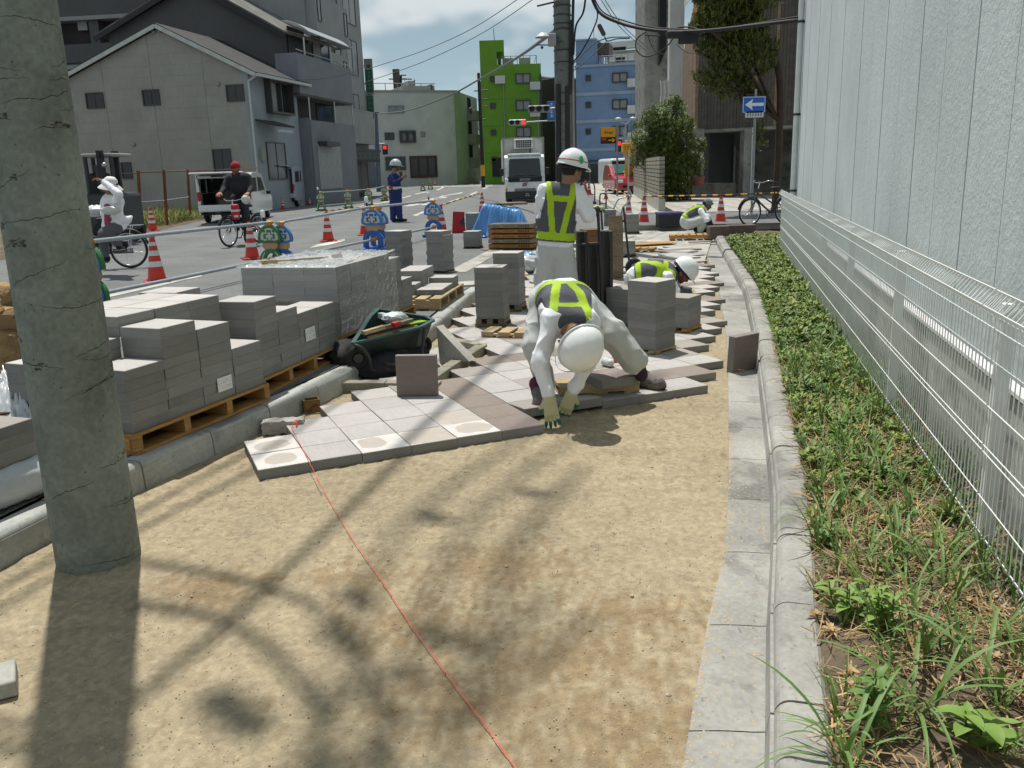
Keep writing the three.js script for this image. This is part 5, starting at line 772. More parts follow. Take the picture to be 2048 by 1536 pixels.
// ------------------------------------------------------------------ poles
function concretePole(p, h, r0, r1, name, label, m) {
  const o = thing(name, label, 'pole', p), g = new THREE.CylinderGeometry(r1, r0, h, 40, Math.round(h * 14), true), q = g.attributes.position; for (let i = 0; i < q.count; i++) { const x = q.getX(i), z = q.getZ(i), y = q.getY(i), k = 1 + 0.012 * (fbm(Math.atan2(z, x) * 2 + 9, y * 2 + 30, 4096, 3, 610) - 0.5); q.setX(i, x * k); q.setZ(i, z * k); } g.computeVertexNormals(); g.translate(0, h / 2, 0);
  const uv = g.attributes.uv; for (let i = 0; i < uv.count; i++) uv.setXY(i, uv.getX(i), uv.getY(i) * h / (2 * Math.PI * r0)); const s = soft(new THREE.Mesh(g, m)); s.name = 'shaft'; o.add(s); return o;
}
const crackT = (() => { const c = document.createElement('canvas'); c.width = 1024; c.height = 2048; const g = c.getContext('2d'); seed(71);
  const id = g.createImageData(1024, 2048); for (let y = 0; y < 2048; y++) for (let x = 0; x < 1024; x++) { const u = x / 1024, v = y / 2048, a = fbm(u, v * 2, 4, 6, 620), b = fbm(u, v * 2, 64, 3, 626), s = smoothstep(fbm(u * 1, v * 2, 7, 5, 630), 0.50, 0.66), l = 174 + 44 * (a - 0.5) + 36 * (b - 0.5) - 16 * s, o = (y * 1024 + x) * 4; id.data[o] = l * 0.985; id.data[o + 1] = l; id.data[o + 2] = l * 0.95; id.data[o + 3] = 255; } g.putImageData(id, 0, 0);
  for (let i = 0; i < 950; i++) { const r = R() * R() * 4.5; g.fillStyle = `rgba(52,54,44,${0.25 + 0.5 * R()})`; g.beginPath(); g.ellipse(R() * 1024, R() * 2048, r * RR(0.6, 1.6), r, R() * 3, 0, 7); g.fill(); }
  for (let i = 0; i < 60; i++) { let x = R() * 1024, y = R() * 2048 * 1; const L = RR(120, 420), n = Math.round(L / 9), rise = RR(-0.35, 0.1); for (const dx of [0, -1024]) { let a = x + dx, b = y; g.strokeStyle = 'rgba(40,38,30,0.85)'; seed(700 + i); for (let k = 0; k < n; k++) { g.lineWidth = RR(0.8, 3.2) * Math.sin(Math.PI * (k + 0.5) / n) + 0.6; g.beginPath(); g.moveTo(a, b); a += 9; b += 9 * rise + RR(-4, 4); g.lineTo(a, b); g.stroke(); } } seed(800 + i); if (R() < 0.5) { g.fillStyle = 'rgba(50,40,28,0.5)'; for (let k = 0; k < 14; k++) { g.beginPath(); g.ellipse(x + L * 0.8 + RR(-40, 40), y + rise * L * 0.8 + RR(-12, 12), RR(2, 16), RR(1, 6), 0, 0, 7); g.fill(); } } }
  g.fillStyle = '#51565a'; g.fillRect(470, 460, 46, 60); g.fillStyle = '#5c6266'; for (let k = 0; k < 5; k++) g.fillRect(475, 468 + k * 10, 30, 4);
  const t = new THREE.CanvasTexture(c); t.colorSpace = THREE.SRGBColorSpace; t.wrapS = t.wrapT = THREE.RepeatWrapping; t.repeat.set(1, 0.5); return t; })();
const poleMat = new THREE.MeshStandardMaterial({ map: crackT, roughness: 0.92, bumpMap: at(lumpB, 0.8), bumpScale: 0.003 }); poleMat.color.setRGB(0.50, 0.545, 0.52);
{
  const c = G(182, 1128, 0), o = concretePole(V(c.x, -0.05, c.z - 0.08), 11, 0.178, 0.105, 'concrete_pole', 'big cracked concrete utility pole standing in the sand at the left', poleMat);
  const b = mb(); for (const [y, n] of [[7.2, 2.2], [8.6, 2.4], [10.2, 2.0]]) b.box(n, 0.09, 0.09, 0.1, y, 0.12, 0.5); b.build('crossarm', 'steel', o);
  mb().lathe([[0, 0], [0.24, 0], [0.26, 0.08], [0.26, 0.72], [0.22, 0.8], [0, 0.8]], 24, 0.42, 7.3, 0.2).build('transformer', 'pillar_grey', o);
}
{
  const c = D(1131, 470, 18.9), p = V(c.x, ROAD - 0.1, c.z), m = poleMat.clone(); m.color.setRGB(0.36, 0.39, 0.40); const o = concretePole(p, 12, 0.195, 0.14, 'concrete_pole', 'concrete utility pole with black cable guards in the middle of the picture', m), rel = (px, py, d = 18.7) => D(px, py, d).sub(p);
  for (const [x0, x1, y0, y1] of [[1112, 1124, 168, 480], [1131, 1142, 172, 480]]) { const a = rel((x0 + x1) / 2, y1, 18.74), b = rel((x0 + x1) / 2 - 0.006 * (y1 - y0), y0, 18.74); mb().bar(a, b, 0.062, 0.055, 12).build('cable_guard', 'black', o); }
  mb().bar(rel(1149, 480, 18.85), rel(1144, 60, 18.85), 0.034, 0.034, 10).build('conduit', 'frame_grey', o); mb().bar(rel(1142, 180, 18.76), rel(1147, -20, 18.76), 0.03, 0.03, 10).bar(rel(1140, 190, 18.74), rel(1142, 40, 18.74), 0.022).build('cables', 'black', o);
  for (const y of [12, 31, 48, 59, 101, 125, 187, 209]) { const q = rel(1128, y, 18.9); mb().add(new THREE.CylinderGeometry(0.187, 0.189, 0.02, 32, 1, true), 0, q.y, 0).add(new THREE.TorusGeometry(0.187, 0.006, 5, 32), 0, q.y, 0, Math.PI / 2).build('steel_band', 'dark_metal', o); }
  const l = mb(), a = rel(1110, 70), b = rel(1078, 72); l.add(new THREE.LatheGeometry([[0, 0.10], [0.06, 0.09], [0.13, 0.03], [0.17, 0], [0.14, 0]].map((q) => new THREE.Vector2(...q)), 20), b.x + 0.08, b.y - 0.03, b.z); l.bar(a, b, 0.02); l.build('street_lamp', 'plastic_white', o); mb().rbox(0.16, 0.24, 0.16, 0.02, rel(1104, 80).x, rel(1104, 80).y, rel(1104, 80).z).build('control_box', 'frame_grey', o);
  const ar = mb(); ar.bar(rel(1112, 90), rel(1072, 90), 0.012).bar(rel(1112, 3), rel(1074, 12), 0.02); ar.ball(0.03, rel(1084, 95).x, rel(1084, 95).y, rel(1084, 95).z); ar.build('bracket', 'dark_metal', o);
}
{
  const d = 76, a = D(966, 352, d), b = D(957, 146, d), o = thing('wooden_pole', 'thin black utility pole left of the green building', 'pole', V(a.x, ROAD, a.z)), r = (x, y) => D(x, y, d).sub(o.position); mb().bar(V(0, 0, 0), b.sub(o.position), 0.17, 0.12, 12).build('shaft', 'black', o); const k = mb(); k.bar(r(948, 182), r(976, 180), 0.05).bar(r(955, 200), r(975, 198), 0.04).bar(r(957, 214), r(974, 212), 0.04).bar(r(962, 240), r(972, 238), 0.05); k.ball(0.3, r(941, 222).x, r(941, 222).y, r(941, 222).z, 0.6, 1, 0.6); k.build('crossarm', 'dark_metal', o); mb().bar(r(966, 352), r(965, 330), 0.19, 0.19).build('striped_guard', 'sign_yellow', o);
  const o2 = thing('wooden_pole', 'distant dark pole with transformers behind the white corner building', 'pole', V(D(802, 358, 130).x, ROAD, D(802, 358, 130).z)), r2 = (x, y) => D(x, y, 130).sub(o2.position); mb().bar(V(0, 0, 0), r2(802, 152), 0.2, 0.16, 10).build('shaft', 'black', o2); mb().bar(r2(778, 158), r2(824, 158), 0.1).bar(r2(786, 152), r2(812, 150), 0.1).box(0.9, 2.6, 0.9, r2(793, 158).x, r2(793, 158).y, r2(793, 158).z).build('equipment', 'frame_dark', o2);
}
// traffic signals
function signal(name, label, px, py, d, lit, dir, mastX, mastTop, back) {
  const c = D(px, py, d), o = thing(name, label, 'traffic light', V(c.x, ROAD, c.z)), y = c.y - ROAD; mb().rbox(1.25, 0.4, 0.22, 0.18, 0, y, 0).build('housing', back ? 'frame_grey' : 'pipe_grey', o);
  for (let i = 0; i < 3; i++) { const x = -0.4 + 0.4 * i; mb().lathe([[0, 0.02], [0.15, 0.02], [0.15, 0]], 18, x, y, 0.11, Math.PI / 2).build('lens', !back && i === 2 && lit ? 'signal_red' : 'black', o); mb().add(new THREE.CylinderGeometry(0.17, 0.17, 0.2, 18, 1, true, Math.PI * 0.5, Math.PI), x, y, 0.2, Math.PI / 2).build('visor', 'frame_dark', o); }
  if (mastX !== undefined) { const e = D(mastX, py - 3, d).sub(o.position); mb().bar(V(dir * 0.6, y, -0.05), V(e.x, y + 0.1, -0.05), 0.05).build('arm', 'pipe_grey', o); mb().bar(V(e.x, 0, -0.05), V(e.x, mastTop ?? y + 1.2, -0.05), 0.11, 0.08).build('mast', 'pipe_grey', o); }
}
signal('traffic_light', 'traffic light showing red in front of the green building', 1035, 245, 62, true, 1, 1136); signal('traffic_light', 'unlit traffic light seen from the side above the lorry', 1078, 218, 50, false, 1, 1133, undefined, true);
function pedSignal(px, py, d, label, m) { const c = D(px, py, d), o = thing('pedestrian_signal', label, 'traffic light', V(c.x, ROAD, c.z)), y = c.y - ROAD; mb().rbox(0.42, 0.8, 0.25, 0.04, 0, y - 0.15, 0).build('housing', 'dark_metal', o); mb().rbox(0.26, 0.26, 0.03, 0.02, 0, y, 0.13).build('lens', 'signal_red', o); mb().bar(V(m, 0, 0), V(m, y + 0.9, 0), 0.1).bar(V(m, y + 0.3, 0), V(0, y + 0.3, 0), 0.04).build('mast', 'pipe_grey', o); }
pedSignal(770, 295, 72, 'pedestrian signal showing red by the white corner building', -0.75); pedSignal(1237, 287, 60, 'pedestrian signal showing red beside the yellow sign', 0.4);
{ const d = 72, a = D(757, 365, d), o = thing('signal_pole', 'blue grey pole in front of the white corner building', 'pole', V(a.x, ROAD, a.z)), t = D(752, 226, d).sub(o.position); mb().bar(V(0, 0, 0), t, 0.22, 0.13, 14).build('shaft', M('pole_blue', 0.13, 0.17, 0.24), o); mb().box(0.5, 0.12, 0.12, t.x, t.y, t.z).build('cap', 'dark_metal', o); }
{ const d = 52, a = D(1251, 372, d), o = thing('street_lamp', 'twin headed street lamp in front of the blue building', 'street lamp', V(a.x, ROAD, a.z)), y = D(1251, 238, d).y - ROAD; mb().bar(V(0, 0, 0), V(0, y - 0.3, 0), 0.06, 0.05).bar(V(0, y - 0.3, 0), V(-0.5, y, 0), 0.03).bar(V(0, y - 0.3, 0), V(0.4, y, 0), 0.03).build('mast', 'pipe_grey', o); for (const s of [-1, 1]) mb().lathe([[0, 0.12], [0.16, 0.07], [0.22, 0], [0, -0.02]], 16, s * 0.42, y, 0).build('lamp', 'plastic_white', o); }
// signs
{
  const d = 44, c = D(1216, 271, d), o = thing('yellow_sign', 'yellow shop sign with black arrow panel in front of the blue building', 'sign', V(c.x, ROAD, c.z)), y = c.y - ROAD; mb().rbox(0.74, 0.78, 0.12, 0.02, 0, y, 0).build('case', 'dark_metal', o); mb().bar(V(0.45, 0, 0), V(0.45, y + 0.5, 0), 0.05).build('post', 'frame_grey', o);
  panel('sign_face', 0.72, 0.76, print(0.72, 0.76, 260, (g, W, H) => { g.fillStyle = '#e09a12'; g.fillRect(0, 0, W, H); g.fillStyle = '#14110c'; g.fillRect(0, H * 0.6, W, H * 0.4); g.font = 'bold italic ' + H * 0.24 + 'px sans-serif'; g.textAlign = 'center'; g.fillText('Snup', W / 2, H * 0.4); g.fillStyle = '#c2321c'; g.fillRect(W * 0.04, H * 0.66, W * 0.36, H * 0.12); g.fillStyle = '#5a1a12'; g.fillRect(W * 0.04, H * 0.8, W * 0.36, H * 0.12); g.strokeStyle = '#e0a012'; g.lineWidth = H * 0.07; g.beginPath(); g.moveTo(W * 0.5, H * 0.8); g.lineTo(W * 0.92, H * 0.8); g.moveTo(W * 0.78, H * 0.68); g.lineTo(W * 0.92, H * 0.8); g.lineTo(W * 0.78, H * 0.92); g.stroke(); }), o, 0, y, 0.064);
  const d2 = 24.5, c2 = D(1508, 209, d2), s = thing('one_way_sign', 'blue one way sign with white left arrow beside the white building', 'sign', V(c2.x, ROAD, c2.z)), y2 = c2.y - ROAD; mb().box(0.62, 0.42, 0.02, 0, y2, 0).build('plate', 'frame_grey', s);
  panel('sign_face', 0.62, 0.42, print(0.62, 0.42, 300, (g, W, H) => { g.fillStyle = '#2b5fb8'; g.fillRect(0, 0, W, H); g.strokeStyle = '#c9d3da'; g.lineWidth = W * 0.03; g.strokeRect(W * 0.03, W * 0.03, W * 0.94, H - W * 0.06); g.fillStyle = '#dfe5e6'; g.beginPath(); g.moveTo(W * 0.1, H / 2); g.lineTo(W * 0.45, H * 0.15); g.lineTo(W * 0.4, H * 0.4); g.lineTo(W * 0.92, H * 0.4); g.lineTo(W * 0.92, H * 0.6); g.lineTo(W * 0.4, H * 0.6); g.lineTo(W * 0.45, H * 0.85); g.closePath(); g.fill(); }), s, 0, y2, 0.0125);
  const y3 = D(1509, 230, d2).y - ROAD; mb().box(0.5, 0.17, 0.02, 0.02, y3 + 0.02, 0).build('supplement_plate', 'plastic_white', s); panel('supplement_print', 0.48, 0.15, print(0.48, 0.15, 400, (g, W, H) => { g.fillStyle = '#c9cfcd'; g.fillRect(0, 0, W, H); g.fillStyle = '#23282a'; for (let i = 0; i < 6; i++) { const x = W * (0.07 + 0.15 * i); g.fillRect(x, H * 0.2, W * 0.1, H * 0.1); g.fillRect(x, H * 0.45, W * 0.1, H * 0.1); g.fillRect(x, H * 0.72, W * 0.1, H * 0.1); g.fillRect(x + W * 0.04, H * 0.2, W * 0.025, H * 0.6); } }), s, 0.02, y3 + 0.02, 0.0125);
  mb().bar(V(0.05, 0, -0.04), V(0.05, y2 + 0.4, -0.04), 0.032).build('post', 'frame_grey', s);
  const d3 = 62, c3 = D(1103, 221, d3), b = thing('blue_sign', 'blue vertical shop sign left of the middle pole', 'sign', V(c3.x, ROAD, c3.z)), y4 = c3.y - ROAD; mb().rbox(0.62, 1.2, 0.15, 0.02, 0, y4, 0).build('case', 'sign_blue', b); mb().bar(V(0.35, 0, -0.05), V(0.35, y4 + 0.6, -0.05), 0.05).build('post', 'frame_grey', b); panel('sign_face', 0.56, 1.14, print(0.56, 1.14, 200, (g, W, H) => { g.fillStyle = '#2d6cb0'; g.fillRect(0, 0, W, H); g.fillStyle = '#cfe0ea'; for (let k = 0; k < 4; k++) { const y = H * (0.08 + 0.22 * k); g.fillRect(W * 0.3, y, W * 0.4, H * 0.025); g.fillRect(W * 0.47, y, W * 0.07, H * 0.16); g.fillRect(W * 0.3, y + H * 0.09, W * 0.42, H * 0.02); } }), b, 0, y4, 0.08);
  for (const [x, i] of [[1207, 0], [1213, 1]]) { const q = G(x, 372, ROAD); tag(mb().add(new THREE.CapsuleGeometry(0.11, 1.75, 6, 14), 0, 1.0, 0).build('yellow_bollard', M('bollard_yellow', 0.62, 0.30, 0.02)), i ? 'right one of two tall yellow bollards on the far pavement' : 'left one of two tall yellow bollards on the far pavement', 'bollard').position.set(q.x, ROAD, q.z); }
}
// ------------------------------------------------------------------ cables
function cable(label, pts, r, m = 'cable', name = 'overhead_cable') { const o = mb().tube(pts, r, Math.max(16, pts.length * 12), 6).build(name, m); return tag(o, label, 'cable'); }
const seen = (l) => l.map(([x, y, d]) => D(x, y, d));
cable('upper of two thin wires rising from the shop signs to the right', seen([[733, 139, 50], [850, 100, 42], [950, 54, 36], [1060, -18, 31]]), 0.016, 'wire_grey'); cable('lower of two thin wires rising from the shop signs to the right', seen([[733, 164, 50], [850, 122, 42], [970, 63, 36], [1090, -18, 31]]), 0.016, 'wire_grey');
cable('thick grey guy cable from the blue grey pole up to the middle pole', seen([[752, 228, 72], [810, 222, 66], [890, 195, 55], [960, 158, 42], [1035, 115, 29], [1112, 60, 19]]), 0.045, 'wire_grey');
cable('thin cable from the house corner to the hanging signs', seen([[595, 160, 36], [640, 158, 39], [690, 148, 44], [735, 132, 49]]), 0.012);
cable('black cable swinging right from the middle pole top', seen([[1172, -10, 18], [1166, 26, 18.3], [1152, 52, 18.6], [1147, 110, 18.7]]), 0.02); cable('black cable dropping diagonally to the middle pole', seen([[1182, -12, 18], [1195, 28, 18], [1186, 60, 18.2], [1160, 108, 18.5], [1146, 124, 18.7]]), 0.014);
cable('heavy black cable bundle sweeping right to the splice box', seen([[1180, -12, 18.2], [1200, 26, 18], [1240, 46, 17.8], [1290, 58, 17.4], [1345, 63, 17], [1405, 62, 16.6], [1600, 40, 15]]), 0.032); cable('second black cable just above the heavy bundle', seen([[1184, -12, 18.2], [1206, 24, 18], [1250, 42, 17.8], [1300, 54, 17.4], [1350, 58, 17], [1420, 59, 16.6], [1600, 33, 15]]), 0.014);
cable('steep thin wire crossing behind the black bundle', seen([[1195, -12, 22], [1235, 48, 24], [1290, 100, 27]]), 0.01, 'wire_grey'); cable('second steep thin wire crossing behind the black bundle', seen([[1202, -12, 22], [1245, 50, 24], [1310, 108, 27]]), 0.01, 'wire_grey');
cable('slack black loop hanging left of the columns', seen([[1292, 64, 17.4], [1274, 78, 17.5], [1272, 98, 17.5], [1288, 113, 17.4], [1312, 108, 17.3], [1338, 88, 17.2], [1352, 66, 17]]), 0.011); cable('small ring of black cable beside the loop', seen([[1295, 66, 17.5], [1300, 84, 17.5], [1310, 102, 17.4], [1330, 110, 17.3]]), 0.008); cable('black cable arching over the splice box', seen([[1290, 70, 17.2], [1330, 70, 17.1], [1352, 57, 17], [1375, 54, 16.9], [1400, 60, 16.7]]), 0.014); cable('thin cable sagging below the splice box', seen([[1352, 88, 17.1], [1372, 104, 17], [1395, 106, 16.9], [1420, 96, 16.8]]), 0.006);
cable('taut cable from the middle pole down to the green roof corner', seen([[1146, 128, 18.7], [1185, 90, 19.5], [1212, 77, 20.5], [1262, 74, 23]]), 0.012); cable('long cable rising right from the middle pole over the blue roof', seen([[1146, 142, 18.8], [1170, 124, 20], [1200, 96, 22], [1214, 82, 24]]), 0.012);
{ const a = D(1368, 75, 16.9), o = thing('splice_box', 'black cable splice box hanging on the bundle in front of the tree', 'splice box', a); mb().rbox(0.62, 0.13, 0.16, 0.04, -0.02, 0.05, 0, 0.1).build('cover', 'black', o); mb().rbox(0.36, 0.15, 0.14, 0.03, 0.08, -0.04, 0, 0.1).build('body', 'black', o); const b = D(1203, 60, 18), s = thing('cable_closure', 'grey cylindrical cable closure hanging above the blue building', 'cable closure', b); mb().add(new THREE.CapsuleGeometry(0.045, 0.16, 5, 12), 0, 0, 0, 0, 0, 0.5).build('body', 'frame_dark', s); mb().tube([V(0.06, -0.12, 0), V(0.1, -0.2, 0), V(0.3, -0.17, 0), V(0.55, -0.17, 0)], 0.012, 16, 6).build('lead', 'cable', s); }
// wires over the path, out of the picture, whose shadows fall across sand and pavers
const over = (px, py, h, y = 0.0) => { const g = G(px, py, y); return V(g.x + SUN.x / SUN.y * (h - y), h, g.z + SUN.z / SUN.y * (h - y)); };
const ov = (label, l, r) => cable(label, l.map(([x, y, h]) => over(x, y, h)), r);
ov('left one of two parallel wires above the concrete pole', [[-160, 1262, 7.2], [0, 1175, 7.2], [265, 1030, 7.2], [510, 895, 7.2], [690, 782, 7.2], [1000, 640, 7.2]], 0.022); ov('right one of two parallel wires above the concrete pole', [[-160, 1310, 7.2], [0, 1215, 7.2], [270, 1063, 7.2], [530, 925, 7.2], [720, 800, 7.2], [1060, 650, 7.2]], 0.022);
ov('thick drop cable slanting over the middle of the sand', [[150, 1500, 8], [300, 1375, 8], [470, 1232, 8], [570, 1140, 8], [850, 870, 8], [1040, 700, 8]], 0.034); ov('slack cable curving over the sand beside the pole', [[150, 1105, 7.4], [270, 1122, 7.4], [450, 1152, 7.4], [600, 1198, 7.4], [700, 1280, 7.4], [760, 1420, 7.4], [800, 1620, 7.4]], 0.03); ov('second slack cable curving over the sand beside the pole', [[150, 1185, 7.6], [265, 1205, 7.6], [450, 1242, 7.6], [540, 1300, 7.6], [620, 1400, 7.6], [660, 1560, 7.6]], 0.034);
ov('high feeder wire above the middle of the path, left strand', [[600, 1620, 13], [690, 1300, 13], [800, 1060, 13], [960, 930, 13], [1250, 760, 13]], 0.03); ov('high feeder wire above the middle of the path, right strand', [[720, 1620, 13], [830, 1300, 13], [930, 1060, 13], [1080, 920, 13], [1330, 760, 13]], 0.03); ov('high communication wire along the path, near the kerb', [[860, 1620, 12.5], [960, 1300, 12.5], [1040, 1080, 12.5], [1170, 930, 12.5]], 0.035);
ov('loose spare cable hanging in a slack bow over the lower sand', [[560, 1580, 12], [640, 1480, 12], [720, 1370, 12], [800, 1330, 12], [900, 1370, 12], [1000, 1300, 12], [1100, 1180, 12]], 0.035); ov('second loose spare cable over the lower sand', [[600, 1640, 12], [690, 1540, 12], [800, 1430, 12], [930, 1440, 12], [1040, 1350, 12], [1180, 1230, 12]], 0.035); ov('low wire crossing at the foot of the picture', [[-100, 1440, 7.8], [60, 1452, 7.8], [150, 1460, 7.8]], 0.03); ov('second low wire crossing at the foot of the picture', [[-100, 1490, 7.8], [60, 1500, 7.8], [150, 1506, 7.8]], 0.03);
for (const [x, y, h, s, i] of [[470, 1425, 9.5, 1, 0], [715, 1195, 10, 0.7, 1], [865, 1032, 10, 0.7, 2], [1062, 985, 10, 0.55, 3], [690, 1275, 10, 0.8, 4], [880, 1270, 12.5, 0.8, 5]]) { const p = over(x, y, h), o = thing('cable_closure', ['cable closure over the lower left of the sand', 'small cable closure over the middle of the sand', 'small cable closure above the path centre', 'small cable closure above the tipped slab', 'stubby cable closure above the lower sand', 'long cable closure above the sand near the gutter'][i], 'cable closure', p); mb().add(new THREE.CapsuleGeometry(0.085 * s, 0.18 * s, 5, 14), 0, 0, 0, 1.2, 0.9, 0).build('body', 'cable', o); }
// ------------------------------------------------------------------ figures: tapered limbs joined into one skin
function vn3(x, y, z, s) { const iz = Math.floor(z), f = z - iz, u = f * f * (3 - 2 * f); return lerp(vn(x, y, 65536, s + iz * 17), vn(x, y, 65536, s + iz * 17 + 17), u); }
function skinMesh(bones, cell, { clip, colour, wr = 0, wf = 9, grow = 0, k0 = 0.03 } = {}) {
  const lo = V(1e9, 1e9, 1e9), hi = V(-1e9, -1e9, -1e9); for (const b of bones) for (const [p, r] of [[b[0], b[2]], [b[1], b[3]]]) { lo.min(p.clone().subScalar(r + grow + 0.05)); hi.max(p.clone().addScalar(r + grow + 0.05)); }
  const B = bones.map(([a, b, ra, rb, c, k]) => { const dx = b.x - a.x, dy = b.y - a.y, dz = b.z - a.z; return [a.x, a.y, a.z, dx, dy, dz, 1 / Math.max(1e-9, dx * dx + dy * dy + dz * dz), ra + grow, rb + grow, c, k ?? k0]; });
  let near = 0;
  const f0 = (x, y, z) => { let d = 1e3, best = 1e3; for (let i = 0; i < B.length; i++) { const b = B[i], px = x - b[0], py = y - b[1], pz = z - b[2]; let t = (px * b[3] + py * b[4] + pz * b[5]) * b[6]; t = t < 0 ? 0 : t > 1 ? 1 : t; const qx = px - b[3] * t, qy = py - b[4] * t, qz = pz - b[5] * t, e = Math.sqrt(qx * qx + qy * qy + qz * qz) - (b[7] + (b[8] - b[7]) * t); if (e < best) { best = e; near = i; } const k = b[10], h = Math.max(k - Math.abs(d - e), 0) / k; d = Math.min(d, e) - h * h * k * 0.25; } return d; };
  const f = (x, y, z) => { let d = f0(x, y, z); if (wr && d < 0.06 && d > -0.06) { const a = 1 - Math.abs(2 * vn3(x * wf + y * 3 + 40, y * wf * 0.75 + x * 2 + 40, z * wf + 40, 900) - 1), b = vn3(x * wf * 2.1 + 40, y * wf * 2.1 + 40, z * wf * 2.1 + 40, 950); d += wr * (0.42 - a * a) + wr * 0.6 * (b - 0.5); }; return clip ? Math.max(d, clip(x, y, z)) : d; };
  const nx = Math.ceil((hi.x - lo.x) / cell) + 1, ny = Math.ceil((hi.y - lo.y) / cell) + 1, nz = Math.ceil((hi.z - lo.z) / cell) + 1, F3 = new Float32Array(nx * ny * nz), id = new Int32Array(nx * ny * nz).fill(-1), P = [], N = [], C = [], I = [], at3 = (i, j, k) => (k * ny + j) * nx + i;
  const S = 6, far = S * cell * 0.88 + 0.03;
  for (let K = 0; K < nz; K += S) for (let J = 0; J < ny; J += S) for (let I0 = 0; I0 < nx; I0 += S) {            // blocks well away from the skin are filled at once
    const h = S / 2, c = f0(lo.x + (I0 + h) * cell, lo.y + (J + h) * cell, lo.z + (K + h) * cell), q = c > far ? 1 : c < -far && !clip ? -1 : 0;
    for (let k = K; k < Math.min(nz, K + S); k++) for (let j = J; j < Math.min(ny, J + S); j++) for (let i = I0; i < Math.min(nx, I0 + S); i++) F3[at3(i, j, k)] = q || f(lo.x + i * cell, lo.y + j * cell, lo.z + k * cell);
  }
  const E = [[0, 1], [2, 3], [4, 5], [6, 7], [0, 2], [1, 3], [4, 6], [5, 7], [0, 4], [1, 5], [2, 6], [3, 7]];
  for (let k = 0; k < nz - 1; k++) for (let j = 0; j < ny - 1; j++) for (let i = 0; i < nx - 1; i++) {
    const v = []; let m = 0; for (let c = 0; c < 8; c++) { v[c] = F3[at3(i + (c & 1), j + ((c >> 1) & 1), k + (c >> 2))]; if (v[c] < 0) m |= 1 << c; } if (m === 0 || m === 255) continue;
    let sx = 0, sy = 0, sz = 0, n = 0; for (const [a, b] of E) if ((v[a] < 0) !== (v[b] < 0)) { const t = v[a] / (v[a] - v[b]); sx += lerp(a & 1, b & 1, t); sy += lerp((a >> 1) & 1, (b >> 1) & 1, t); sz += lerp(a >> 2, b >> 2, t); n++; }
    const x = lo.x + (i + sx / n) * cell, y = lo.y + (j + sy / n) * cell, z = lo.z + (k + sz / n) * cell, h = cell * 0.5; id[at3(i, j, k)] = P.length / 3; P.push(x, y, z);
    const g = V(f(x + h, y, z) - f(x - h, y, z), f(x, y + h, z) - f(x, y - h, z), f(x, y, z + h) - f(x, y, z - h)).normalize(); N.push(g.x, g.y, g.z); f0(x, y, z); const col = colour ? colour(x, y, z, B[near][9], g) : B[near][9]; C.push(...col);
  }
  const quad = (a, b, c, d, flip) => { if (a < 0 || b < 0 || c < 0 || d < 0) return; if (flip) I.push(a, c, b, a, d, c); else I.push(a, b, c, a, c, d); };
  for (let k = 1; k < nz - 1; k++) for (let j = 1; j < ny - 1; j++) for (let i = 1; i < nx - 1; i++) { const s = F3[at3(i, j, k)] < 0;
    if (s !== F3[at3(i + 1, j, k)] < 0) quad(id[at3(i, j - 1, k - 1)], id[at3(i, j, k - 1)], id[at3(i, j, k)], id[at3(i, j - 1, k)], !s);
    if (s !== F3[at3(i, j + 1, k)] < 0) quad(id[at3(i - 1, j, k - 1)], id[at3(i - 1, j, k)], id[at3(i, j, k)], id[at3(i, j, k - 1)], !s);
    if (s !== F3[at3(i, j, k + 1)] < 0) quad(id[at3(i - 1, j - 1, k)], id[at3(i, j - 1, k)], id[at3(i, j, k)], id[at3(i - 1, j, k)], !s); }
  const g = new THREE.BufferGeometry(); g.setAttribute('position', new THREE.Float32BufferAttribute(P, 3)); g.setAttribute('normal', new THREE.Float32BufferAttribute(N, 3)); g.setAttribute('color', new THREE.Float32BufferAttribute(C, 3)); g.setIndex(I); return metres(g);
}
const WHITE = [0.80, 0.82, 0.84], TROU = [0.50, 0.52, 0.50], SKIN = [0.30, 0.165, 0.105], DARK = [0.015, 0.015, 0.018], NAVY = [0.018, 0.03, 0.13], GREYP = [0.10, 0.105, 0.115], LIME = [0.42, 0.62, 0.012], SLATE = [0.085, 0.09, 0.105], GLV = [0.62, 0.60, 0.36], GLG = [0.03, 0.22, 0.17], HAIR = [0.015, 0.013, 0.012], BLK = [0.012, 0.011, 0.012];
M('body', 1, 1, 1, { map: null, bump: at(clothB, 0.16), bs: 0.002, rough: 0.9, vertexColors: true });
function person(label, base, bones, { cell = 0.014, wr = 0.006, name = 'person' } = {}) {
  const o = thing(name, label, 'person', base); o.rel = (l) => l.map(([a, b, ...r]) => [a.clone().sub(base), b.clone().sub(base), ...r]);
  const m = soft(new THREE.Mesh(skinMesh(o.rel(bones), cell, { wr }), mats.body)); m.name = 'body'; o.add(m); return o;
}
function extra(o, name, bones, cell, m = 'body', opt = {}) { const g = soft(new THREE.Mesh(skinMesh(o.rel(bones), cell, opt), mats[m])); g.name = name; o.add(g); return g; }
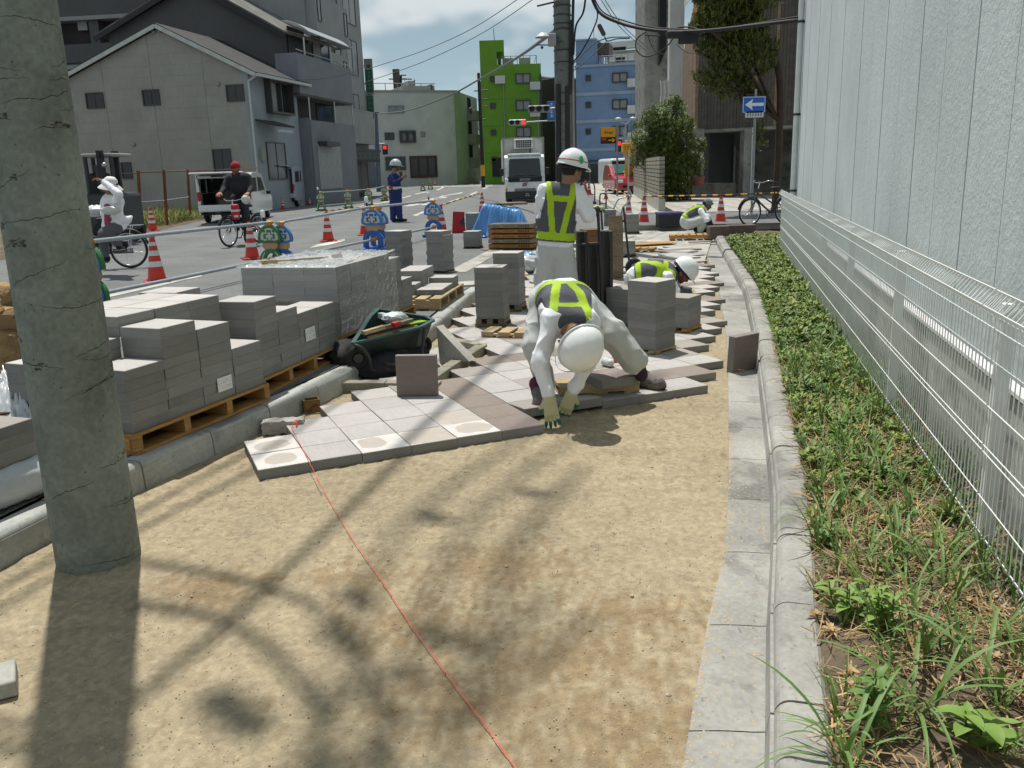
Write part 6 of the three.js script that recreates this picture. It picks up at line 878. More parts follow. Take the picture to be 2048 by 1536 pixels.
function hand(o, W, dir, nrm, side, curl, s, cell, c1 = GLV, c2 = GLG, name = 'glove') {   // palm, four fingers and a thumb, each its own chain
  const d = dir.clone().normalize(), n = nrm.clone().addScaledVector(d, -nrm.dot(d)).normalize(), r = d.clone().cross(n).multiplyScalar(side), B = [], q = (a, b, c) => W.clone().addScaledVector(d, a * s).addScaledVector(r, b * s).addScaledVector(n, c * s);
  B.push([q(-0.012, 0, 0), q(0.01, 0, 0), 0.026 * s, 0.028 * s, c1]); for (const b of [-0.028, -0.008, 0.012, 0.030]) B.push([q(0.0, b * 0.7, 0), q(0.085, b, 0.004), 0.017 * s, 0.0145 * s, c1, 0.02]);
  [[-0.031, 0.062], [-0.010, 0.078], [0.012, 0.082], [0.033, 0.074]].forEach(([b, L], i) => { let a = 0.09, h = 0.004, t = 0; const l = [0.44, 0.31, 0.25]; for (let k = 0; k < 3; k++) { t += curl * (k ? 1.15 : 0.75); const a2 = a + L * l[k] * Math.cos(t), h2 = h + L * l[k] * Math.sin(t); B.push([q(a, b * (1 + 0.1 * k), h), q(a2, b * (1.1 + 0.1 * k), h2), (0.0105 - 0.0008 * k) * s, (0.0100 - 0.001 * k) * s, k ? c2 : c1, 0.006]); a = a2; h = h2; } });
  B.push([q(0.015, 0.030, 0.004), q(0.045, 0.058, 0.014), 0.0145 * s, 0.0125 * s, c1, 0.012], [q(0.045, 0.058, 0.014), q(0.078, 0.066, 0.030), 0.0122 * s, 0.0095 * s, c2, 0.006]); return extra(o, name, B, cell, 'glove', { k0: 0.01 });
}
function headBones(c, up, fr, s = 1, skin = SKIN, hair = HAIR) { const u = up.clone().normalize(), f = fr.clone().addScaledVector(u, -fr.dot(u)).normalize(), r = u.clone().cross(f), q = (a, b, d) => c.clone().addScaledVector(u, a * s).addScaledVector(f, b * s).addScaledVector(r, d * s); return [[q(0.035, -0.02, 0), q(0.03, 0.03, 0), 0.088 * s, 0.082 * s, hair], [q(-0.01, 0.04, -0.02), q(-0.01, 0.04, 0.02), 0.062 * s, 0.062 * s, skin, 0.02], [q(-0.05, 0.04, 0), q(-0.085, 0.065, 0), 0.05 * s, 0.032 * s, skin, 0.03], [q(0.005, 0.1, 0), q(-0.032, 0.118, 0), 0.010 * s, 0.015 * s, skin, 0.012], [q(0.02, 0.083, -0.03), q(0.02, 0.083, 0.03), 0.016 * s, 0.016 * s, skin, 0.012], [q(0.0, -0.005, 0.082), q(-0.04, 0.0, 0.078), 0.018 * s, 0.012 * s, skin, 0.008], [q(0.0, -0.005, -0.082), q(-0.04, 0.0, -0.078), 0.018 * s, 0.012 * s, skin, 0.008], [q(-0.064, 0.095, -0.018), q(-0.064, 0.095, 0.018), 0.009 * s, 0.009 * s, [skin[0] * 0.8, skin[1] * 0.55, skin[2] * 0.6], 0.006], [q(0.0, 0.094, 0.03), q(0.0, 0.094, 0.032), 0.009 * s, 0.009 * s, BLK, 0.004], [q(0.0, 0.094, -0.03), q(0.0, 0.094, -0.032), 0.009 * s, 0.009 * s, BLK, 0.004]]; }
function placed(o, c, up, fr, fn) {                // build a part in a head's own frame
  const u = up.clone().normalize(), f = fr.clone().addScaledVector(u, -fr.dot(u)).normalize(), r = u.clone().cross(f), m = new THREE.Matrix4().makeBasis(r, u, f).setPosition(c.clone().sub(o.position)); const wrap = () => { const b = mb(), g0 = b.geo.bind(b); b.geo = () => g0().applyMatrix4(m); return b; }; fn(wrap);
}
function helmet(o, c, up, fr, m = 'helmet', s = 1, { stripe, strap = true, mark } = {}) {
  placed(o, c, up, fr, (w) => {
    const dome = new THREE.SphereGeometry(1, 36, 16, 0, Math.PI * 2, 0, Math.PI * 0.52), p = dome.attributes.position; for (let i = 0; i < p.count; i++) { const x = p.getX(i), y = p.getY(i), z = p.getZ(i), rid = 1 + 0.02 * Math.exp(-Math.pow(x * 9, 2)) * (y > 0.3 ? 1 : 0.3) + 0.01 * Math.exp(-Math.pow((Math.abs(x) - 0.42) * 10, 2)); p.setXYZ(i, x * 0.122 * s * rid, y * 0.142 * s * rid, (z * 0.148 + 0.004) * s * rid); } dome.computeVertexNormals();
    const shell = w(); shell.add(dome); const rim = []; for (let i = 0; i < 40; i++) { const a = i / 40 * Math.PI * 2; rim.push(V(Math.sin(a) * 0.126 * s, -0.008 * s + 0.006 * Math.cos(a * 2) * s, (Math.cos(a) * 0.152 + 0.004) * s)); } shell.tube(rim, 0.006 * s, 60, 6, true);
    const v = new THREE.SphereGeometry(1, 24, 6, -Math.PI * 0.0, Math.PI, Math.PI * 0.44, Math.PI * 0.08), q = v.attributes.position; for (let i = 0; i < q.count; i++) { const z = Math.max(0, q.getZ(i)); q.setXYZ(i, q.getX(i) * 0.128 * s, (q.getY(i) * 0.05 - 0.012 - 0.02 * z) * s, (z * 0.195 + 0.01) * s); } v.computeVertexNormals(); shell.add(v); shell.build('helmet', m, o);
    if (strap) { const k = w(); k.tube([V(0.115 * s, 0, 0.02), V(0.095 * s, -0.09 * s, 0.05 * s), V(0, -0.14 * s, 0.085 * s), V(-0.095 * s, -0.09 * s, 0.05 * s), V(-0.115 * s, 0, 0.02)], 0.006 * s, 24, 6); const band = []; for (let i = 0; i <= 20; i++) { const a = i / 20 * Math.PI * 2; band.push(V(Math.sin(a) * 0.108 * s, -0.03 * s, Math.cos(a) * 0.128 * s)); } k.tube(band, 0.013 * s, 32, 6); k.build('helmet_strap', 'cloth_navy', o); }
    if (stripe) { const b = []; for (let i = 0; i <= 30; i++) { const a = -2.5 + 5 * i / 30; b.push(V(Math.sin(a) * 0.1225 * s, 0.034 * s, (-Math.cos(a) * 0.147 + 0.004) * s)); } w().tube(b, 0.004 * s, 50, 5).build('helmet_stripe', stripe, o); }
    if (mark) { const b = w(); b.rbox(0.004, 0.065 * s, 0.03 * s, 0.001, 0.121 * s * mark[0], 0.045 * s, mark[1] * s, 0, 0, mark[0] * 0.25).rbox(0.004, 0.03 * s, 0.05 * s, 0.001, 0.1215 * s * mark[0], 0.045 * s, mark[1] * s, 0, 0, mark[0] * 0.25); b.build('helmet_mark', M('mark_green', 0.03, 0.42, 0.16, { map: null }), o); }
  });
}
function vest(o, bones, org, up, right, len, cell, back = 1) {   // reflective vest following the torso
  const u = up.clone().normalize(), r = right.clone().addScaledVector(u, -right.dot(u)).normalize(), n = r.clone().cross(u).multiplyScalar(1), O = org.clone().sub(o.position), loc = (x, y, z) => { const p = V(x - O.x, y - O.y, z - O.z); return [p.dot(r), p.dot(u) / len, p.dot(n)]; };
  const w = (t) => lerp(0.185, 0.135, clamp(t * 1.2 - 0.2, 0, 1));
  return extra(o, 'reflective_vest', bones, cell, 'vest', { grow: 0.014, wr: 0.005, clip: (x, y, z) => { const [a, t] = loc(x, y, z); let e = Math.max(-t * len, (t - 1.02) * len); if (t > 0.38) e = Math.max(e, (Math.abs(a) - w(t)) * 0.9); return e; }, colour: (x, y, z) => { const [a, t, c] = loc(x, y, z); if (t < 0.03) return SLATE; if (t < 0.16) return LIME; const s = Math.abs(a), l = lerp(0.035, 0.125, t); if (Math.abs(s - l) < 0.030) return LIME; if (t > 0.70 && t < 0.80 && s < l) return LIME; return SLATE; } });
}
const bootAt = (o, heel, toe, h, m = BLK) => extra(o, 'boot', [[heel.clone().add(V(0, 0.055, 0)), toe.clone().add(V(0, 0.045, 0)), 0.052, 0.042, m], [heel.clone().add(V(0, 0.05, 0)), heel.clone().add(V(0, h, 0)), 0.052, 0.055, m]], 0.012);
{ // standing worker seen from behind
  const J = (x, y, d = 8.62) => D(x, y, d), base = V(J(1112, 500).x, 0.06, -8.62), hipL = J(1091, 528), hipR = J(1130, 528), kL = J(1086, 596, 8.6), kR = J(1141, 598, 8.55), aL = J(1085, 644, 8.68), aR = J(1146, 646, 8.66), shL = J(1087, 383, 8.6), shR = J(1156, 388, 8.58), elR = J(1177, 431, 8.55), wrR = J(1192, 420, 8.74);
  const torso = [[J(1099, 478), J(1124, 480), 0.118, 0.118, WHITE, 0.06], [J(1097, 440), J(1128, 442), 0.112, 0.112, WHITE, 0.06], [J(1098, 402, 8.6), J(1138, 404, 8.6), 0.112, 0.112, WHITE, 0.06], [J(1100, 382, 8.6), J(1144, 385, 8.6), 0.082, 0.082, WHITE, 0.05]];
  const head = J(1143, 341, 8.6), hu = V(0.18, 1, -0.05), hf = V(0.75, -0.1, -0.65);
  const o = person('standing worker in white helmet and lime striped vest holding a hand truck', base, [...torso, [J(1096, 505), J(1126, 506), 0.122, 0.122, TROU, 0.05], [hipL, kL, 0.112, 0.092, TROU, 0.04], [kL, aL, 0.092, 0.085, TROU, 0.03], [hipR, kR, 0.112, 0.092, TROU, 0.04], [kR, aR, 0.092, 0.085, TROU, 0.03], [shL, J(1080, 428, 8.75), 0.068, 0.055, WHITE, 0.04], [J(1080, 428, 8.75), J(1120, 440, 9.0), 0.05, 0.04, DARK, 0.02], [shR, elR, 0.070, 0.068, WHITE, 0.04], [elR, wrR, 0.050, 0.042, DARK, 0.015], [J(1130, 378, 8.6), J(1140, 352, 8.6), 0.058, 0.055, SKIN, 0.03], ...headBones(head, hu, hf)], { cell: 0.0105, wr: 0.018 });
  vest(o, torso, J(1110, 482), J(1118, 380).sub(J(1110, 482)), V(1, 0.02, -0.1), 0.555, 0.0068); helmet(o, head.clone().addScaledVector(hu.clone().normalize(), 0.055), hu, hf, 'helmet', 1.1, { stripe: 'sign_red', mark: [-1, -0.02] });
  hand(o, J(1194, 417, 8.78), V(0.35, 0.1, -0.9), V(0, -1, -0.2), 1, 0.9, 1.12, 0.005); hand(o, J(1124, 441, 9.03), V(0.6, 0, -0.8), V(0, -1, 0), -1, 0.9, 1.1, 0.007);
  bootAt(o, V(aL.x, 0.06, aL.z + 0.04), V(aL.x - 0.02, 0.06, aL.z - 0.18), 0.12); bootAt(o, V(aR.x, 0.06, aR.z + 0.04), V(aR.x + 0.04, 0.06, aR.z - 0.18), 0.12);
}
{ // bending worker setting a slab
  const J = (x, y, d) => D(x, y, d), base = V(0.35, 0.06, -5.9), hL = J(1093, 606, 6.16), hR = J(1153, 604, 6.16), kL = J(1070, 692, 5.92), aL = J(1089, 768, 5.98), kR = J(1224, 668, 5.95), aR = J(1268, 722, 6.0), sA = J(1103, 640, 5.62), eA = J(1079, 727, 5.52), wA = J(1096, 787, 5.44), sB = J(1176, 650, 5.64), eB = J(1172, 726, 5.56), wB = J(1147, 780, 5.53);
  const torso = [[J(1104, 594, 6.10), J(1142, 592, 6.10), 0.122, 0.122, WHITE, 0.06], [J(1106, 598, 5.95), J(1150, 598, 5.95), 0.112, 0.112, WHITE, 0.07], [J(1112, 614, 5.80), J(1160, 616, 5.80), 0.112, 0.112, WHITE, 0.07], [J(1114, 640, 5.66), J(1168, 644, 5.66), 0.09, 0.09, WHITE, 0.06]], head = J(1158, 684, 5.42), hu = V(0.22, -0.42, 0.88), hf = V(-0.45, -0.86, -0.32);
  const o = person('bending worker in white long sleeves lowering a slab with gloved hands', base, [...torso, [hL, hR, 0.128, 0.128, TROU, 0.05], [hL, kL, 0.118, 0.086, TROU, 0.04], [kL, aL, 0.086, 0.070, TROU, 0.03], [hR, kR, 0.118, 0.094, TROU, 0.04], [kR, aR, 0.094, 0.090, TROU, 0.03], [sA, eA, 0.066, 0.054, WHITE, 0.045], [eA, wA, 0.053, 0.041, WHITE, 0.03], [sB, eB, 0.066, 0.052, WHITE, 0.045], [eB, wB, 0.052, 0.041, WHITE, 0.03], [J(1140, 655, 5.6), J(1152, 672, 5.5), 0.056, 0.052, SKIN, 0.03], ...headBones(head, hu, hf)], { cell: 0.0092, wr: 0.020 });
  { const up = J(1141, 650, 5.62).sub(J(1124, 590, 6.02)); vest(o, torso, J(1124, 588, 6.0), up, V(1, -0.05, 0.05), up.length() * 1.06, 0.0062); }
  helmet(o, head.clone().addScaledVector(hu.clone().normalize(), 0.05), hu, hf, 'helmet', 1.12, {});
  hand(o, J(1099, 798, 5.42), V(0.12, -0.98, 0.16), V(0.0, -0.1, -1), -1, 0.16, 1.12, 0.0045); hand(o, J(1143, 788, 5.52), V(-0.35, -0.9, 0.05), V(-0.2, -0.1, -1), 1, 0.45, 1.1, 0.0045);
  extra(o, 'leggings', [[aR, J(1282, 750, 6.0), 0.062, 0.05, [0.035, 0.014, 0.025]], [aL, J(1086, 784, 5.98), 0.06, 0.05, [0.02, 0.012, 0.018]]], 0.011, 'body', { wr: 0.008 });
  const f = G(1286, 772, 0.06), t = G(1318, 779, 0.06), f2 = G(1087, 800, 0.06); const shoe = [0.15, 0.135, 0.125], top = [0.09, 0.025, 0.05];
  for (const [h, e] of [[f, t], [f2, f2.clone().add(V(-0.03, 0, 0.17))]]) extra(o, 'work_shoe', [[h.clone().add(V(-0.02, 0.06, 0)), e.clone().add(V(0, 0.045, 0)), 0.058, 0.045, shoe], [h.clone().add(V(-0.03, 0.03, 0)), e.clone().add(V(0.01, 0.025, 0)), 0.034, 0.034, [0.03, 0.028, 0.03]], [h.clone().add(V(-0.02, 0.08, 0)), h.clone().add(V(-0.04, 0.12, 0)), 0.06, 0.058, top]], 0.009, 'body', { wr: 0.008, wf: 26 });
}
{ // crouching worker behind the paver stack
  const J = (x, y, d = 10.9) => D(x, y, d), base = V(J(1310, 580).x, 0.06, -10.9), torso = [[J(1277, 553), J(1284, 548), 0.145, 0.14, WHITE, 0.06], [J(1298, 545), J(1306, 543), 0.135, 0.135, WHITE, 0.06], [J(1322, 543), J(1330, 545), 0.13, 0.125, WHITE, 0.06], [J(1338, 547, 10.85), J(1342, 552, 10.8), 0.08, 0.08, WHITE, 0.05]], head = J(1364, 544, 10.85), hu = V(0.72, 0.68, 0.1), hf = V(0.55, -0.83, 0.15);
  const o = person('crouching worker with white helmet low behind the ten high paver stack', base, [...torso, [J(1273, 560), J(1280, 565), 0.145, 0.14, TROU, 0.05], [J(1280, 575), J(1318, 578, 10.7), 0.105, 0.09, TROU, 0.04], [J(1318, 578, 10.7), J(1290, 600, 10.8), 0.085, 0.07, TROU, 0.04], [J(1284, 570, 11.05), J(1322, 575, 11.1), 0.1, 0.09, TROU, 0.04], [J(1322, 575, 11.1), J(1294, 596, 11.1), 0.085, 0.07, TROU, 0.04], [J(1336, 552, 10.7), J(1352, 582, 10.7), 0.062, 0.052, WHITE, 0.04], [J(1352, 582, 10.7), J(1376, 586, 10.75), 0.048, 0.042, SLATE, 0.02], [J(1338, 548, 11.0), J(1356, 578, 11.05), 0.062, 0.052, WHITE, 0.04], [J(1356, 578, 11.05), J(1380, 580, 11.0), 0.048, 0.042, SLATE, 0.02], [J(1343, 547), J(1356, 546), 0.055, 0.055, SKIN, 0.03], ...headBones(head, hu, hf, 1, [0.22, 0.10, 0.065])], { cell: 0.0125, wr: 0.018 });
  vest(o, torso, J(1270, 555), J(1344, 548, 10.82).sub(J(1270, 555)), V(0.1, 0.2, 1), 0.53, 0.011); helmet(o, head.clone().addScaledVector(hu.clone().normalize(), 0.05), hu, hf, 'helmet', 1.14, {});
  hand(o, J(1378, 587, 10.75), V(0.8, -0.4, 0.1), V(0, -1, 0), 1, 0.5, 1.1, 0.007); hand(o, J(1382, 581, 11.0), V(0.8, -0.4, 0.1), V(0, -1, 0), -1, 0.5, 1.1, 0.007); bootAt(o, J(1288, 602, 10.8).setY(0.06), J(1276, 602, 10.8).setY(0.06), 0.1); bootAt(o, J(1292, 600, 11.1).setY(0.06), J(1280, 600, 11.1).setY(0.06), 0.1);
}
{ // far squatting worker
  const J = (x, y, d = 20.6) => D(x, y, d), base = V(J(1390, 460).x, 0.06, -20.6), torso = [[J(1375, 438), J(1380, 436), 0.15, 0.15, WHITE, 0.06], [J(1386, 428), J(1392, 427), 0.145, 0.14, WHITE, 0.06], [J(1396, 420), J(1402, 420), 0.13, 0.12, WHITE, 0.06]], head = J(1413, 410), hu = V(0.3, 0.95, 0.1), hf = V(0.9, -0.4, 0.1);
  const o = person('squatting worker in grey cap and white trousers working far down the path', base, [...torso, [J(1374, 444), J(1378, 446), 0.165, 0.16, TROU, 0.05], [J(1378, 448, 20.5), J(1412, 437, 20.4), 0.13, 0.10, TROU, 0.04], [J(1412, 437, 20.4), J(1400, 460, 20.5), 0.10, 0.085, TROU, 0.04], [J(1378, 448, 20.8), J(1414, 438, 20.8), 0.13, 0.10, TROU, 0.04], [J(1414, 438, 20.8), J(1396, 461, 20.8), 0.10, 0.085, TROU, 0.04], [J(1402, 422, 20.45), J(1414, 440, 20.3), 0.065, 0.055, WHITE, 0.03], [J(1414, 440, 20.3), J(1421, 456, 20.4), 0.05, 0.045, DARK, 0.02], [J(1404, 421, 20.8), J(1418, 438, 20.8), 0.065, 0.055, WHITE, 0.03], [J(1418, 438, 20.8), J(1424, 455, 20.7), 0.05, 0.045, DARK, 0.02], [J(1404, 418), J(1411, 412), 0.06, 0.055, SKIN, 0.03], ...headBones(head, hu, hf, 1, [0.16, 0.085, 0.06])], { cell: 0.018, wr: 0.01 });
  vest(o, torso, J(1371, 442), J(1405, 418).sub(J(1371, 442)), V(0.1, 0.1, 1), 0.50, 0.014); extra(o, 'grey_cap', [[head.clone().addScaledVector(hu, 0.06), head.clone().addScaledVector(hu, 0.05).add(V(0.03, 0, 0)), 0.098, 0.098, [0.16, 0.19, 0.185]], [head.clone().add(V(0.09, 0.035, 0)), head.clone().add(V(0.15, 0.02, 0)), 0.03, 0.02, [0.16, 0.19, 0.185]]], 0.014); for (const [x, d] of [[1422, 20.4], [1425, 20.7]]) hand(o, J(x, 457, d), V(0.2, -0.9, 0), V(-1, 0, 0), 1, 0.6, 1.1, 0.01, DARK, DARK); for (const [x, d] of [[1396, 20.5], [1392, 20.8]]) bootAt(o, J(x, 462, d).setY(0.06), J(x + 18, 462, d).setY(0.06), 0.1);
}
{ // traffic guard
  const J = (x, y, d = 27.4) => D(x, y, d), g0 = G(797, 443, ROAD), base = V(g0.x, ROAD, -27.4), head = J(790.5, 333), hu = V(0.06, 1, 0), hf = V(1, -0.15, 0.25);
  const o = person('traffic guard in navy uniform, white belt and pale helmet looking at something in hand', base, [[J(785, 357), J(791, 357), 0.16, 0.15, NAVY, 0.06], [J(785, 368), J(792, 369), 0.15, 0.15, NAVY, 0.06], [J(787, 380), J(794, 380), 0.165, 0.16, NAVY, 0.05], [J(786, 385), J(786, 412), 0.125, 0.105, NAVY, 0.04], [J(786, 412), J(786, 437), 0.105, 0.09, NAVY, 0.03], [J(796, 385), J(797, 412), 0.125, 0.105, NAVY, 0.04], [J(797, 412), J(800, 436), 0.105, 0.09, NAVY, 0.03], [J(783, 351, 27.25), J(788, 366, 27.15), 0.08, 0.065, NAVY, 0.04], [J(788, 366, 27.15), J(803, 358, 27.1), 0.06, 0.05, NAVY, 0.03], [J(789, 350, 27.6), J(795, 365, 27.6), 0.08, 0.065, NAVY, 0.04], [J(795, 365, 27.6), J(804, 356, 27.4), 0.06, 0.05, NAVY, 0.03], [J(787, 348), J(790, 338), 0.062, 0.06, SKIN, 0.03], ...headBones(head, hu, hf, 1.05, [0.2, 0.12, 0.085])], { cell: 0.02, wr: 0.010 });
  helmet(o, head.clone().add(V(0.01, 0.05, 0)), hu, hf, 'helmet_grey', 1.25, { strap: true }); extra(o, 'belt', [[J(785, 376), J(793, 376), 0.158, 0.155, [0.6, 0.6, 0.58]]], 0.02, 'body', { grow: 0.012, clip: (x, y) => Math.abs(y + base.y - J(789, 376).y) - 0.045 }); extra(o, 'belt_patch', [[J(780, 373, 27.25), J(783, 376, 27.25), 0.05, 0.05, [0.5, 0.06, 0.02]]], 0.016);
  hand(o, J(804, 357, 27.1), V(0.8, 0.5, 0.1), V(0, 0, -1), 1, 0.6, 1.15, 0.01, SKIN, SKIN, 'hand'); hand(o, J(805, 355, 27.4), V(0.8, 0.5, -0.1), V(0, 0, 1), -1, 0.6, 1.15, 0.01, SKIN, SKIN, 'hand'); bootAt(o, J(787, 440).setY(ROAD), J(800, 440).setY(ROAD), 0.12); bootAt(o, J(799, 440).setY(ROAD), J(812, 440).setY(ROAD), 0.12);
  const b = J(802, 348, 27.2); tag(mb().rbox(0.10, 0.16, 0.02, 0.006, 0, 0, 0, 0.6, 0, 0.3).build('notebook', 'dark_metal'), 'small dark notebook held up by the traffic guard', 'notebook').position.copy(b);
}
// ------------------------------------------------------------------ bicycles
function bicycle(label, rear, front, { frameM = 'dark_metal', fender = true, basket = true, rack = false } = {}) {
  const d = front.clone().sub(rear), wb = d.length(), o = thing('bicycle', label, 'bicycle', rear, Math.atan2(-d.z, d.x)), r = 0.325;
  for (const [x, n] of [[0, 0], [wb, 1]]) { const w = mb().add(new THREE.TorusGeometry(r - 0.02, 0.021, 10, 48), x, r, 0).build('wheel', 'rubber', o); mb().add(new THREE.TorusGeometry(r - 0.045, 0.010, 8, 48), x, r, 0).build('rim', 'chrome', w); const s = mb(); for (let i = 0; i < 28; i++) { const a = i / 28 * 6.283; s.bar(V(x + 0.02 * Math.cos(a + 0.6), r + 0.02 * Math.sin(a + 0.6), i % 2 ? 0.025 : -0.025), V(x + (r - 0.045) * Math.cos(a), r + (r - 0.045) * Math.sin(a), 0), 0.0022, 0.0022, 4); } s.add(new THREE.CylinderGeometry(0.025, 0.025, 0.07, 12), x, r, 0, Math.PI / 2); s.build('spokes', 'chrome', w); if (fender) { const f = mb(), p = []; for (let i = 0; i <= 16; i++) { const a = (n ? 0.2 : 0.55) + i / 16 * 2.35; p.push(V(x + (r + 0.025) * Math.cos(a), r + (r + 0.025) * Math.sin(a), 0)); } f.tube(p, 0.02, 24, 6).build('mudguard', frameM, o); } }
  const bb = V(wb * 0.42, 0.28, 0), st = V(wb * 0.33, 0.78, 0), hd = V(wb - 0.22, 0.86, 0), hl = V(wb - 0.16, 0.62, 0); mb().bar(bb, st, 0.017).bar(bb, hl, 0.022).bar(V(wb * 0.38, 0.5, 0), hd.clone().lerp(hl, 0.4), 0.018).bar(hd, hl, 0.02).bar(V(0, r, 0.05), bb, 0.011).bar(V(0, r, -0.05), bb, 0.011).bar(V(0, r, 0.05), V(wb * 0.36, 0.62, 0), 0.009).bar(V(0, r, -0.05), V(wb * 0.36, 0.62, 0), 0.009).bar(hl, V(wb, r, 0.055), 0.014).bar(hl, V(wb, r, -0.055), 0.014).build('frame', frameM, o);
  mb().bar(hd, hd.clone().add(V(-0.04, 0.16, 0)), 0.013).tube([V(hd.x - 0.28, 1.0, 0.29), V(hd.x - 0.1, 1.04, 0.27), V(hd.x + 0.0, 1.0, 0.12), V(hd.x - 0.03, 1.0, 0), V(hd.x, 1.0, -0.12), V(hd.x - 0.1, 1.04, -0.27), V(hd.x - 0.28, 1.0, -0.29)], 0.012, 36, 8).build('handlebar', 'chrome', o); for (const s of [-1, 1]) mb().bar(V(hd.x - 0.27, 1.0, s * 0.29), V(hd.x - 0.14, 1.03, s * 0.28), 0.018).build('grip', 'rubber', o);
  mb().rbox(0.24, 0.06, 0.16, 0.03, st.x - 0.02, st.y + 0.08, 0).bar(st, st.clone().add(V(0, 0.06, 0)), 0.014).build('saddle', 'black', o); mb().add(new THREE.TorusGeometry(0.09, 0.008, 6, 28), bb.x, bb.y, 0.05).bar(bb.clone().add(V(0, 0, 0.08)), bb.clone().add(V(0.12, -0.12, 0.08)), 0.009).bar(bb.clone().add(V(0, 0, -0.08)), bb.clone().add(V(-0.12, 0.12, -0.08)), 0.009).rbox(0.09, 0.02, 0.08, 0.006, bb.x + 0.12, bb.y - 0.12, 0.12).rbox(0.09, 0.02, 0.08, 0.006, bb.x - 0.12, bb.y + 0.12, -0.12).rbox(wb * 0.5, 0.09, 0.02, 0.01, wb * 0.2, 0.30, 0.055).build('crank', 'dark_metal', o);
  if (basket) { const b = mb(), x = wb + 0.08, y0 = 0.66, y1 = 0.93; for (const y of [y0, 0.75, 0.84, y1]) { const k = lerp(0.8, 1, (y - y0) / (y1 - y0)), l = [V(x - 0.15 * k, y, -0.19 * k), V(x + 0.17 * k, y, -0.19 * k), V(x + 0.17 * k, y, 0.19 * k), V(x - 0.15 * k, y, 0.19 * k)]; for (let i = 0; i < 4; i++) b.bar(l[i], l[(i + 1) % 4], 0.006, 0.006, 5); } for (let i = 0; i < 32; i++) { const e = Math.floor(i / 8), t = (i % 8) / 8, c = [[-0.15, -0.19], [0.17, -0.19], [0.17, 0.19], [-0.15, 0.19]], p = [lerp(c[e][0], c[(e + 1) % 4][0], t), lerp(c[e][1], c[(e + 1) % 4][1], t)]; b.bar(V(x + p[0] * 0.8, y0, p[1] * 0.8), V(x + p[0], y1, p[1]), 0.004, 0.004, 4); } b.build('basket', 'dark_metal', o); }
  if (rack) mb().bar(V(-0.28, 0.74, 0.06), V(0.2, 0.74, 0.06), 0.008).bar(V(-0.28, 0.74, -0.06), V(0.2, 0.74, -0.06), 0.008).bar(V(-0.1, 0.74, 0.06), V(0, r, 0.07), 0.007).bar(V(-0.1, 0.74, -0.06), V(0, r, -0.07), 0.007).build('rack', 'chrome', o);
  return o;
}
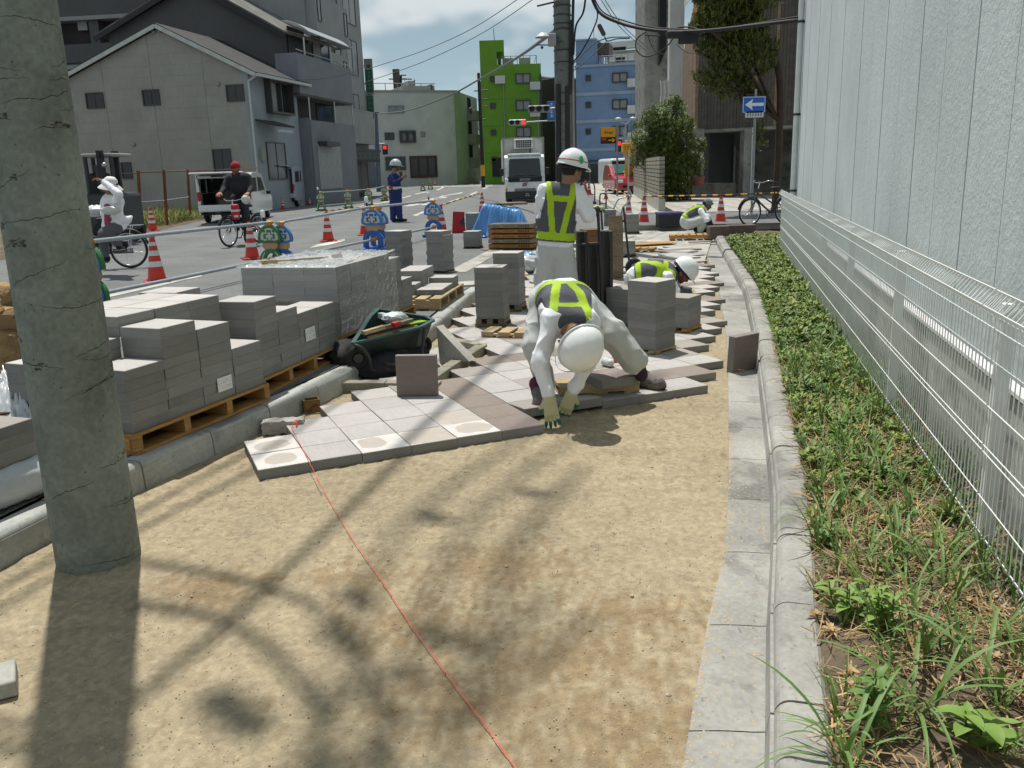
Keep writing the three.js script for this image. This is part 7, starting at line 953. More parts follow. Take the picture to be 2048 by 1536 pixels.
{ // woman cycling to the left
  const d = 14.3, rear = G(263, 536, ROAD), front = rear.clone().add(V(-1.12, 0, 0.12)), J = (x, y, e = d) => D(x, y, e); bicycle('black city bicycle ridden to the left behind the concrete pole', rear, front, { rack: true });
  const base = V(J(225, 480).x, ROAD, -d), head = J(222, 374), hu = V(-0.1, 1, 0.05), hf = V(-0.95, 0, 0.3);
  const o = person('cyclist in white sun hat and white jacket holding the hat with one raised arm', base, [[J(221, 452), J(229, 452), 0.14, 0.14, WHITE, 0.06], [J(219, 428), J(230, 426), 0.135, 0.13, WHITE, 0.06], [J(217, 405), J(232, 404), 0.125, 0.12, WHITE, 0.06], [J(216, 414, d - 0.1), J(215, 446, d - 0.12), 0.055, 0.05, [0.30, 0.06, 0.12], 0.02], [J(233, 402, d - 0.15), J(238, 388, d - 0.42), 0.065, 0.056, WHITE, 0.03], [J(238, 388, d - 0.42), J(208, 365, d - 0.25), 0.056, 0.046, WHITE, 0.03], [J(213, 402, d + 0.15), J(198, 420, d + 0.2), 0.06, 0.05, WHITE, 0.03], [J(198, 420, d + 0.2), J(178, 420, d + 0.25), 0.05, 0.045, WHITE, 0.03], [J(238, 440, d - 0.05), J(256, 438, d + 0.05), 0.08, 0.05, WHITE, 0.05], [J(246, 452, d), J(262, 434, d + 0.1), 0.06, 0.02, WHITE, 0.05], [J(230, 458, d - 0.08), J(208, 466, d - 0.12), 0.105, 0.085, GREYP, 0.04], [J(208, 466, d - 0.12), J(247, 492, d - 0.1), 0.08, 0.06, GREYP, 0.03], [J(230, 458, d + 0.1), J(205, 478, d + 0.12), 0.105, 0.085, GREYP, 0.04], [J(205, 478, d + 0.12), J(213, 520, d + 0.1), 0.08, 0.055, GREYP, 0.03], [J(222, 400), J(222, 386), 0.055, 0.055, [0.26, 0.15, 0.1], 0.03], ...headBones(head, hu, hf, 1, [0.26, 0.15, 0.1])], { cell: 0.015, wr: 0.016 });
  placed(o, head.clone().add(V(0.0, 0.05, 0)), V(0.2, 1, 0.1), hf, (w) => { w().lathe([[0, 0.11], [0.06, 0.108], [0.1, 0.07], [0.108, 0.0], [0.15, -0.035], [0.19, -0.075], [0.185, -0.08], [0.1, -0.01], [0, 0.09]], 28).build('sun_hat', 'hat_white', o); }); hand(o, J(206, 362, d - 0.22), V(-0.6, 0.3, 0.2), V(0.3, -1, 0), 1, 0.5, 1, 0.008, SKIN, SKIN, 'hand'); hand(o, J(176, 420, d + 0.26), V(-0.9, 0, 0), V(0, -1, 0), 1, 0.9, 1, 0.008, SKIN, SKIN, 'hand'); bootAt(o, J(250, 497, d - 0.1), J(238, 500, d - 0.12), 0.06); bootAt(o, J(214, 524, d + 0.1), J(202, 526, d + 0.1), 0.06);
  const bg = J(222, 419, d - 0.3), bag = thing('white_bag', 'plump white plastic bag hung in front of the cyclist in white', 'bag', bg); { const g = new THREE.SphereGeometry(1, 30, 20), p = g.attributes.position; for (let i = 0; i < p.count; i++) { const k = 1 + 0.14 * (fbm(p.getX(i) * 2 + 7, p.getY(i) * 2 + p.getZ(i) + 7, 4096, 3, 660) - 0.5); p.setXYZ(i, p.getX(i) * 0.16 * k, p.getY(i) * (p.getY(i) > 0 ? 0.05 : 0.085) * k, p.getZ(i) * 0.08 * k); } g.computeVertexNormals(); mb().add(g).build('bag', 'plastic_white', bag); } const b2 = J(190, 422, d + 0.1), cr = thing('basket_cover', 'crumpled silver cover over the front basket of the left bicycle', 'cover', b2); { const g = new THREE.SphereGeometry(1, 30, 20), p = g.attributes.position; for (let i = 0; i < p.count; i++) { const k = 1 + 0.4 * (fbm(p.getX(i) * 3 + 7, p.getY(i) * 3 + p.getZ(i) * 2 + 7, 4096, 3, 665) - 0.5); p.setXYZ(i, p.getX(i) * 0.2 * k, p.getY(i) * 0.09 * k, p.getZ(i) * 0.18 * k); } g.computeVertexNormals(); mb().add(g).build('cover', 'film_dense', cr); }
}
{ // man with red cap riding towards the viewer
  const d = 19.4, front = G(460, 494, ROAD), rear = front.clone().add(V(0.38, 0, -1.03)), J = (x, y, e = d) => D(x, y, e); bicycle('dark bicycle coming towards the viewer with a red headband rider', rear, front, { basket: false });
  const base = V(J(480, 450).x, ROAD, -d - 0.5), e = d + 0.55, head = J(471, 337, e), hu = V(-0.05, 1, 0.05), hf = V(-0.25, -0.08, 0.97);
  const o = person('cyclist in black jacket with red headscarf riding towards the viewer', base, [[J(474, 398, e + 0.2), J(488, 398, e + 0.2), 0.15, 0.15, DARK, 0.06], [J(470, 375, e), J(490, 375, e), 0.15, 0.15, DARK, 0.06], [J(464, 358, e), J(490, 357, e), 0.13, 0.13, DARK, 0.06], [J(456, 356, e), J(448, 378, e - 0.15), 0.075, 0.065, DARK, 0.04], [J(448, 378, e - 0.15), J(441, 386, e - 0.45), 0.06, 0.045, DARK, 0.03], [J(496, 355, e), J(503, 376, e - 0.1), 0.08, 0.07, DARK, 0.04], [J(503, 376, e - 0.1), J(497, 386, e - 0.4), 0.06, 0.045, DARK, 0.03], [J(474, 404, e + 0.15), J(470, 420, e - 0.25), 0.1, 0.085, DARK, 0.04], [J(470, 420, e - 0.25), J(474, 455, e), 0.08, 0.06, DARK, 0.03], [J(488, 404, e + 0.15), J(492, 432, e - 0.1), 0.105, 0.09, [0.03, 0.03, 0.032], 0.04], [J(492, 432, e - 0.1), J(494, 478, e), 0.085, 0.065, [0.03, 0.03, 0.032], 0.03], [J(472, 350, e), J(472, 344, e), 0.06, 0.058, SKIN, 0.03], ...headBones(head, hu, hf, 1.05, [0.26, 0.10, 0.06])], { cell: 0.018, wr: 0.012 });
  extra(o, 'red_headscarf', [[head.clone().add(V(0, 0.055, -0.02)), head.clone().add(V(0, 0.05, 0.025)), 0.104, 0.10, [0.30, 0.012, 0.018]], [head.clone().add(V(0.06, 0.02, -0.07)), head.clone().add(V(0.08, -0.06, -0.08)), 0.03, 0.02, [0.28, 0.012, 0.018]]], 0.014, 'body', { clip: (x, y) => -(y + base.y - head.y - 0.02) }); hand(o, J(440, 387, e - 0.5), V(-0.1, -0.1, 1), V(0, -1, 0), 1, 0.9, 1.1, 0.009, [0.5, 0.25, 0.18], [0.5, 0.25, 0.18], 'hand'); hand(o, J(496, 387, e - 0.45), V(-0.1, -0.1, 1), V(0, -1, 0), -1, 0.9, 1.1, 0.009, [0.5, 0.25, 0.18], [0.5, 0.25, 0.18], 'hand'); bootAt(o, J(475, 462, e), J(474, 464, e - 0.15), 0.06); bootAt(o, J(494, 484, e), J(494, 487, e - 0.15), 0.06);
  const b = J(492, 399, e - 0.55); { const g = new THREE.SphereGeometry(1, 24, 16), p = g.attributes.position; for (let i = 0; i < p.count; i++) { const k = 1 + 0.25 * (fbm(p.getX(i) * 2 + 7, p.getY(i) * 2 + 7, 4096, 3, 670) - 0.5); p.setXYZ(i, p.getX(i) * 0.10 * k, p.getY(i) * 0.10 * k, p.getZ(i) * 0.07 * k); } g.computeVertexNormals(); const w = mb().add(g).build('shopping_bag', 'plastic_white'); w.position.copy(b); tag(w, 'white shopping bag hanging from the handlebar of the coming bicycle', 'bag'); }
  const n = J(471, 424, e - 0.5), bs = thing('front_bag', 'red and white bag carried low on the coming bicycle', 'bag', n); mb().rbox(0.16, 0.34, 0.14, 0.04, 0, 0, 0).build('bag', 'sign_red', bs); mb().rbox(0.17, 0.07, 0.15, 0.03, 0, 0.03, 0).rbox(0.10, 0.06, 0.15, 0.02, 0.02, -0.09, 0).build('print_band', 'plastic_white', bs);
}
{ const f = G(1499, 452, ROAD), o = bicycle('parked dark bicycle half hidden by the end of the mesh fence', f.clone().add(V(0.98, 0, -0.42)), f.clone(), { basket: false }); o.userData.group = undefined; delete o.userData.group; }
// ------------------------------------------------------------------ cones, bars and barrier stands
function cone(px, py, label, h = 0.7, y = ROAD, turn = 0) {
  const q = G(px, py, y), o = thing('traffic_cone', label, 'traffic cone', V(q.x, y, q.z), turn, 'red and white traffic cones'), k = h / 0.7, prof = (a, b, e = 0) => [[lerp(0.135, 0.032, (a - 0.03) / 0.67) * k + e, a * k], [lerp(0.135, 0.032, (b - 0.03) / 0.67) * k + e, b * k]];
  mb().rbox(0.38 * k, 0.03, 0.38 * k, 0.012, 0, 0.018, 0).build('base', 'cone_red', o); mb().rbox(0.30 * k, 0.03, 0.30 * k, 0.012, 0, 0.045, 0, 0.0).build('weight', 'rubber', o).scale.y = 0.7;
  mb().lathe([...prof(0.03, 0.70), [0.026 * k, 0.705 * k], [0, 0.705 * k]], 28).build('body', 'cone_red', o);
  for (const [a, b] of [[0.235, 0.315], [0.40, 0.475], [0.545, 0.60]]) mb().lathe(prof(a, b, 0.0025), 28).build('white_band', 'reflective', o); return o;
}
cone(315, 564, 'nearest traffic cone at the left in front of the cyclist in white', 0.7, ROAD, 0.4); cone(306, 462, 'traffic cone at the edge of the vacant lot', 0.7, ROAD, 0.2); cone(505, 518, 'traffic cone behind the green barrier stand', 0.68, ROAD, 0.5); cone(657, 483, 'traffic cone standing alone on the white lane line', 0.68, ROAD, 0.3); cone(731, 470, 'traffic cone left of the pair of blue barrier stands', 0.7, ROAD, 0.2); cone(884, 468, 'traffic cone just right of the last blue barrier stand', 0.7, ROAD, 0.2);
cone(566, 418, 'small traffic cone behind the white minivan', 0.5); cone(620, 411, 'small traffic cone at the front wheel of the pale van', 0.4); cone(771, 401, 'traffic cone behind the traffic guard', 0.6); cone(870, 372, 'far traffic cone right of the two far green stands', 0.65); cone(965, 425, 'far traffic cone whose tip shows above the blue tarpaulin', 0.7);
cone(1288, 447, 'orange traffic cone right of the far paver stacks', 0.72, 0.12, 0.3); cone(1441, 446, 'orange traffic cone right of the squatting worker', 0.72, 0.12, 0.2); cone(1257, 444, 'traffic cone behind the bare hand truck', 0.7, 0.12); cone(1178, 388, 'far traffic cone in front of the pipe stands, right one', 0.7); cone(1171, 384, 'far traffic cone in front of the pipe stands, left one', 0.7); cone(1212, 399, 'small part of a far traffic cone behind the green pipe frame', 0.5); cone(1182, 356, 'most distant traffic cone beyond the standing worker', 0.6);
function stripedBar(label, a, b, n, r = 0.017, ya = 0.69, yb = 0.69) { const A = G(a[0], a[1], ROAD).setY(ROAD + ya), B = G(b[0], b[1], ROAD).setY(ROAD + yb), o = thing('striped_bar', label, 'cone bar', A); const e = B.clone().sub(A); mb().bar(V(0, 0, 0), e, r).build('bar', 'black', o); for (let i = 0; i < n; i++) mb().bar(e.clone().multiplyScalar((i + 0.25) / n), e.clone().multiplyScalar((i + 0.7) / n), r + 0.002, r + 0.002, 12).build('yellow_band', 'sign_yellow', o); return o; }
stripedBar('black and yellow bar between the two orange cones down the path', [1288, 447], [1441, 446], 7); stripedBar('black and yellow bar from the right cone to the white building', [1441, 446], [1560, 440], 4); stripedBar('black and yellow bar from the end barrier cone to the hidden far cone', [884, 468], [965, 425], 8); stripedBar('thin striped bar between the lane cone and the cone left of the blue stands', [657, 483], [731, 470], 6, 0.012); stripedBar('dark bar between the pipe stands and the cone behind the hand truck', [1212, 401], [1257, 444], 6, 0.015);
const rot2 = (l, a) => l.map(([x, y]) => [x * Math.cos(a) - y * Math.sin(a), x * Math.sin(a) + y * Math.cos(a)]);
const arcPts = (cx, cy, rx, ry, a0, a1, n) => { const o = []; for (let i = 0; i <= n; i++) { const a = lerp(a0, a1, i / n); o.push([cx + rx * Math.cos(a), cy + ry * Math.sin(a)]); } return o; };
function stand(px, py, col, label, turn = 0, sc = 1, light = true) {
  const q = G(px, py, ROAD), o = thing('barrier_stand', label, 'barrier stand', V(q.x, ROAD, q.z), turn, 'helmet shaped barrier stands'), m = col === 'g' ? 'plastic_green' : 'plastic_blue', m2 = col === 'g' ? 'plastic_green' : 'plastic_lightblue'; o.scale.setScalar(sc);
  const dome = (r, k) => [...arcPts(0, 0.53, r, r * 1.12, 0, Math.PI, 22), [-r * 0.98, 0.50 + (1 - k) * 0.1], [-r * 0.5, 0.475 + (1 - k) * 0.1], [r * 0.5, 0.475 + (1 - k) * 0.1], [r * 0.98, 0.50 + (1 - k) * 0.1]];
  mb().ext(dome(0.195, 1), 0.045, 0, 0, -0.025, 0, 0, 0, 0.006, [dome(0.165, 0.8)]).build('rim', m2, o); mb().ext(dome(0.167, 0.82), 0.03, 0, 0, -0.02, 0, 0, 0, 0.003).build('helmet_panel', 'plastic_white', o);
  const cr = (s) => { const a = 0.032 * s, b = 0.085 * s; return [[-a, -b], [a, -b], [a, -a], [b, -a], [b, a], [a, a], [a, b], [-a, b], [-a, a], [-b, a], [-b, -a], [-a, -a]]; }; mb().ext(cr(1.15), 0.006, 0.0, 0.575, 0.014).build('cross', m, o); mb().ext(cr(0.7), 0.004, 0.008, 0.575, 0.0225).build('cross_centre', 'plastic_white', o);
  for (const s of [-1, 1]) mb().add(new THREE.CylinderGeometry(0.022, 0.022, 0.008, 16), s * 0.082, 0.655, 0.018, Math.PI / 2).build('stud', m, o); mb().ext(arcPts(0, 0.435, 0.13, 0.088, 0, Math.PI * 2, 24), 0.034, 0, 0, -0.02, 0, 0, 0, 0.004).build('front_panel', 'skin_panel', o);
  const arch = (w, t) => [[-w, 0.03], ...arcPts(0, 0.22, w, t, Math.PI, 0, 18), [w, 0.03]]; mb().ext(arch(0.185, 0.155), 0.05, 0, 0, -0.03, 0, 0, 0, 0.006, [[[-0.10, 0.04], ...arcPts(0, 0.2, 0.10, 0.11, Math.PI, 0, 14), [0.10, 0.04]]]).build('legs', m, o); for (const s of [-1, 1]) mb().tube([V(s * 0.145, 0.07, 0.024), V(s * 0.15, 0.18, 0.026), V(s * 0.128, 0.27, 0.026), V(s * 0.09, 0.325, 0.026)], 0.010, 14, 6).build('leg_stripe', m2 === 'plastic_green' ? 'plastic_white' : m2, o);
  mb().rbox(0.46, 0.075, 0.34, 0.035, 0, 0.04, 0.0).build('foot', m, o); for (const [y, s] of [[0.775, 1], [0.215, 0.9]]) mb().rbox(0.10 * s, 0.085 * s, 0.10 * s, 0.03, 0.01, y, 0.0, 0.3).rbox(0.13 * s, 0.045 * s, 0.07 * s, 0.02, 0.02, y + 0.018, 0.0, 0.3).build('clamp', 'plastic_orange', o);
  if (light) { mb().bar(V(-0.075, 0.76, 0), V(-0.08, 0.88, 0), 0.016).build('lamp_stem', 'black', o); mb().lathe([[0, 0.12], [0.022, 0.115], [0.036, 0.085], [0.038, 0.04], [0.03, 0], [0, 0]], 18, -0.082, 0.87, 0).build('warning_lamp', 'lamp_clear', o); }
  return o;
}
const tn = -0.25, S = [stand(197, 628, 'g', 'green barrier stand peeping out behind the concrete pole', -0.5, 1.06, false), stand(186, 634, 'b', 'blue barrier stand peeping out behind the concrete pole', -0.5, 1.04, false), stand(546, 545, 'g', 'green barrier stand behind the film wrapped paver load', tn), stand(569, 544, 'b', 'blue barrier stand tucked behind the green one', tn, 0.98, false), stand(748, 503, 'b', 'front blue barrier stand left of the two crooked paver stacks', tn, 1.08), stand(761, 498, 'b', 'rear blue barrier stand of the touching pair', tn, 1.02, false), stand(868, 474, 'b', 'last blue barrier stand behind the leaning paver stack', tn, 1.05)];
for (const [x, y, l, s] of [[643, 422, 'far green barrier stand nearest to the pale van', 1], [697, 416, 'second far green barrier stand in the row by the shop', 0.98], [738, 411, 'third far green barrier stand in the row by the shop', 0.98], [769, 402, 'far green barrier stand half behind the traffic guard', 1], [846, 382, 'left one of two far green barrier stands on the junction', 1], [861, 379, 'right one of two far green barrier stands on the junction', 1.05]]) S.push(stand(x, y, 'g', l, 0.1, s, x < 650));
function pipe(label, i, j, h, ext = 0.12, r = 0.024) { const a = V(0.01, h, 0.0).multiply(S[i].scale).add(S[i].position), b = V(0.01, h, 0.0).multiply(S[j].scale).add(S[j].position), d = b.clone().sub(a).normalize(); tag(mb().bar(a.addScaledVector(d, -ext), b.addScaledVector(d, ext), r, r, 14).build('barrier_pipe', 'pipe_grey'), label, 'pipe', 'barrier pipes between the stands'); }
pipe('upper grey pipe from the concrete pole to the green barrier stand', 0, 2, 0.79); pipe('lower grey pipe from the concrete pole to the green barrier stand', 0, 2, 0.215); pipe('upper grey pipe from the tucked blue stand to the blue pair', 3, 4, 0.80); pipe('lower grey pipe behind the film wrapped load to the blue pair', 3, 4, 0.215); pipe('upper grey pipe from the blue pair to the last blue stand', 4, 6, 0.79); pipe('lower grey pipe from the blue pair to the last blue stand', 4, 6, 0.215);
pipe('upper thin pipe between the first two far green stands', 7, 8, 0.77, 0.1, 0.02); pipe('lower thin pipe between the first two far green stands', 7, 8, 0.215, 0.1, 0.02); pipe('upper thin pipe between the second and third far green stand', 8, 9, 0.77, 0.1, 0.02); pipe('lower thin pipe between the second and third far green stand', 8, 9, 0.215, 0.1, 0.02); pipe('upper thin pipe between the third far green stand and the guard', 9, 10, 0.77, 0.1, 0.02); pipe('lower thin pipe between the third far green stand and the guard', 9, 10, 0.215, 0.1, 0.02);
// ------------------------------------------------------------------ vehicles
function wheel(o, x, y, z, r, w = 0.17) { const t = mb().add(new THREE.TorusGeometry(r * 0.80, r * 0.22, 12, 32), x, y, z, 0, Math.PI / 2, 0, 1, 1, w / (r * 0.44)).add(new THREE.CylinderGeometry(r * 0.80, r * 0.80, w * 0.9, 28), x, y, z, 0, 0, Math.PI / 2).build('wheel', 'rubber', o); mb().add(new THREE.CylinderGeometry(r * 0.58, r * 0.62, w + 0.012, 24), x, y, z, 0, 0, Math.PI / 2).build('hub', 'hub', t); }
function van(name, label, cat, p, turn, { w, l, h, side, glass, m, wr, wx, tail, openW, y0, y1 }) { // rear faces local +z
  const o = thing(name, label, cat, p, turn), hw = w / 2, SK = 0.05;
  for (const s of [-1, 1]) mb().ext(side, SK, s * hw - (s > 0 ? SK : 0), 0, 0, Math.PI / 2, 0, 0, 0, glass).build('side_panel', m, o).userData.x = s;
  for (const s of [-1, 1]) for (const g of glass) { mb().ext(g, 0.012, s * hw - (s > 0 ? 0.03 : -0.018), 0, 0, Math.PI / 2).build('side_window', 'glass_dark', o); }
  const roof = side.filter((q) => q[1] > h * 0.8).sort((a, b) => a[0] - b[0]), P = (q) => V(0, q[1], -q[0]); for (let i = 0; i < roof.length - 1; i++) { const a = roof[i], b = roof[i + 1], L = Math.hypot(b[0] - a[0], b[1] - a[1]); mb().rbox(w - 0.02, 0.05, L + 0.03, 0.02, 0, (a[1] + b[1]) / 2 - 0.02, -(a[0] + b[0]) / 2, 0, Math.atan2(b[1] - a[1], b[0] - a[0])).build('roof', m, o); }
  for (const s of [-1, 1]) mb().box(0.02, h * 0.34, l - 1.6, s * (hw - 0.07), h * 0.42, -l * 0.42).build('side_lining', 'black', o); mb().box(w - 0.14, h * 0.5, 0.03, 0, h * 0.68, -l * 0.52).build('bulkhead', 'dark_metal', o); mb().box(w - 0.1, 0.04, l - 0.6, 0, 0.42, -l / 2).box(w - 0.1, h * 0.55, 0.05, 0, h * 0.35, -l + 1.1).build('floor', 'dark_metal', o); mb().box(w - 0.12, h * 0.3, 0.9, 0, h * 0.35, -l + 0.55).build('bonnet', m, o); mb().rbox(w * 0.36, 0.55, 0.14, 0.06, -w * 0.22, h * 0.48, -l * 0.45).rbox(w * 0.36, 0.55, 0.14, 0.06, w * 0.22, h * 0.48, -l * 0.45).rbox(0.26, 0.2, 0.1, 0.04, -w * 0.22, h * 0.48 + 0.36, -l * 0.45).rbox(0.26, 0.2, 0.1, 0.04, w * 0.22, h * 0.48 + 0.36, -l * 0.45).build('seats', 'frame_grey', o); mb().box(w - 0.2, 0.5, 0.02, 0, h * 0.74, -l + 1.0, 0, 0.5).build('windscreen', 'glass_dark', o);
  mb().rbox(w + 0.01, 0.24, 0.16, 0.06, 0, y0 - 0.12, 0.02).build('rear_bumper', m, o); for (const s of [-1, 1]) { mb().rbox(0.10, y1 - y0, 0.10, 0.03, s * (hw - 0.05), (y0 + y1) / 2, 0.0).build('rear_pillar', m, o); mb().rbox(0.11, 0.3, 0.05, 0.02, s * (hw - 0.06), y0 + 0.28, 0.045).build('tail_lamp', 'lamp_red', o); } mb().rbox(w - 0.02, 0.09, 0.12, 0.03, 0, y1 + 0.03, 0.0).build('rear_header', m, o);
  mb().rbox(w - 0.06, 0.05, tail, 0.02, 0, y1 + 0.08 + tail * 0.04, tail / 2, 0, -0.08).build('tailgate', m, o); mb().box(w * 0.72, 0.012, tail * 0.5, 0, y1 + 0.04 + tail * 0.03, tail * 0.45, 0, -0.08).build('tailgate_glass', 'glass_dark', o); mb().rbox(w * 0.22, 0.05, 0.07, 0.01, 0, y1 + 0.05, tail * 0.84, 0, -0.08).build('tailgate_handle', 'black', o); for (const s of [-1, 1]) mb().bar(V(s * (hw - 0.12), y1 - 0.25, 0.02), V(s * (hw - 0.14), y1 + 0.08, tail * 0.42), 0.012).build('gas_strut', 'dark_metal', o);
  for (const z of wx) for (const s of [-1, 1]) wheel(o, s * (hw - 0.10), wr, -z, wr); for (const s of [-1, 1]) mb().rbox(0.16, 0.14, 0.08, 0.03, s * (hw + 0.10), h * 0.56, -l + 1.35).build('mirror', 'black', o); mb().box(w - 0.14, 0.05, 0.5, 0, 0.3, -0.3).build('underbody', 'black', o); return o;
}
{
  let q = G(455, 446, ROAD); van('minivan', 'white minivan with raised tailgate parked behind the man on the bicycle', 'minivan', V(q.x, ROAD, q.z), 0.10, { w: 1.78, l: 4.2, h: 1.66, y0: 0.62, y1: 1.50, tail: 1.0, m: 'car_white', wr: 0.32, wx: [0.72, 3.35], side: [[0, 0.30], [0.3, 0.28], [4.0, 0.26], [4.2, 0.45], [4.15, 0.75], [3.6, 0.95], [3.05, 1.02], [2.3, 1.58], [1.6, 1.66], [0.5, 1.64], [0.08, 1.55], [0, 1.1]], glass: [[[0.35, 1.0], [1.25, 1.0], [1.25, 1.48], [0.45, 1.46]], [[1.35, 1.0], [2.85, 1.02], [2.25, 1.46], [1.35, 1.5]]] });
  let c = thing('cardboard_boxes', 'brown cardboard boxes in the boot of the white minivan', 'boxes', V(q.x + 0.05, ROAD + 0.445, q.z - 0.5)); mb().rbox(0.5, 0.32, 0.35, 0.01, -0.12, 0.16, 0).rbox(0.38, 0.28, 0.3, 0.01, 0.36, 0.14, 0.05, 0.1).build('box', 'cardboard', c);
  q = G(552, 417, ROAD); van('kei_van', 'small pale blue van with raised tailgate beyond the white minivan', 'van', V(q.x, ROAD, q.z - 1.0), -0.02, { w: 1.5, l: 3.4, h: 1.95, y0: 0.66, y1: 1.80, tail: 1.0, m: 'car_blue', wr: 0.29, wx: [0.6, 2.75], side: [[0, 0.34], [0.3, 0.3], [3.2, 0.3], [3.4, 0.5], [3.38, 0.95], [3.1, 1.15], [2.6, 1.85], [2.2, 1.95], [0.3, 1.95], [0.05, 1.88], [0, 1.2]], glass: [[[0.18, 1.18], [1.05, 1.18], [1.05, 1.7], [0.22, 1.7]], [[1.15, 1.18], [1.95, 1.18], [1.95, 1.72], [1.15, 1.72]], [[2.05, 1.18], [2.9, 1.2], [2.5, 1.72], [2.05, 1.72]]] });
}
{ // lorry with cooler box, front on
  const q = G(1052, 405, ROAD), o = thing('box_lorry', 'white box lorry with cooling unit facing the viewer', 'lorry', V(q.x, ROAD, -39.5), 0.02), W = 1.74;
  mb().rbox(1.88, 1.95, 4.4, 0.03, -0.02, 1.86, -3.1).build('cargo_box', 'box_panel', o); for (const s of [-1, 1]) mb().box(0.06, 1.95, 0.04, s * 0.9 - 0.02, 1.86, -0.885).build('box_edge', 'frame_grey', o); mb().box(1.88, 0.05, 0.04, -0.02, 2.82, -0.883).build('box_edge', 'frame_grey', o); mb().box(0.05, 0.9, 0.05, 0.28, 2.4, -0.875).build('hose', 'dark_metal', o);
  const cu = mb().rbox(0.86, 0.42, 0.3, 0.04, -0.02, 2.56, -0.75).build('cooling_unit', 'truck_white', o); const gr = mb(); for (let i = 0; i < 7; i++) for (let j = 0; j < 4; j++) gr.box(0.075, 0.062, 0.02, -0.32 + 0.1 * i, 2.43 + 0.085 * j, -0.595); gr.build('vent_grid', 'black', cu);
  mb().ext([[0, 0.62], [0.02, 1.02], [0.10, 1.10], [0.34, 1.95], [0.5, 2.06], [1.5, 2.06], [1.5, 0.5], [0.1, 0.5]], W, -W / 2 - 0.02, 0, 0, Math.PI / 2, 0, 0, 0.02).build('cab', 'truck_white', o); mb().rbox(1.5, 0.10, 0.5, 0.04, -0.02, 2.09, -0.6).build('roof_spoiler', 'truck_white', o);
  const ws = mb().ext([[-0.72, 0.06], [-0.78, 0.0], [0.78, 0.0], [0.72, 0.06], [0.68, 0.78], [0.64, 0.84], [-0.64, 0.84], [-0.68, 0.78]].map(([x, y]) => [x, y]), 0.02, -0.02, 1.10, -0.055, 0, -0.275).build('windscreen', 'glass_dark', o); mb().bar(V(-0.5, 1.17, -0.03), V(-0.05, 1.22, -0.035), 0.012).bar(V(0.1, 1.17, -0.03), V(0.55, 1.22, -0.035), 0.012).build('wiper', 'black', o);
  panel('logo_panel', 1.5, 0.2, print(1.5, 0.2, 260, (g, w, h) => { g.fillStyle = '#14181a'; g.fillRect(0, 0, w, h); g.fillStyle = '#aab2b4'; g.font = 'bold ' + h * 0.62 + 'px sans-serif'; g.textAlign = 'center'; g.textBaseline = 'middle'; g.save(); g.translate(w / 2, h / 2); g.scale(1.35, 1); g.fillText('ISUZU', 0, 0); g.restore(); }), o, -0.02, 1.01, 0.026);
  panel('emblem', 0.3, 0.24, print(0.3, 0.24, 400, (g, w, h) => { g.fillStyle = '#c7cbca'; g.fillRect(0, 0, w, h); g.fillStyle = '#7c1a22'; g.beginPath(); g.moveTo(w * 0.1, h * 0.9); g.lineTo(w * 0.25, h * 0.25); g.lineTo(w * 0.9, h * 0.1); g.lineTo(w * 0.75, h * 0.75); g.fill(); g.strokeStyle = '#d9dcda'; g.lineWidth = h * 0.07; g.beginPath(); g.moveTo(w * 0.3, h * 0.7); g.lineTo(w * 0.75, h * 0.3); g.stroke(); }), o, -0.03, 0.80, 0.024);
  for (const s of [-1, 1]) { mb().rbox(0.34, 0.2, 0.06, 0.03, s * 0.64 - 0.02, 0.6, 0.0).build('headlamp', 'lamp_clear', o); mb().rbox(0.1, 0.16, 0.05, 0.02, s * 0.82 - 0.02, 0.6, 0.0).build('indicator', 'lamp_amber', o); mb().rbox(0.16, 0.32, 0.08, 0.03, s * 1.02 - 0.02, 1.35, -0.1).bar(V(s * 0.86, 1.5, -0.2), V(s * 1.02, 1.45, -0.1), 0.012).build('mirror', 'black', o); wheel(o, s * 0.72, 0.36, -0.75, 0.36, 0.22); wheel(o, s * 0.68, 0.36, -4.2, 0.36, 0.3); }
  mb().box(0.9, 0.02, 0.02, -0.02, 0.62, 0.022).box(0.9, 0.02, 0.02, -0.02, 0.56, 0.022).build('grille', 'dark_metal', o); mb().rbox(W + 0.02, 0.34, 0.2, 0.04, -0.02, 0.33, -0.06).build('bumper', 'dark_metal', o); panel('number_plate', 0.33, 0.165, print(0.33, 0.165, 300, (g, w, h) => { g.fillStyle = '#11301f'; g.fillRect(0, 0, w, h); g.fillStyle = '#cfd6cf'; g.font = 'bold ' + h * 0.5 + 'px sans-serif'; g.textAlign = 'center'; g.fillText('17-94', w / 2, h * 0.86); g.fillRect(w * 0.3, h * 0.12, w * 0.4, h * 0.14); }), o, 0.06, 0.34, 0.052);
}
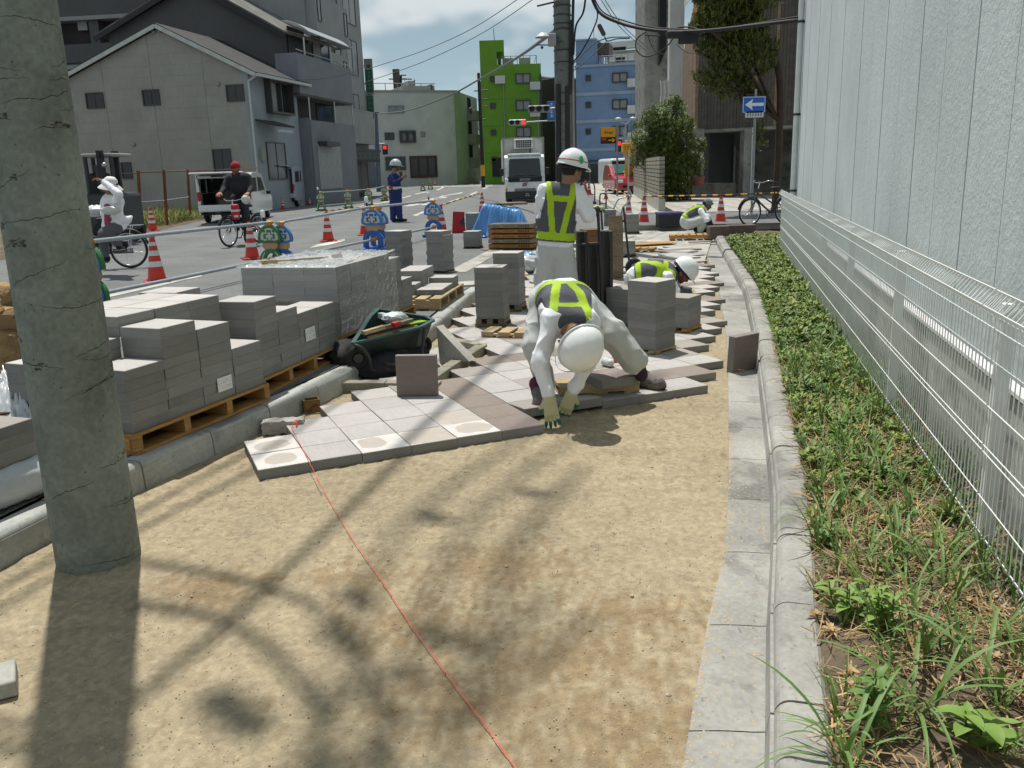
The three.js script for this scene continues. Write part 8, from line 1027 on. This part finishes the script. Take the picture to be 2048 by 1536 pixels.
{ // red car nose behind the block wall
  const q = G(1240, 374, ROAD), o = thing('red_car', 'red small car with bright headlamps on the far pavement edge', 'car', V(D(1262, 345, 46).x, ROAD, -46), 0.05), W = 1.6;
  mb().ext([[0, 0.3], [-0.02, 0.55], [0.12, 0.78], [0.95, 0.95], [1.75, 1.45], [3.2, 1.5], [3.8, 1.0], [3.8, 0.3]], W, -W / 2, 0, 0, Math.PI / 2, 0, 0, 0.05).build('body', 'car_red', o); mb().box(1.34, 0.02, 0.82, 0, 1.30, -1.34, 0, 0.56).build('windscreen', 'glass_shop', o); for (const s of [-1, 1]) { mb().rbox(0.36, 0.17, 0.14, 0.06, s * 0.58, 0.68, 0.03).build('headlamp', 'lamp_clear', o); mb().rbox(0.2, 0.13, 0.12, 0.04, s * 0.92, 0.98, -1.2).build('mirror', 'car_red', o); wheel(o, s * 0.72, 0.29, -0.65, 0.29); } mb().rbox(0.9, 0.12, 0.04, 0.03, 0, 0.42, 0.055).build('grille', 'black', o); mb().rbox(0.33, 0.165, 0.02, 0.01, 0, 0.52, 0.075).build('number_plate', 'plastic_white', o);
  const k = thing('white_van', 'white van partly hidden behind the red car', 'van', V(D(1247, 345, 52).x, ROAD, -52), 0.1); mb().rbox(1.6, 1.5, 3.6, 0.2, 0, 1.15, -1.8).build('body', 'truck_white', k); mb().rbox(1.36, 0.6, 0.06, 0.05, 0, 1.45, 0.0).build('windscreen', 'glass_dark', k); for (const s of [-1, 1]) wheel(k, s * 0.7, 0.3, -0.6, 0.3);
  const y = G(1253, 345, ROAD), e = D(1252, 296, 47), z = thing('yellow_machine', 'yellow crane machine with red lettered boom cover above the red car', 'machine', V(e.x, ROAD, -47)), t = e.y - ROAD; mb().rbox(0.62, 0.5, 0.7, 0.05, 0.1, t, 0).build('boom_cover', 'sign_yellow', z); mb().beam(V(0.25, t - 0.2, 0), V(0.0, t - 1.9, 0.1), 0.3, 0.3).rbox(0.9, 0.9, 1.6, 0.08, 0.3, 0.75, -0.8).build('body', 'sign_yellow', z); panel('red_lettering', 0.5, 0.28, print(0.5, 0.28, 300, (g, w, h) => { g.fillStyle = '#d8a21a'; g.fillRect(0, 0, w, h); g.fillStyle = '#a02c14'; for (let i = 0; i < 3; i++) { g.fillRect(w * (0.08 + 0.3 * i), h * 0.15, w * 0.06, h * 0.7); g.fillRect(w * (0.08 + 0.3 * i), h * 0.15, w * 0.2, h * 0.12); } }), z, 0.1, t, 0.36); for (const s of [-1, 1]) wheel(z, 0.3 + s * 0.4, 0.35, -0.8, 0.35); mb().rbox(0.55, 0.08, 0.4, 0.02, 0.25, t + 0.36, 0).build('white_top', 'plastic_white', z);
}
{ // forklift behind the pole
  const d = 21, L = D(140, 470, d), o = thing('forklift', 'dark forklift truck behind the concrete pole with pale roof', 'forklift', V(L.x, ROAD, -d)), r = (x, y) => { const p = D(x, y, d); return V(p.x - L.x, p.y - ROAD, 0); }, a = r(142, 312), b = r(226, 312); mb().rbox(b.x - a.x, 0.08, 1.1, 0.03, (a.x + b.x) / 2, a.y, -0.5).build('roof', 'beige_wall', o); const f = mb(); for (const [x, z] of [[170, 0], [196, -0.9], [222, 0], [150, -0.9]]) mb().bar(V(r(x, 320).x, 0.9, z), V(r(x, 320).x, a.y, z), 0.05).build('guard_post', 'dark_metal', o); f.beam(r(192, 330), r(205, 385), 0.08, 0.08); f.build('brace', 'dark_metal', o);
  const c = r(180, 420); mb().rbox(1.3, 0.95, 1.7, 0.12, c.x, 0.75, -0.7).build('body', 'dark_metal', o); const m = mb(); for (const z of [0.1, -0.7]) m.box(0.14, 2.1, 0.1, r(216, 400).x, 1.15, z); m.box(0.06, 0.1, 1.0, r(216, 400).x, 2.1, -0.3).box(0.06, 0.1, 1.0, r(216, 400).x, 1.2, -0.3); m.build('mast', 'black', o); mb().rbox(0.4, 0.6, 0.5, 0.1, r(186, 400).x, 1.4, -0.5).build('seat', 'black', o); mb().box(0.9, 0.05, 0.12, r(240, 400).x, 0.15, 0.1).box(0.9, 0.05, 0.12, r(240, 400).x, 0.15, -0.6).build('fork', 'dark_metal', o); for (const x of [158, 208]) for (const z of [0.05, -1.4]) { mb().add(new THREE.CylinderGeometry(0.3, 0.3, 0.22, 24), r(x, 400).x, 0.3, z, Math.PI / 2).build('wheel', 'rubber', o); } mb().ball(0.06, r(216, 330).x, r(216, 330).y, 0.2).build('work_lamp', 'hub', o);
}
// ------------------------------------------------------------------ things lying about the work
seed(301);
{ // wheelbarrow with tools
  const q = G(765, 748, 0.0), o = thing('wheelbarrow', 'dark green plastic wheelbarrow tub on black wheels full of tools', 'wheelbarrow', V(q.x + 0.0, 0.0, -7.0), 0.0), r = (x, y, d) => D(x, y, d).sub(o.position), T = [r(706, 687, 6.75), r(842, 654, 7.15), r(866, 641, 7.35), r(852, 634, 7.6), r(757, 619, 7.75), r(741, 633, 7.45)], c = T.reduce((a, p) => a.add(p), V(0, 0, 0)).multiplyScalar(1 / 6), Bt = T.map((p) => V(lerp(c.x, p.x, 0.72), p.y - 0.20, lerp(c.z, p.z, 0.72)));
  const p = [], idx = []; for (const L of [T, Bt]) for (const v of L) p.push(v.x, v.y, v.z); for (let i = 0; i < 6; i++) { const n = (i + 1) % 6; idx.push(i, n, i + 6, n, n + 6, i + 6); } for (let i = 1; i < 5; i++) idx.push(6, 6 + i, 7 + i); const g = new THREE.BufferGeometry(); g.setAttribute('position', new THREE.Float32BufferAttribute(p, 3)); g.setIndex(idx); const gn = g.toNonIndexed(); gn.computeVertexNormals(); const md = M('tub', 0.007, 0.022, 0.020, { rough: 0.42, side: THREE.DoubleSide }); mb().add(gn).build('tub', md, o);
  const rim = mb(); for (let i = 0; i < 6; i++) rim.beam(T[i], T[(i + 1) % 6], 0.035, 0.018); rim.build('rim', 'tub_rim', o); const wz = r(717, 715, 6.9); for (const [x, y, d, s] of [[716, 716, 6.85, 0.10], [800, 720, 7.1, 0.10], [846, 690, 7.4, 0.08]]) { const k = r(x, y, d), t = mb().add(new THREE.TorusGeometry(s * 0.72, s * 0.3, 12, 28), k.x, k.y, k.z, 0, 0.35).build('wheel', 'rubber', o); mb().add(new THREE.CylinderGeometry(s * 0.4, s * 0.4, 0.05, 18), k.x, k.y, k.z, Math.PI / 2, 0.35).build('hub', 'frame_dark', t); }
  mb().tube([r(708, 690, 6.72), r(722, 695, 6.72), r(738, 715, 6.75), r(745, 740, 6.8), r(775, 738, 6.85), r(800, 715, 6.95)], 0.014, 30, 8).bar(r(850, 655, 7.15), r(842, 720, 7.1), 0.014).build('frame', 'dark_metal', o);
  for (const [x, y, d, s] of [[760, 728, 7.0, 1], [700, 700, 7.05, 0.8], [810, 700, 7.3, 0.9]]) { const k = D(x, y, d), b = mb(), gg = new THREE.SphereGeometry(1, 26, 16), pp = gg.attributes.position; for (let i = 0; i < pp.count; i++) { const f = 1 + 0.5 * (fbm(pp.getX(i) * 2 + 7 + x, pp.getY(i) * 2 + pp.getZ(i) + 7, 4096, 4, 680) - 0.5); pp.setXYZ(i, pp.getX(i) * 0.24 * f * s, pp.getY(i) * 0.13 * f, pp.getZ(i) * 0.2 * f); } gg.computeVertexNormals(); tag(b.add(gg).build('black_bag', 'rubber'), { 760: 'dark rubber sack lying under the wheelbarrow tub', 700: 'dark rubber sack left of the wheelbarrow wheel', 810: 'dark rubber sack behind the wheelbarrow at the kerb' }[x], 'sack').position.set(k.x, 0.1 + (x === 700 ? 0.1 : 0), k.z); }
  const bar = (x0, y0, d0, x1, y1, d1, w, h, m, name, label, cat) => tag(mb().beam(D(x0, y0, d0), D(x1, y1, d1), w, h).build(name, m), label, cat); bar(726, 666, 6.85, 768, 654, 7.0, 0.045, 0.03, 'pine_pale', 'wood_batten', 'short pine batten at the low end of the wheelbarrow', 'batten'); bar(768, 655, 7.0, 824, 640, 7.2, 0.05, 0.028, 'wood_grey', 'wood_batten', 'battered wood batten with red band across the wheelbarrow', 'batten'); bar(786, 650, 6.99, 798, 646, 7.03, 0.056, 0.035, 'sign_red', 'red_tin', 'red tin lid beside the batten in the wheelbarrow', 'tin'); bar(735, 675, 6.85, 835, 652, 7.2, 0.02, 0.015, 'pine', 'tool_handle', 'long thin tool handle along the near rim of the wheelbarrow', 'tool handle'); bar(742, 662, 6.95, 800, 650, 7.2, 0.025, 0.02, 'wood_grey', 'tool_handle', 'grey tool handle lying deeper in the wheelbarrow', 'tool handle'); bar(760, 630, 7.5, 800, 642, 7.3, 0.05, 0.045, 'plastic_white', 'white_tube', 'white cartridge tube lying in the wheelbarrow', 'tube'); bar(815, 648, 7.25, 848, 642, 7.4, 0.09, 0.012, M('lime_cloth', 0.30, 0.48, 0.02, { rough: 0.9 }), 'lime_cloth', 'lime cloth strip at the right end of the wheelbarrow', 'cloth');
  const wr = D(790, 636, 7.3); { const gg = new THREE.SphereGeometry(1, 26, 16), pp = gg.attributes.position; for (let i = 0; i < pp.count; i++) { const f = 1 + 0.6 * (fbm(pp.getX(i) * 3 + 7, pp.getY(i) * 3 + pp.getZ(i) * 2 + 7, 4096, 4, 690) - 0.5); pp.setXYZ(i, pp.getX(i) * 0.11 * f, pp.getY(i) * 0.05 * f, pp.getZ(i) * 0.08 * f); } gg.computeVertexNormals(); tag(mb().add(gg).build('white_rag', 'plastic_white'), 'crumpled white rag in the wheelbarrow', 'rag').position.copy(wr); }
}
{ // edging blocks around the planting pit
  const g = new THREE.Group(); g.name = 'pit_edging'; scene.add(struct(g)); const pr = [[0, -0.03], [0, 0.078], [0.004, 0.082], [0.096, 0.082], [0.10, 0.078], [0.10, -0.03]]; const chain = (l) => { for (let i = 0; i < l.length - 1; i++) { const o = soft(new THREE.Mesh(block(pr, l[i], l[i + 1], 0.006), mats.block_wall)); o.name = 'edging_block'; g.add(o); } }; const G0 = (x, y) => G(x, y, 0.0); chain([G0(878, 788), G0(770, 786), G0(672, 786)]); chain([G0(975, 705), G0(905, 752), G0(850, 792)]); chain([G0(905, 690), G0(975, 704)]); struct(flat([[690, 782], [850, 786], [965, 702], [905, 690], [830, 700], [760, 740]].map(([x, y]) => G(x, y, 0.02)), 0.025, 'pit_fill', 'concrete_pale'));
  const w = G(880, 728, 0.02), o = thing('concrete_wedge', 'pale triangular concrete offcut leaning upright in the planting pit', 'offcut', V(w.x + 0.02, 0.02, w.z + 0.02), -0.62); mb().ext([[-0.02, 0], [0.30, 0.06], [-0.04, 0.33]], 0.09, 0, 0, -0.09, 0, 0, 0, 0.004).build('wedge', 'concrete_pale', o);
}
{ // single slabs
  const up = (name, label, px, py, y, ry, rx, kind = 'dark') => { const q = G(px, py, y), o = slabMesh(kind); o.name = numbered(name); o.geometry = slabGeo(TOP.dark, [0.36, 0.32, 0.30], 0.15, 0.062, 0.004, R(), R()); const uv = o.geometry; o.rotation.set(Math.PI / 2 + rx, ry, 0, 'YXZ'); o.position.set(q.x, y + 0.15, q.z); scene.add(o); return tag(o, label, 'paver'); };
  up('upright_paver', 'brown stained paver standing on edge in front of the wheelbarrow', 838, 788, 0.06, -0.10, -0.06); const o2 = up('upright_paver', 'dark brown paver standing on edge in the gutter against the kerb', 1479, 741, 0.0, 0.62, 0.05); o2.position.y += 0.008;
  const e = thing('paint_marker', 'thin yellow and pink pencil lying at the foot of the gutter slab', 'pencil', G(1474, 741, 0.02)); mb().bar(V(-0.06, 0.01, -0.02), V(0.02, 0.01, 0.02), 0.006).build('yellow_half', 'sign_yellow', e); mb().bar(V(0.02, 0.01, 0.02), V(0.05, 0.01, 0.035), 0.006).build('pink_half', M('pink', 0.6, 0.25, 0.2), e);
  const b = G(-10, 1392, 0), c = mb().rbox(0.10, 0.06, 0.16, 0.01, 0, 0.03, 0).build('cut_paver', 'concrete'); c.position.set(b.x - 0.0, 0, b.z - 0.04); c.rotation.y = 0.5; tag(c, 'cut piece of paver on the sand at the left edge', 'offcut');
  const f = G(566, 868, 0), rk = new THREE.BoxGeometry(0.27, 0.085, 0.10, 10, 5, 5), rp = rk.attributes.position; for (let i = 0; i < rp.count; i++) { const k = 0.013; rp.setXYZ(i, rp.getX(i) + k * (fbm(rp.getY(i) * 30 + 5, rp.getZ(i) * 30 + rp.getX(i) * 14 + 5, 4096, 3, 700) - 0.5) * 2, rp.getY(i) + k * (fbm(rp.getX(i) * 24 + 5, rp.getZ(i) * 24 + 5, 4096, 3, 705) - 0.5) * 2, rp.getZ(i) + k * (fbm(rp.getX(i) * 24 + 5, rp.getY(i) * 30 + 5, 4096, 3, 710) - 0.5) * 2); } const rg = rk.toNonIndexed(); rg.computeVertexNormals(); const st = mb().add(rg).build('broken_block', 'concrete'); st.position.set(f.x, 0.045, f.z - 0.04); st.rotation.y = 0.12; tag(st, 'broken grey block that anchors the red string', 'block');
  const bx = G(622, 826, 0), co = thing('cardboard_sleeve', 'small open brown box with black print beside the kerb', 'box', V(bx.x, 0, bx.z - 0.03), 0.35); for (const [w, d, x, z] of [[0.115, 0.008, 0, 0.04], [0.115, 0.008, 0, -0.04], [0.008, 0.072, 0.054, 0], [0.008, 0.072, -0.054, 0]]) mb().box(w, 0.095, d, x, 0.05, z).build('wall', 'cardboard', co); panel('print', 0.105, 0.08, print(0.105, 0.08, 1200, (g, w, h) => { g.fillStyle = '#7d5528'; g.fillRect(0, 0, w, h); g.fillStyle = '#1d140b'; g.save(); g.translate(w * 0.1, h * 0.9); g.rotate(-0.5); seed(4); for (let i = 0; i < 9; i++) g.fillRect(i * w * 0.1, -h * 0.2 * R() - 4, w * 0.06, h * (0.18 + 0.1 * R())); g.restore(); }), co, 0, 0.05, 0.0455);
  // string line: over the slabs, then down to the sand and out of the picture
  const s = (x, y, h) => G(x, y, h), sl = mb(); sl.tube([s(597, 838, 0.10), s(596, 850, 0.066)], 0.002, 4, 5).bar(s(581, 851, 0.0665), s(640, 966, 0.064), 0.0016, 0.0016, 5).bar(s(632, 955, 0.064), s(650, 985, 0.012), 0.0016, 0.0016, 5); const L = [[650, 985], [700, 1070], [760, 1155], [818, 1245], [870, 1315], [925, 1390], [975, 1455], [1035, 1540], [1120, 1660]].map(([x, y]) => s(x, y, 0.012)); for (let i = 0; i < L.length - 1; i++) sl.bar(L[i], L[i + 1], 0.0016, 0.0016, 5); tag(sl.build('string_line', 'string_red'), 'thin red setting out string running over the slabs and down the sand', 'string'); const k = G(590, 843, 0.09); tag(mb().add(new THREE.TorusGeometry(0.052, 0.003, 5, 20), 0, 0, 0, 0, Math.PI / 2 - 0.1, 0, 1, 0.9, 1).add(new THREE.TorusGeometry(0.052, 0.003, 5, 20), 0.01, 0, 0, 0, Math.PI / 2 + 0.2, 0, 1, 0.9, 1).build('string_loop', 'string_red'), 'red string looped round the broken grey block', 'string').position.set(k.x, 0.05, k.z);
}
{ // pallet and slab under the bending worker, mallet
  pallet(G(1284, 783, 0.06).add(V(-0.02, 0, 0.02)), rad(-8), 0.58, 0.26, 'small pine pallet between the hands and the foot of the bending worker', null, 0.075, 'pine_pale');
  const p = G(1225, 770, 0.135), o = slabMesh('stack'); o.geometry = slabGeo(TOP.dark.map((c) => c * 1.3), SIDE, 0.15); o.name = numbered('loose_paver'); o.position.set(p.x - 0.01, 0.137, p.z - 0.08); o.rotation.y = 0.42; scene.add(o); tag(o, 'grey paver lying on the small pine pallet beside the bending worker', 'paver');
  const m = G(1215, 733, 0.06), t = thing('mallet', 'white headed rubber mallet with red handle lying behind the bending worker', 'mallet', V(m.x, 0.06, m.z), 0.0); mb().add(new THREE.CapsuleGeometry(0.034, 0.075, 6, 20), 0, 0.036, 0, Math.PI / 2, 0.5).build('head', 'plastic_white', t); mb().bar(V(0.02, 0.036, -0.01), V(0.21, 0.03, -0.06), 0.014, 0.013).build('handle', M('handle_red', 0.45, 0.02, 0.015, { map: null, rough: 0.4 }), t);
  pallet(G(1052, 677, 0.06), rad(18), 0.46, 0.30, 'low pine skid lying loose left of the bending worker', null, 0.055, 'pine_pale'); pallet(G(1420, 478, 0.06), rad(8), 0.85, 0.5, 'pine pallet lying at the feet of the squatting worker', null, 0.09, 'pine'); pallet(G(1306, 502, 0.06), rad(20), 0.7, 0.4, 'pine boards lying flat left of the far slab strip', null, 0.045, 'pine');
  const bd = (px, py, w, l, ry, m2, label, y = 0.06) => { const q = G(px, py, y), b = mb().rbox(w, 0.018, l, 0.003, 0, 0, 0).build('board', m2); b.position.set(q.x, y + 0.012, q.z); b.rotation.y = ry; tag(b, label, 'board'); }; bd(1300, 488, 1.0, 0.45, 0.2, 'pine', 'plywood board flat on the apron left of the far strip'); bd(1010, 498, 0.9, 0.14, 0.35, 'pine', 'pine board lying in front of the brick pack', ROAD); bd(1045, 548, 0.13, 0.5, 0.1, 'pine_pale', 'short pine board behind the two path side stacks', 0.1); bd(920, 570, 0.7, 0.4, 0.3, 'concrete_pale', 'thin pale slab lying on the kerb behind the bright pallet', ROAD); bd(1420, 484, 0.9, 0.12, 0.1, 'wood_grey', 'weathered board in front of the pine pallet at the far end'); bd(1075, 588, 0.5, 0.4, 0.2, 'concrete_pale', 'pale thin slab lying left of the standing worker', 0.07);
  // upright plank, hand trucks and tall dark gutter blocks
  const q = G(1233, 557, 0.06), pk = mb().rbox(0.205, 0.9, 0.03, 0.003, 0, 0.45, 0).build('plank', 'wood_grey'); pk.position.set(q.x, 0.06, q.z); pk.rotation.set(-0.03, 0.1, 0.01); tag(pk, 'weathered plank standing upright right of the dark gutter blocks', 'plank');
  const B = D(1187, 640, 8.35), ht = thing('hand_truck', 'hand truck carrying tall dark gutter blocks gripped by the standing worker', 'hand truck', V(B.x, 0.06, -8.75)), r = (x, y, d) => D(x, y, d).sub(ht.position);
  for (const [x0, x1, dd, top, i] of [[1154, 1172, 8.75, 462, 0], [1174, 1196, 8.85, 486, 1], [1200, 1222, 8.95, 461, 2]]) { const c = D((x0 + x1) / 2, top, dd), w = (x1 - x0 + 3) / F * dd, h = c.y - 0.14, o = mb().rbox(w, h, 0.17, 0.012, 0, h / 2, 0).rbox(w * 0.28, h, 0.07, 0.01, -w * 0.34, h / 2, 0.1).rbox(w * 0.28, h, 0.07, 0.01, w * 0.34, h / 2, 0.1).build('gutter_block', M('dark_conc_' + i, 0.115 + 0.02 * i, 0.11 + 0.018 * i, 0.10 + 0.018 * i, { map: concTex, rough: 0.9 })); o.position.set(c.x, 0.14, c.z); o.rotation.x = -0.02; tag(o, ['tall dark gutter block standing left on the hand truck', 'tall dark gutter block standing in the middle of the hand truck', 'tall dark gutter block standing right on the hand truck'][i], 'gutter block'); }
  mb().bar(r(1196, 424, 8.72), r(1203, 560, 8.68), 0.016).bar(r(1203, 560, 8.68), r(1206, 640, 8.66), 0.016).bar(r(1155, 490, 8.62), r(1200, 486, 8.66), 0.014).bar(r(1150, 424, 8.9), r(1196, 424, 8.72), 0.015).bar(r(1176, 490, 8.63), r(1180, 636, 8.6), 0.012).build('frame', 'dark_metal', ht); mb().box(0.5, 0.015, 0.34, r(1188, 640, 8.8).x, 0.07, -0.05).build('toe_plate', 'dark_metal', ht); for (const [x, y, d] of [[1203, 632, 8.5], [1150, 640, 8.5]]) { const k = r(x, y, d), t = mb().add(new THREE.TorusGeometry(0.085, 0.035, 12, 28), k.x, 0.12, k.z, 0, 0.9).build('wheel', 'rubber', ht); mb().add(new THREE.CylinderGeometry(0.055, 0.055, 0.06, 18), k.x, 0.12, k.z, Math.PI / 2, 0.9).build('hub', 'frame_dark', t); }
  const c2 = G(1268, 553, 0.06), h2 = thing('hand_truck', 'hand truck with fat tyre half hidden by the upright plank', 'hand truck', V(c2.x, 0.06, c2.z)); { const t = mb().add(new THREE.TorusGeometry(0.095, 0.042, 12, 30), 0.0, 0.137, 0, 0, 0.25).build('wheel', 'rubber', h2); mb().add(new THREE.CylinderGeometry(0.06, 0.06, 0.07, 20), 0, 0.137, 0, Math.PI / 2, 0.25).build('hub', 'frame_grey', t); } mb().bar(V(-0.45, 0.14, -0.1), V(0, 0.14, 0), 0.014).bar(V(-0.06, 0.14, -0.03), V(-0.14, 1.0, -0.12), 0.016).bar(V(-0.42, 0.14, -0.1), V(-0.46, 1.0, -0.2), 0.016).box(0.42, 0.015, 0.22, -0.25, 0.04, -0.18).build('frame', 'dark_metal', h2);
  const c3 = D(1250, 455, 22.5), h3 = thing('hand_truck', 'bare hand truck with bent chrome handles by the far stacks', 'hand truck', V(c3.x, 0.06, -22.5)), r3 = (x, y, d = 22.5) => D(x, y, d).sub(h3.position); mb().tube([r3(1228, 415), r3(1238, 398), r3(1252, 394), r3(1258, 386)], 0.02, 24, 8).tube([r3(1242, 432), r3(1246, 415), r3(1258, 402), r3(1262, 388), r3(1258, 380)], 0.022, 24, 8).bar(r3(1256, 388), r3(1258, 300), 0.018).build('handle', 'steel', h3); mb().bar(r3(1228, 415), r3(1226, 458), 0.018).bar(r3(1242, 432), r3(1240, 460), 0.018).build('frame', 'dark_metal', h3); for (const x of [1226, 1246]) mb().add(new THREE.TorusGeometry(0.09, 0.03, 10, 24), r3(x, 452).x, 0.12, 0.05, 0, 0.3).build('wheel', 'rubber', h3);
}
{ // blue tarpaulin over a heap, brick pack, red board
  const c = V(-0.12, ROAD, -20.4), t = cloth((u, v) => { const x = (u - 0.5) * 2, z = (v - 0.5) * 2, e = Math.max(Math.abs(x), Math.abs(z)), s = smoothstep(e, 0.60, 0.98), fold = 0.05 * Math.sin(Math.atan2(z, x) * 13 + 3 * fbm(u * 4, v * 4, 4096, 2, 720)) * s, h = 0.62 * (1 - s) + 0.03 + 0.07 * (fbm(u * 3 + 4, v * 3 + 4, 4096, 4, 725) - 0.5) + (1 - s) * 0.06 * Math.sin(u * 6); return V(c.x + x * (0.66 + 0.10 * s + fold), ROAD + Math.max(0.01, h), c.z + z * (0.58 + 0.10 * s + fold)); }, 64, 48, 'tarp', 'tarpaulin'); tag(t, 'bright blue tarpaulin covering a heap behind the brick pack', 'tarpaulin'); mats.tarp.side = THREE.DoubleSide;
  for (const [x, i] of [[0.1, 0], [0.42, 1]]) tag(mb().rbox(0.6, 0.05, 0.5, 0.01, 0, 0, 0, 0.2).build('board', i ? 'wood_grey' : 'wood_dark'), i ? 'weathered board at the right end on top of the blue tarpaulin' : 'dark board lying on top of the blue tarpaulin', 'board').position.set(c.x - 0.15 + x, ROAD + 0.70 + 0.01 * i, c.z - 0.2);
  const q = G(977, 500, ROAD), o = thing('brick_pack', 'strapped pack of brown and grey paving bricks with printed bands', 'bricks', V(q.x, ROAD + 0.02, q.z), -0.33), n = 7, L = 0.88, lay = [['brick_brown', 0], ['brick_grey', 1], ['brick_brown', 2], ['brick_brown', 3], ['brick_grey', 4]]; M('brick_brown', 0.36, 0.19, 0.07, { map: concTex, rough: 0.85 }); M('brick_grey', 0.34, 0.29, 0.235, { map: concTex, rough: 0.9 });
  for (const [m, k] of lay) { for (let i = 0; i < n; i++) mb().rbox(L / n - 0.005, 0.078, 0.42, 0.006, L * (i + 0.5) / n, 0.05 + k * 0.094, -0.22).build('brick', m, o); panel('printed_band', L, 0.05, print(L, 0.05, 420, (g, w, h) => { g.fillStyle = m === 'brick_brown' ? '#a06a24' : '#8a7a62'; g.fillRect(0, 0, w, h); g.fillStyle = '#2a1a0a'; g.font = 'bold ' + h * 0.8 + 'px sans-serif'; g.textBaseline = 'middle'; g.fillText('122-M', w * 0.12, h * 0.55); seed(k + 3); for (let i = 0; i < 14; i++) g.fillRect(w * (0.34 + 0.02 * i), h * 0.3, w * 0.012, h * (0.25 + 0.2 * R())); for (let i = 0; i < 5; i++) g.fillRect(w * (0.68 + 0.055 * i), h * 0.22, w * 0.04, h * 0.55); }), o, L / 2, 0.05 + k * 0.094, -0.0065); } mb().box(L, 0.02, 0.42, L / 2, 0.0, -0.22).build('underlay', 'wood_dark', o);
  const p = G(917, 466, ROAD), s = thing('arrow_board', 'red board with dark arrow notch standing beside the squat stack', 'arrow board', V(p.x, ROAD, p.z), 0.25); mb().ext([[-0.16, 0.0], [0.17, 0.0], [0.17, 0.12], [0.03, 0.25], [0.17, 0.42], [0.17, 0.50], [-0.10, 0.52]], 0.04, 0, 0, 0, 0, -0.12, 0, 0.004).build('board', 'sign_red', s); mb().ext([[0.17, 0.12], [0.17, 0.42], [0.03, 0.25]], 0.03, 0, 0, 0.002, 0, -0.12).build('notch', 'dark_metal', s);
  const cr = G(1342, 455, 0.12), k = thing('storage_crate', 'black storage crate with purple lid left of the squatting worker', 'crate', V(cr.x, 0.12, cr.z), 0.05); mb().rbox(0.60, 0.32, 0.42, 0.02, 0, 0.16, -0.2).build('crate', 'crate_black', k); mb().rbox(0.63, 0.06, 0.45, 0.02, 0, 0.345, -0.2).build('lid', 'crate_purple', k);
  const d1 = G(1432, 478, 0.06), db = mb().rbox(0.42, 0.27, 0.3, 0.008, 0, 0.135, 0).build('stone_block', 'paver_dark'); db.position.set(d1.x + 0.06, 0.06, d1.z - 0.1); tag(db, 'dark brown stone block at the far end of the gutter, left one', 'block'); const d2 = mb().rbox(0.6, 0.25, 0.3, 0.008, 0, 0.125, 0).build('stone_block', 'paver_dark'); d2.position.set(d1.x + 0.66, 0.06, d1.z - 0.5); d2.rotation.y = -0.1; tag(d2, 'dark brown stone block at the far end of the gutter, right one by the bicycle', 'block');
  const pb = G(1050, 540, 0.1); { const gg = new THREE.SphereGeometry(1, 30, 18), pp = gg.attributes.position; for (let i = 0; i < pp.count; i++) { const f = 1 + 0.5 * (fbm(pp.getX(i) * 3 + 7, pp.getY(i) * 3 + pp.getZ(i) * 2 + 7, 4096, 4, 730) - 0.5); pp.setXYZ(i, pp.getX(i) * 0.26 * f, pp.getY(i) * 0.15 * f, pp.getZ(i) * 0.3 * f); } gg.computeVertexNormals(); const w = mb().add(gg).build('plastic_sack', 'film_dense'); w.position.set(pb.x, 0.18, pb.z - 0.2); tag(w, 'crumpled white and blue plastic sack left of the standing worker', 'sack'); const w2 = w.clone(); w2.name = numbered('plastic_sack'); w2.material = mats.tarp; w2.scale.set(0.55, 0.7, 0.5); w2.position.add(V(0.06, 0.07, -0.02)); scene.add(w2); tag(w2, 'small blue plastic bag tucked on the white plastic sack', 'bag'); }
  const cb = D(1180, 430, 13.5), cc = mb().rbox(0.24, 0.42, 0.3, 0.006, 0, 0.21, 0).build('carton', 'cardboard'); cc.position.set(cb.x, 0.3, cb.z); cc.rotation.y = 0.2; tag(cc, 'brown carton standing behind the tall gutter blocks', 'carton'); const cs = stack(V(cb.x + 0.12, 0.06, cb.z + 0.15), rad(8), [[4]], 'grey slabs under the brown carton', { top: 'dark' });
  // pipe stands far beyond the worker
  const pf = (x0, x1, y0, y1, d, m, label) => { const a = D(x0, y1, d), b = D(x1, y1, d), o2 = thing('pipe_barrier', label, 'pipe barrier', V(a.x, ROAD, -d)), h = D(x0, y0, d).y - ROAD, w = b.x - a.x; mb().tube([V(0, 0, 0), V(0, h * 0.85, 0), V(w * 0.12, h, 0), V(w * 0.88, h, 0), V(w, h * 0.85, 0), V(w, 0, 0)], 0.025, 40, 8).bar(V(0, h * 0.45, 0), V(w, h * 0.45, 0), 0.02).build('frame', m, o2); mb().rbox(0.1, 0.1, 0.5, 0.02, 0, 0.05, 0).rbox(0.1, 0.1, 0.5, 0.02, w, 0.05, 0).build('foot', m, o2); };
  pf(1162, 1189, 367, 402, 36, 'dark_metal', 'dark bent pipe barrier behind the standing worker'); pf(1157, 1172, 370, 400, 37, 'rust', 'rusty bent pipe barrier behind the standing worker'); pf(1200, 1212, 388, 425, 30, 'tub_rim', 'green pipe stand left of the far paver stacks');
}
renderer.render(scene, camera);
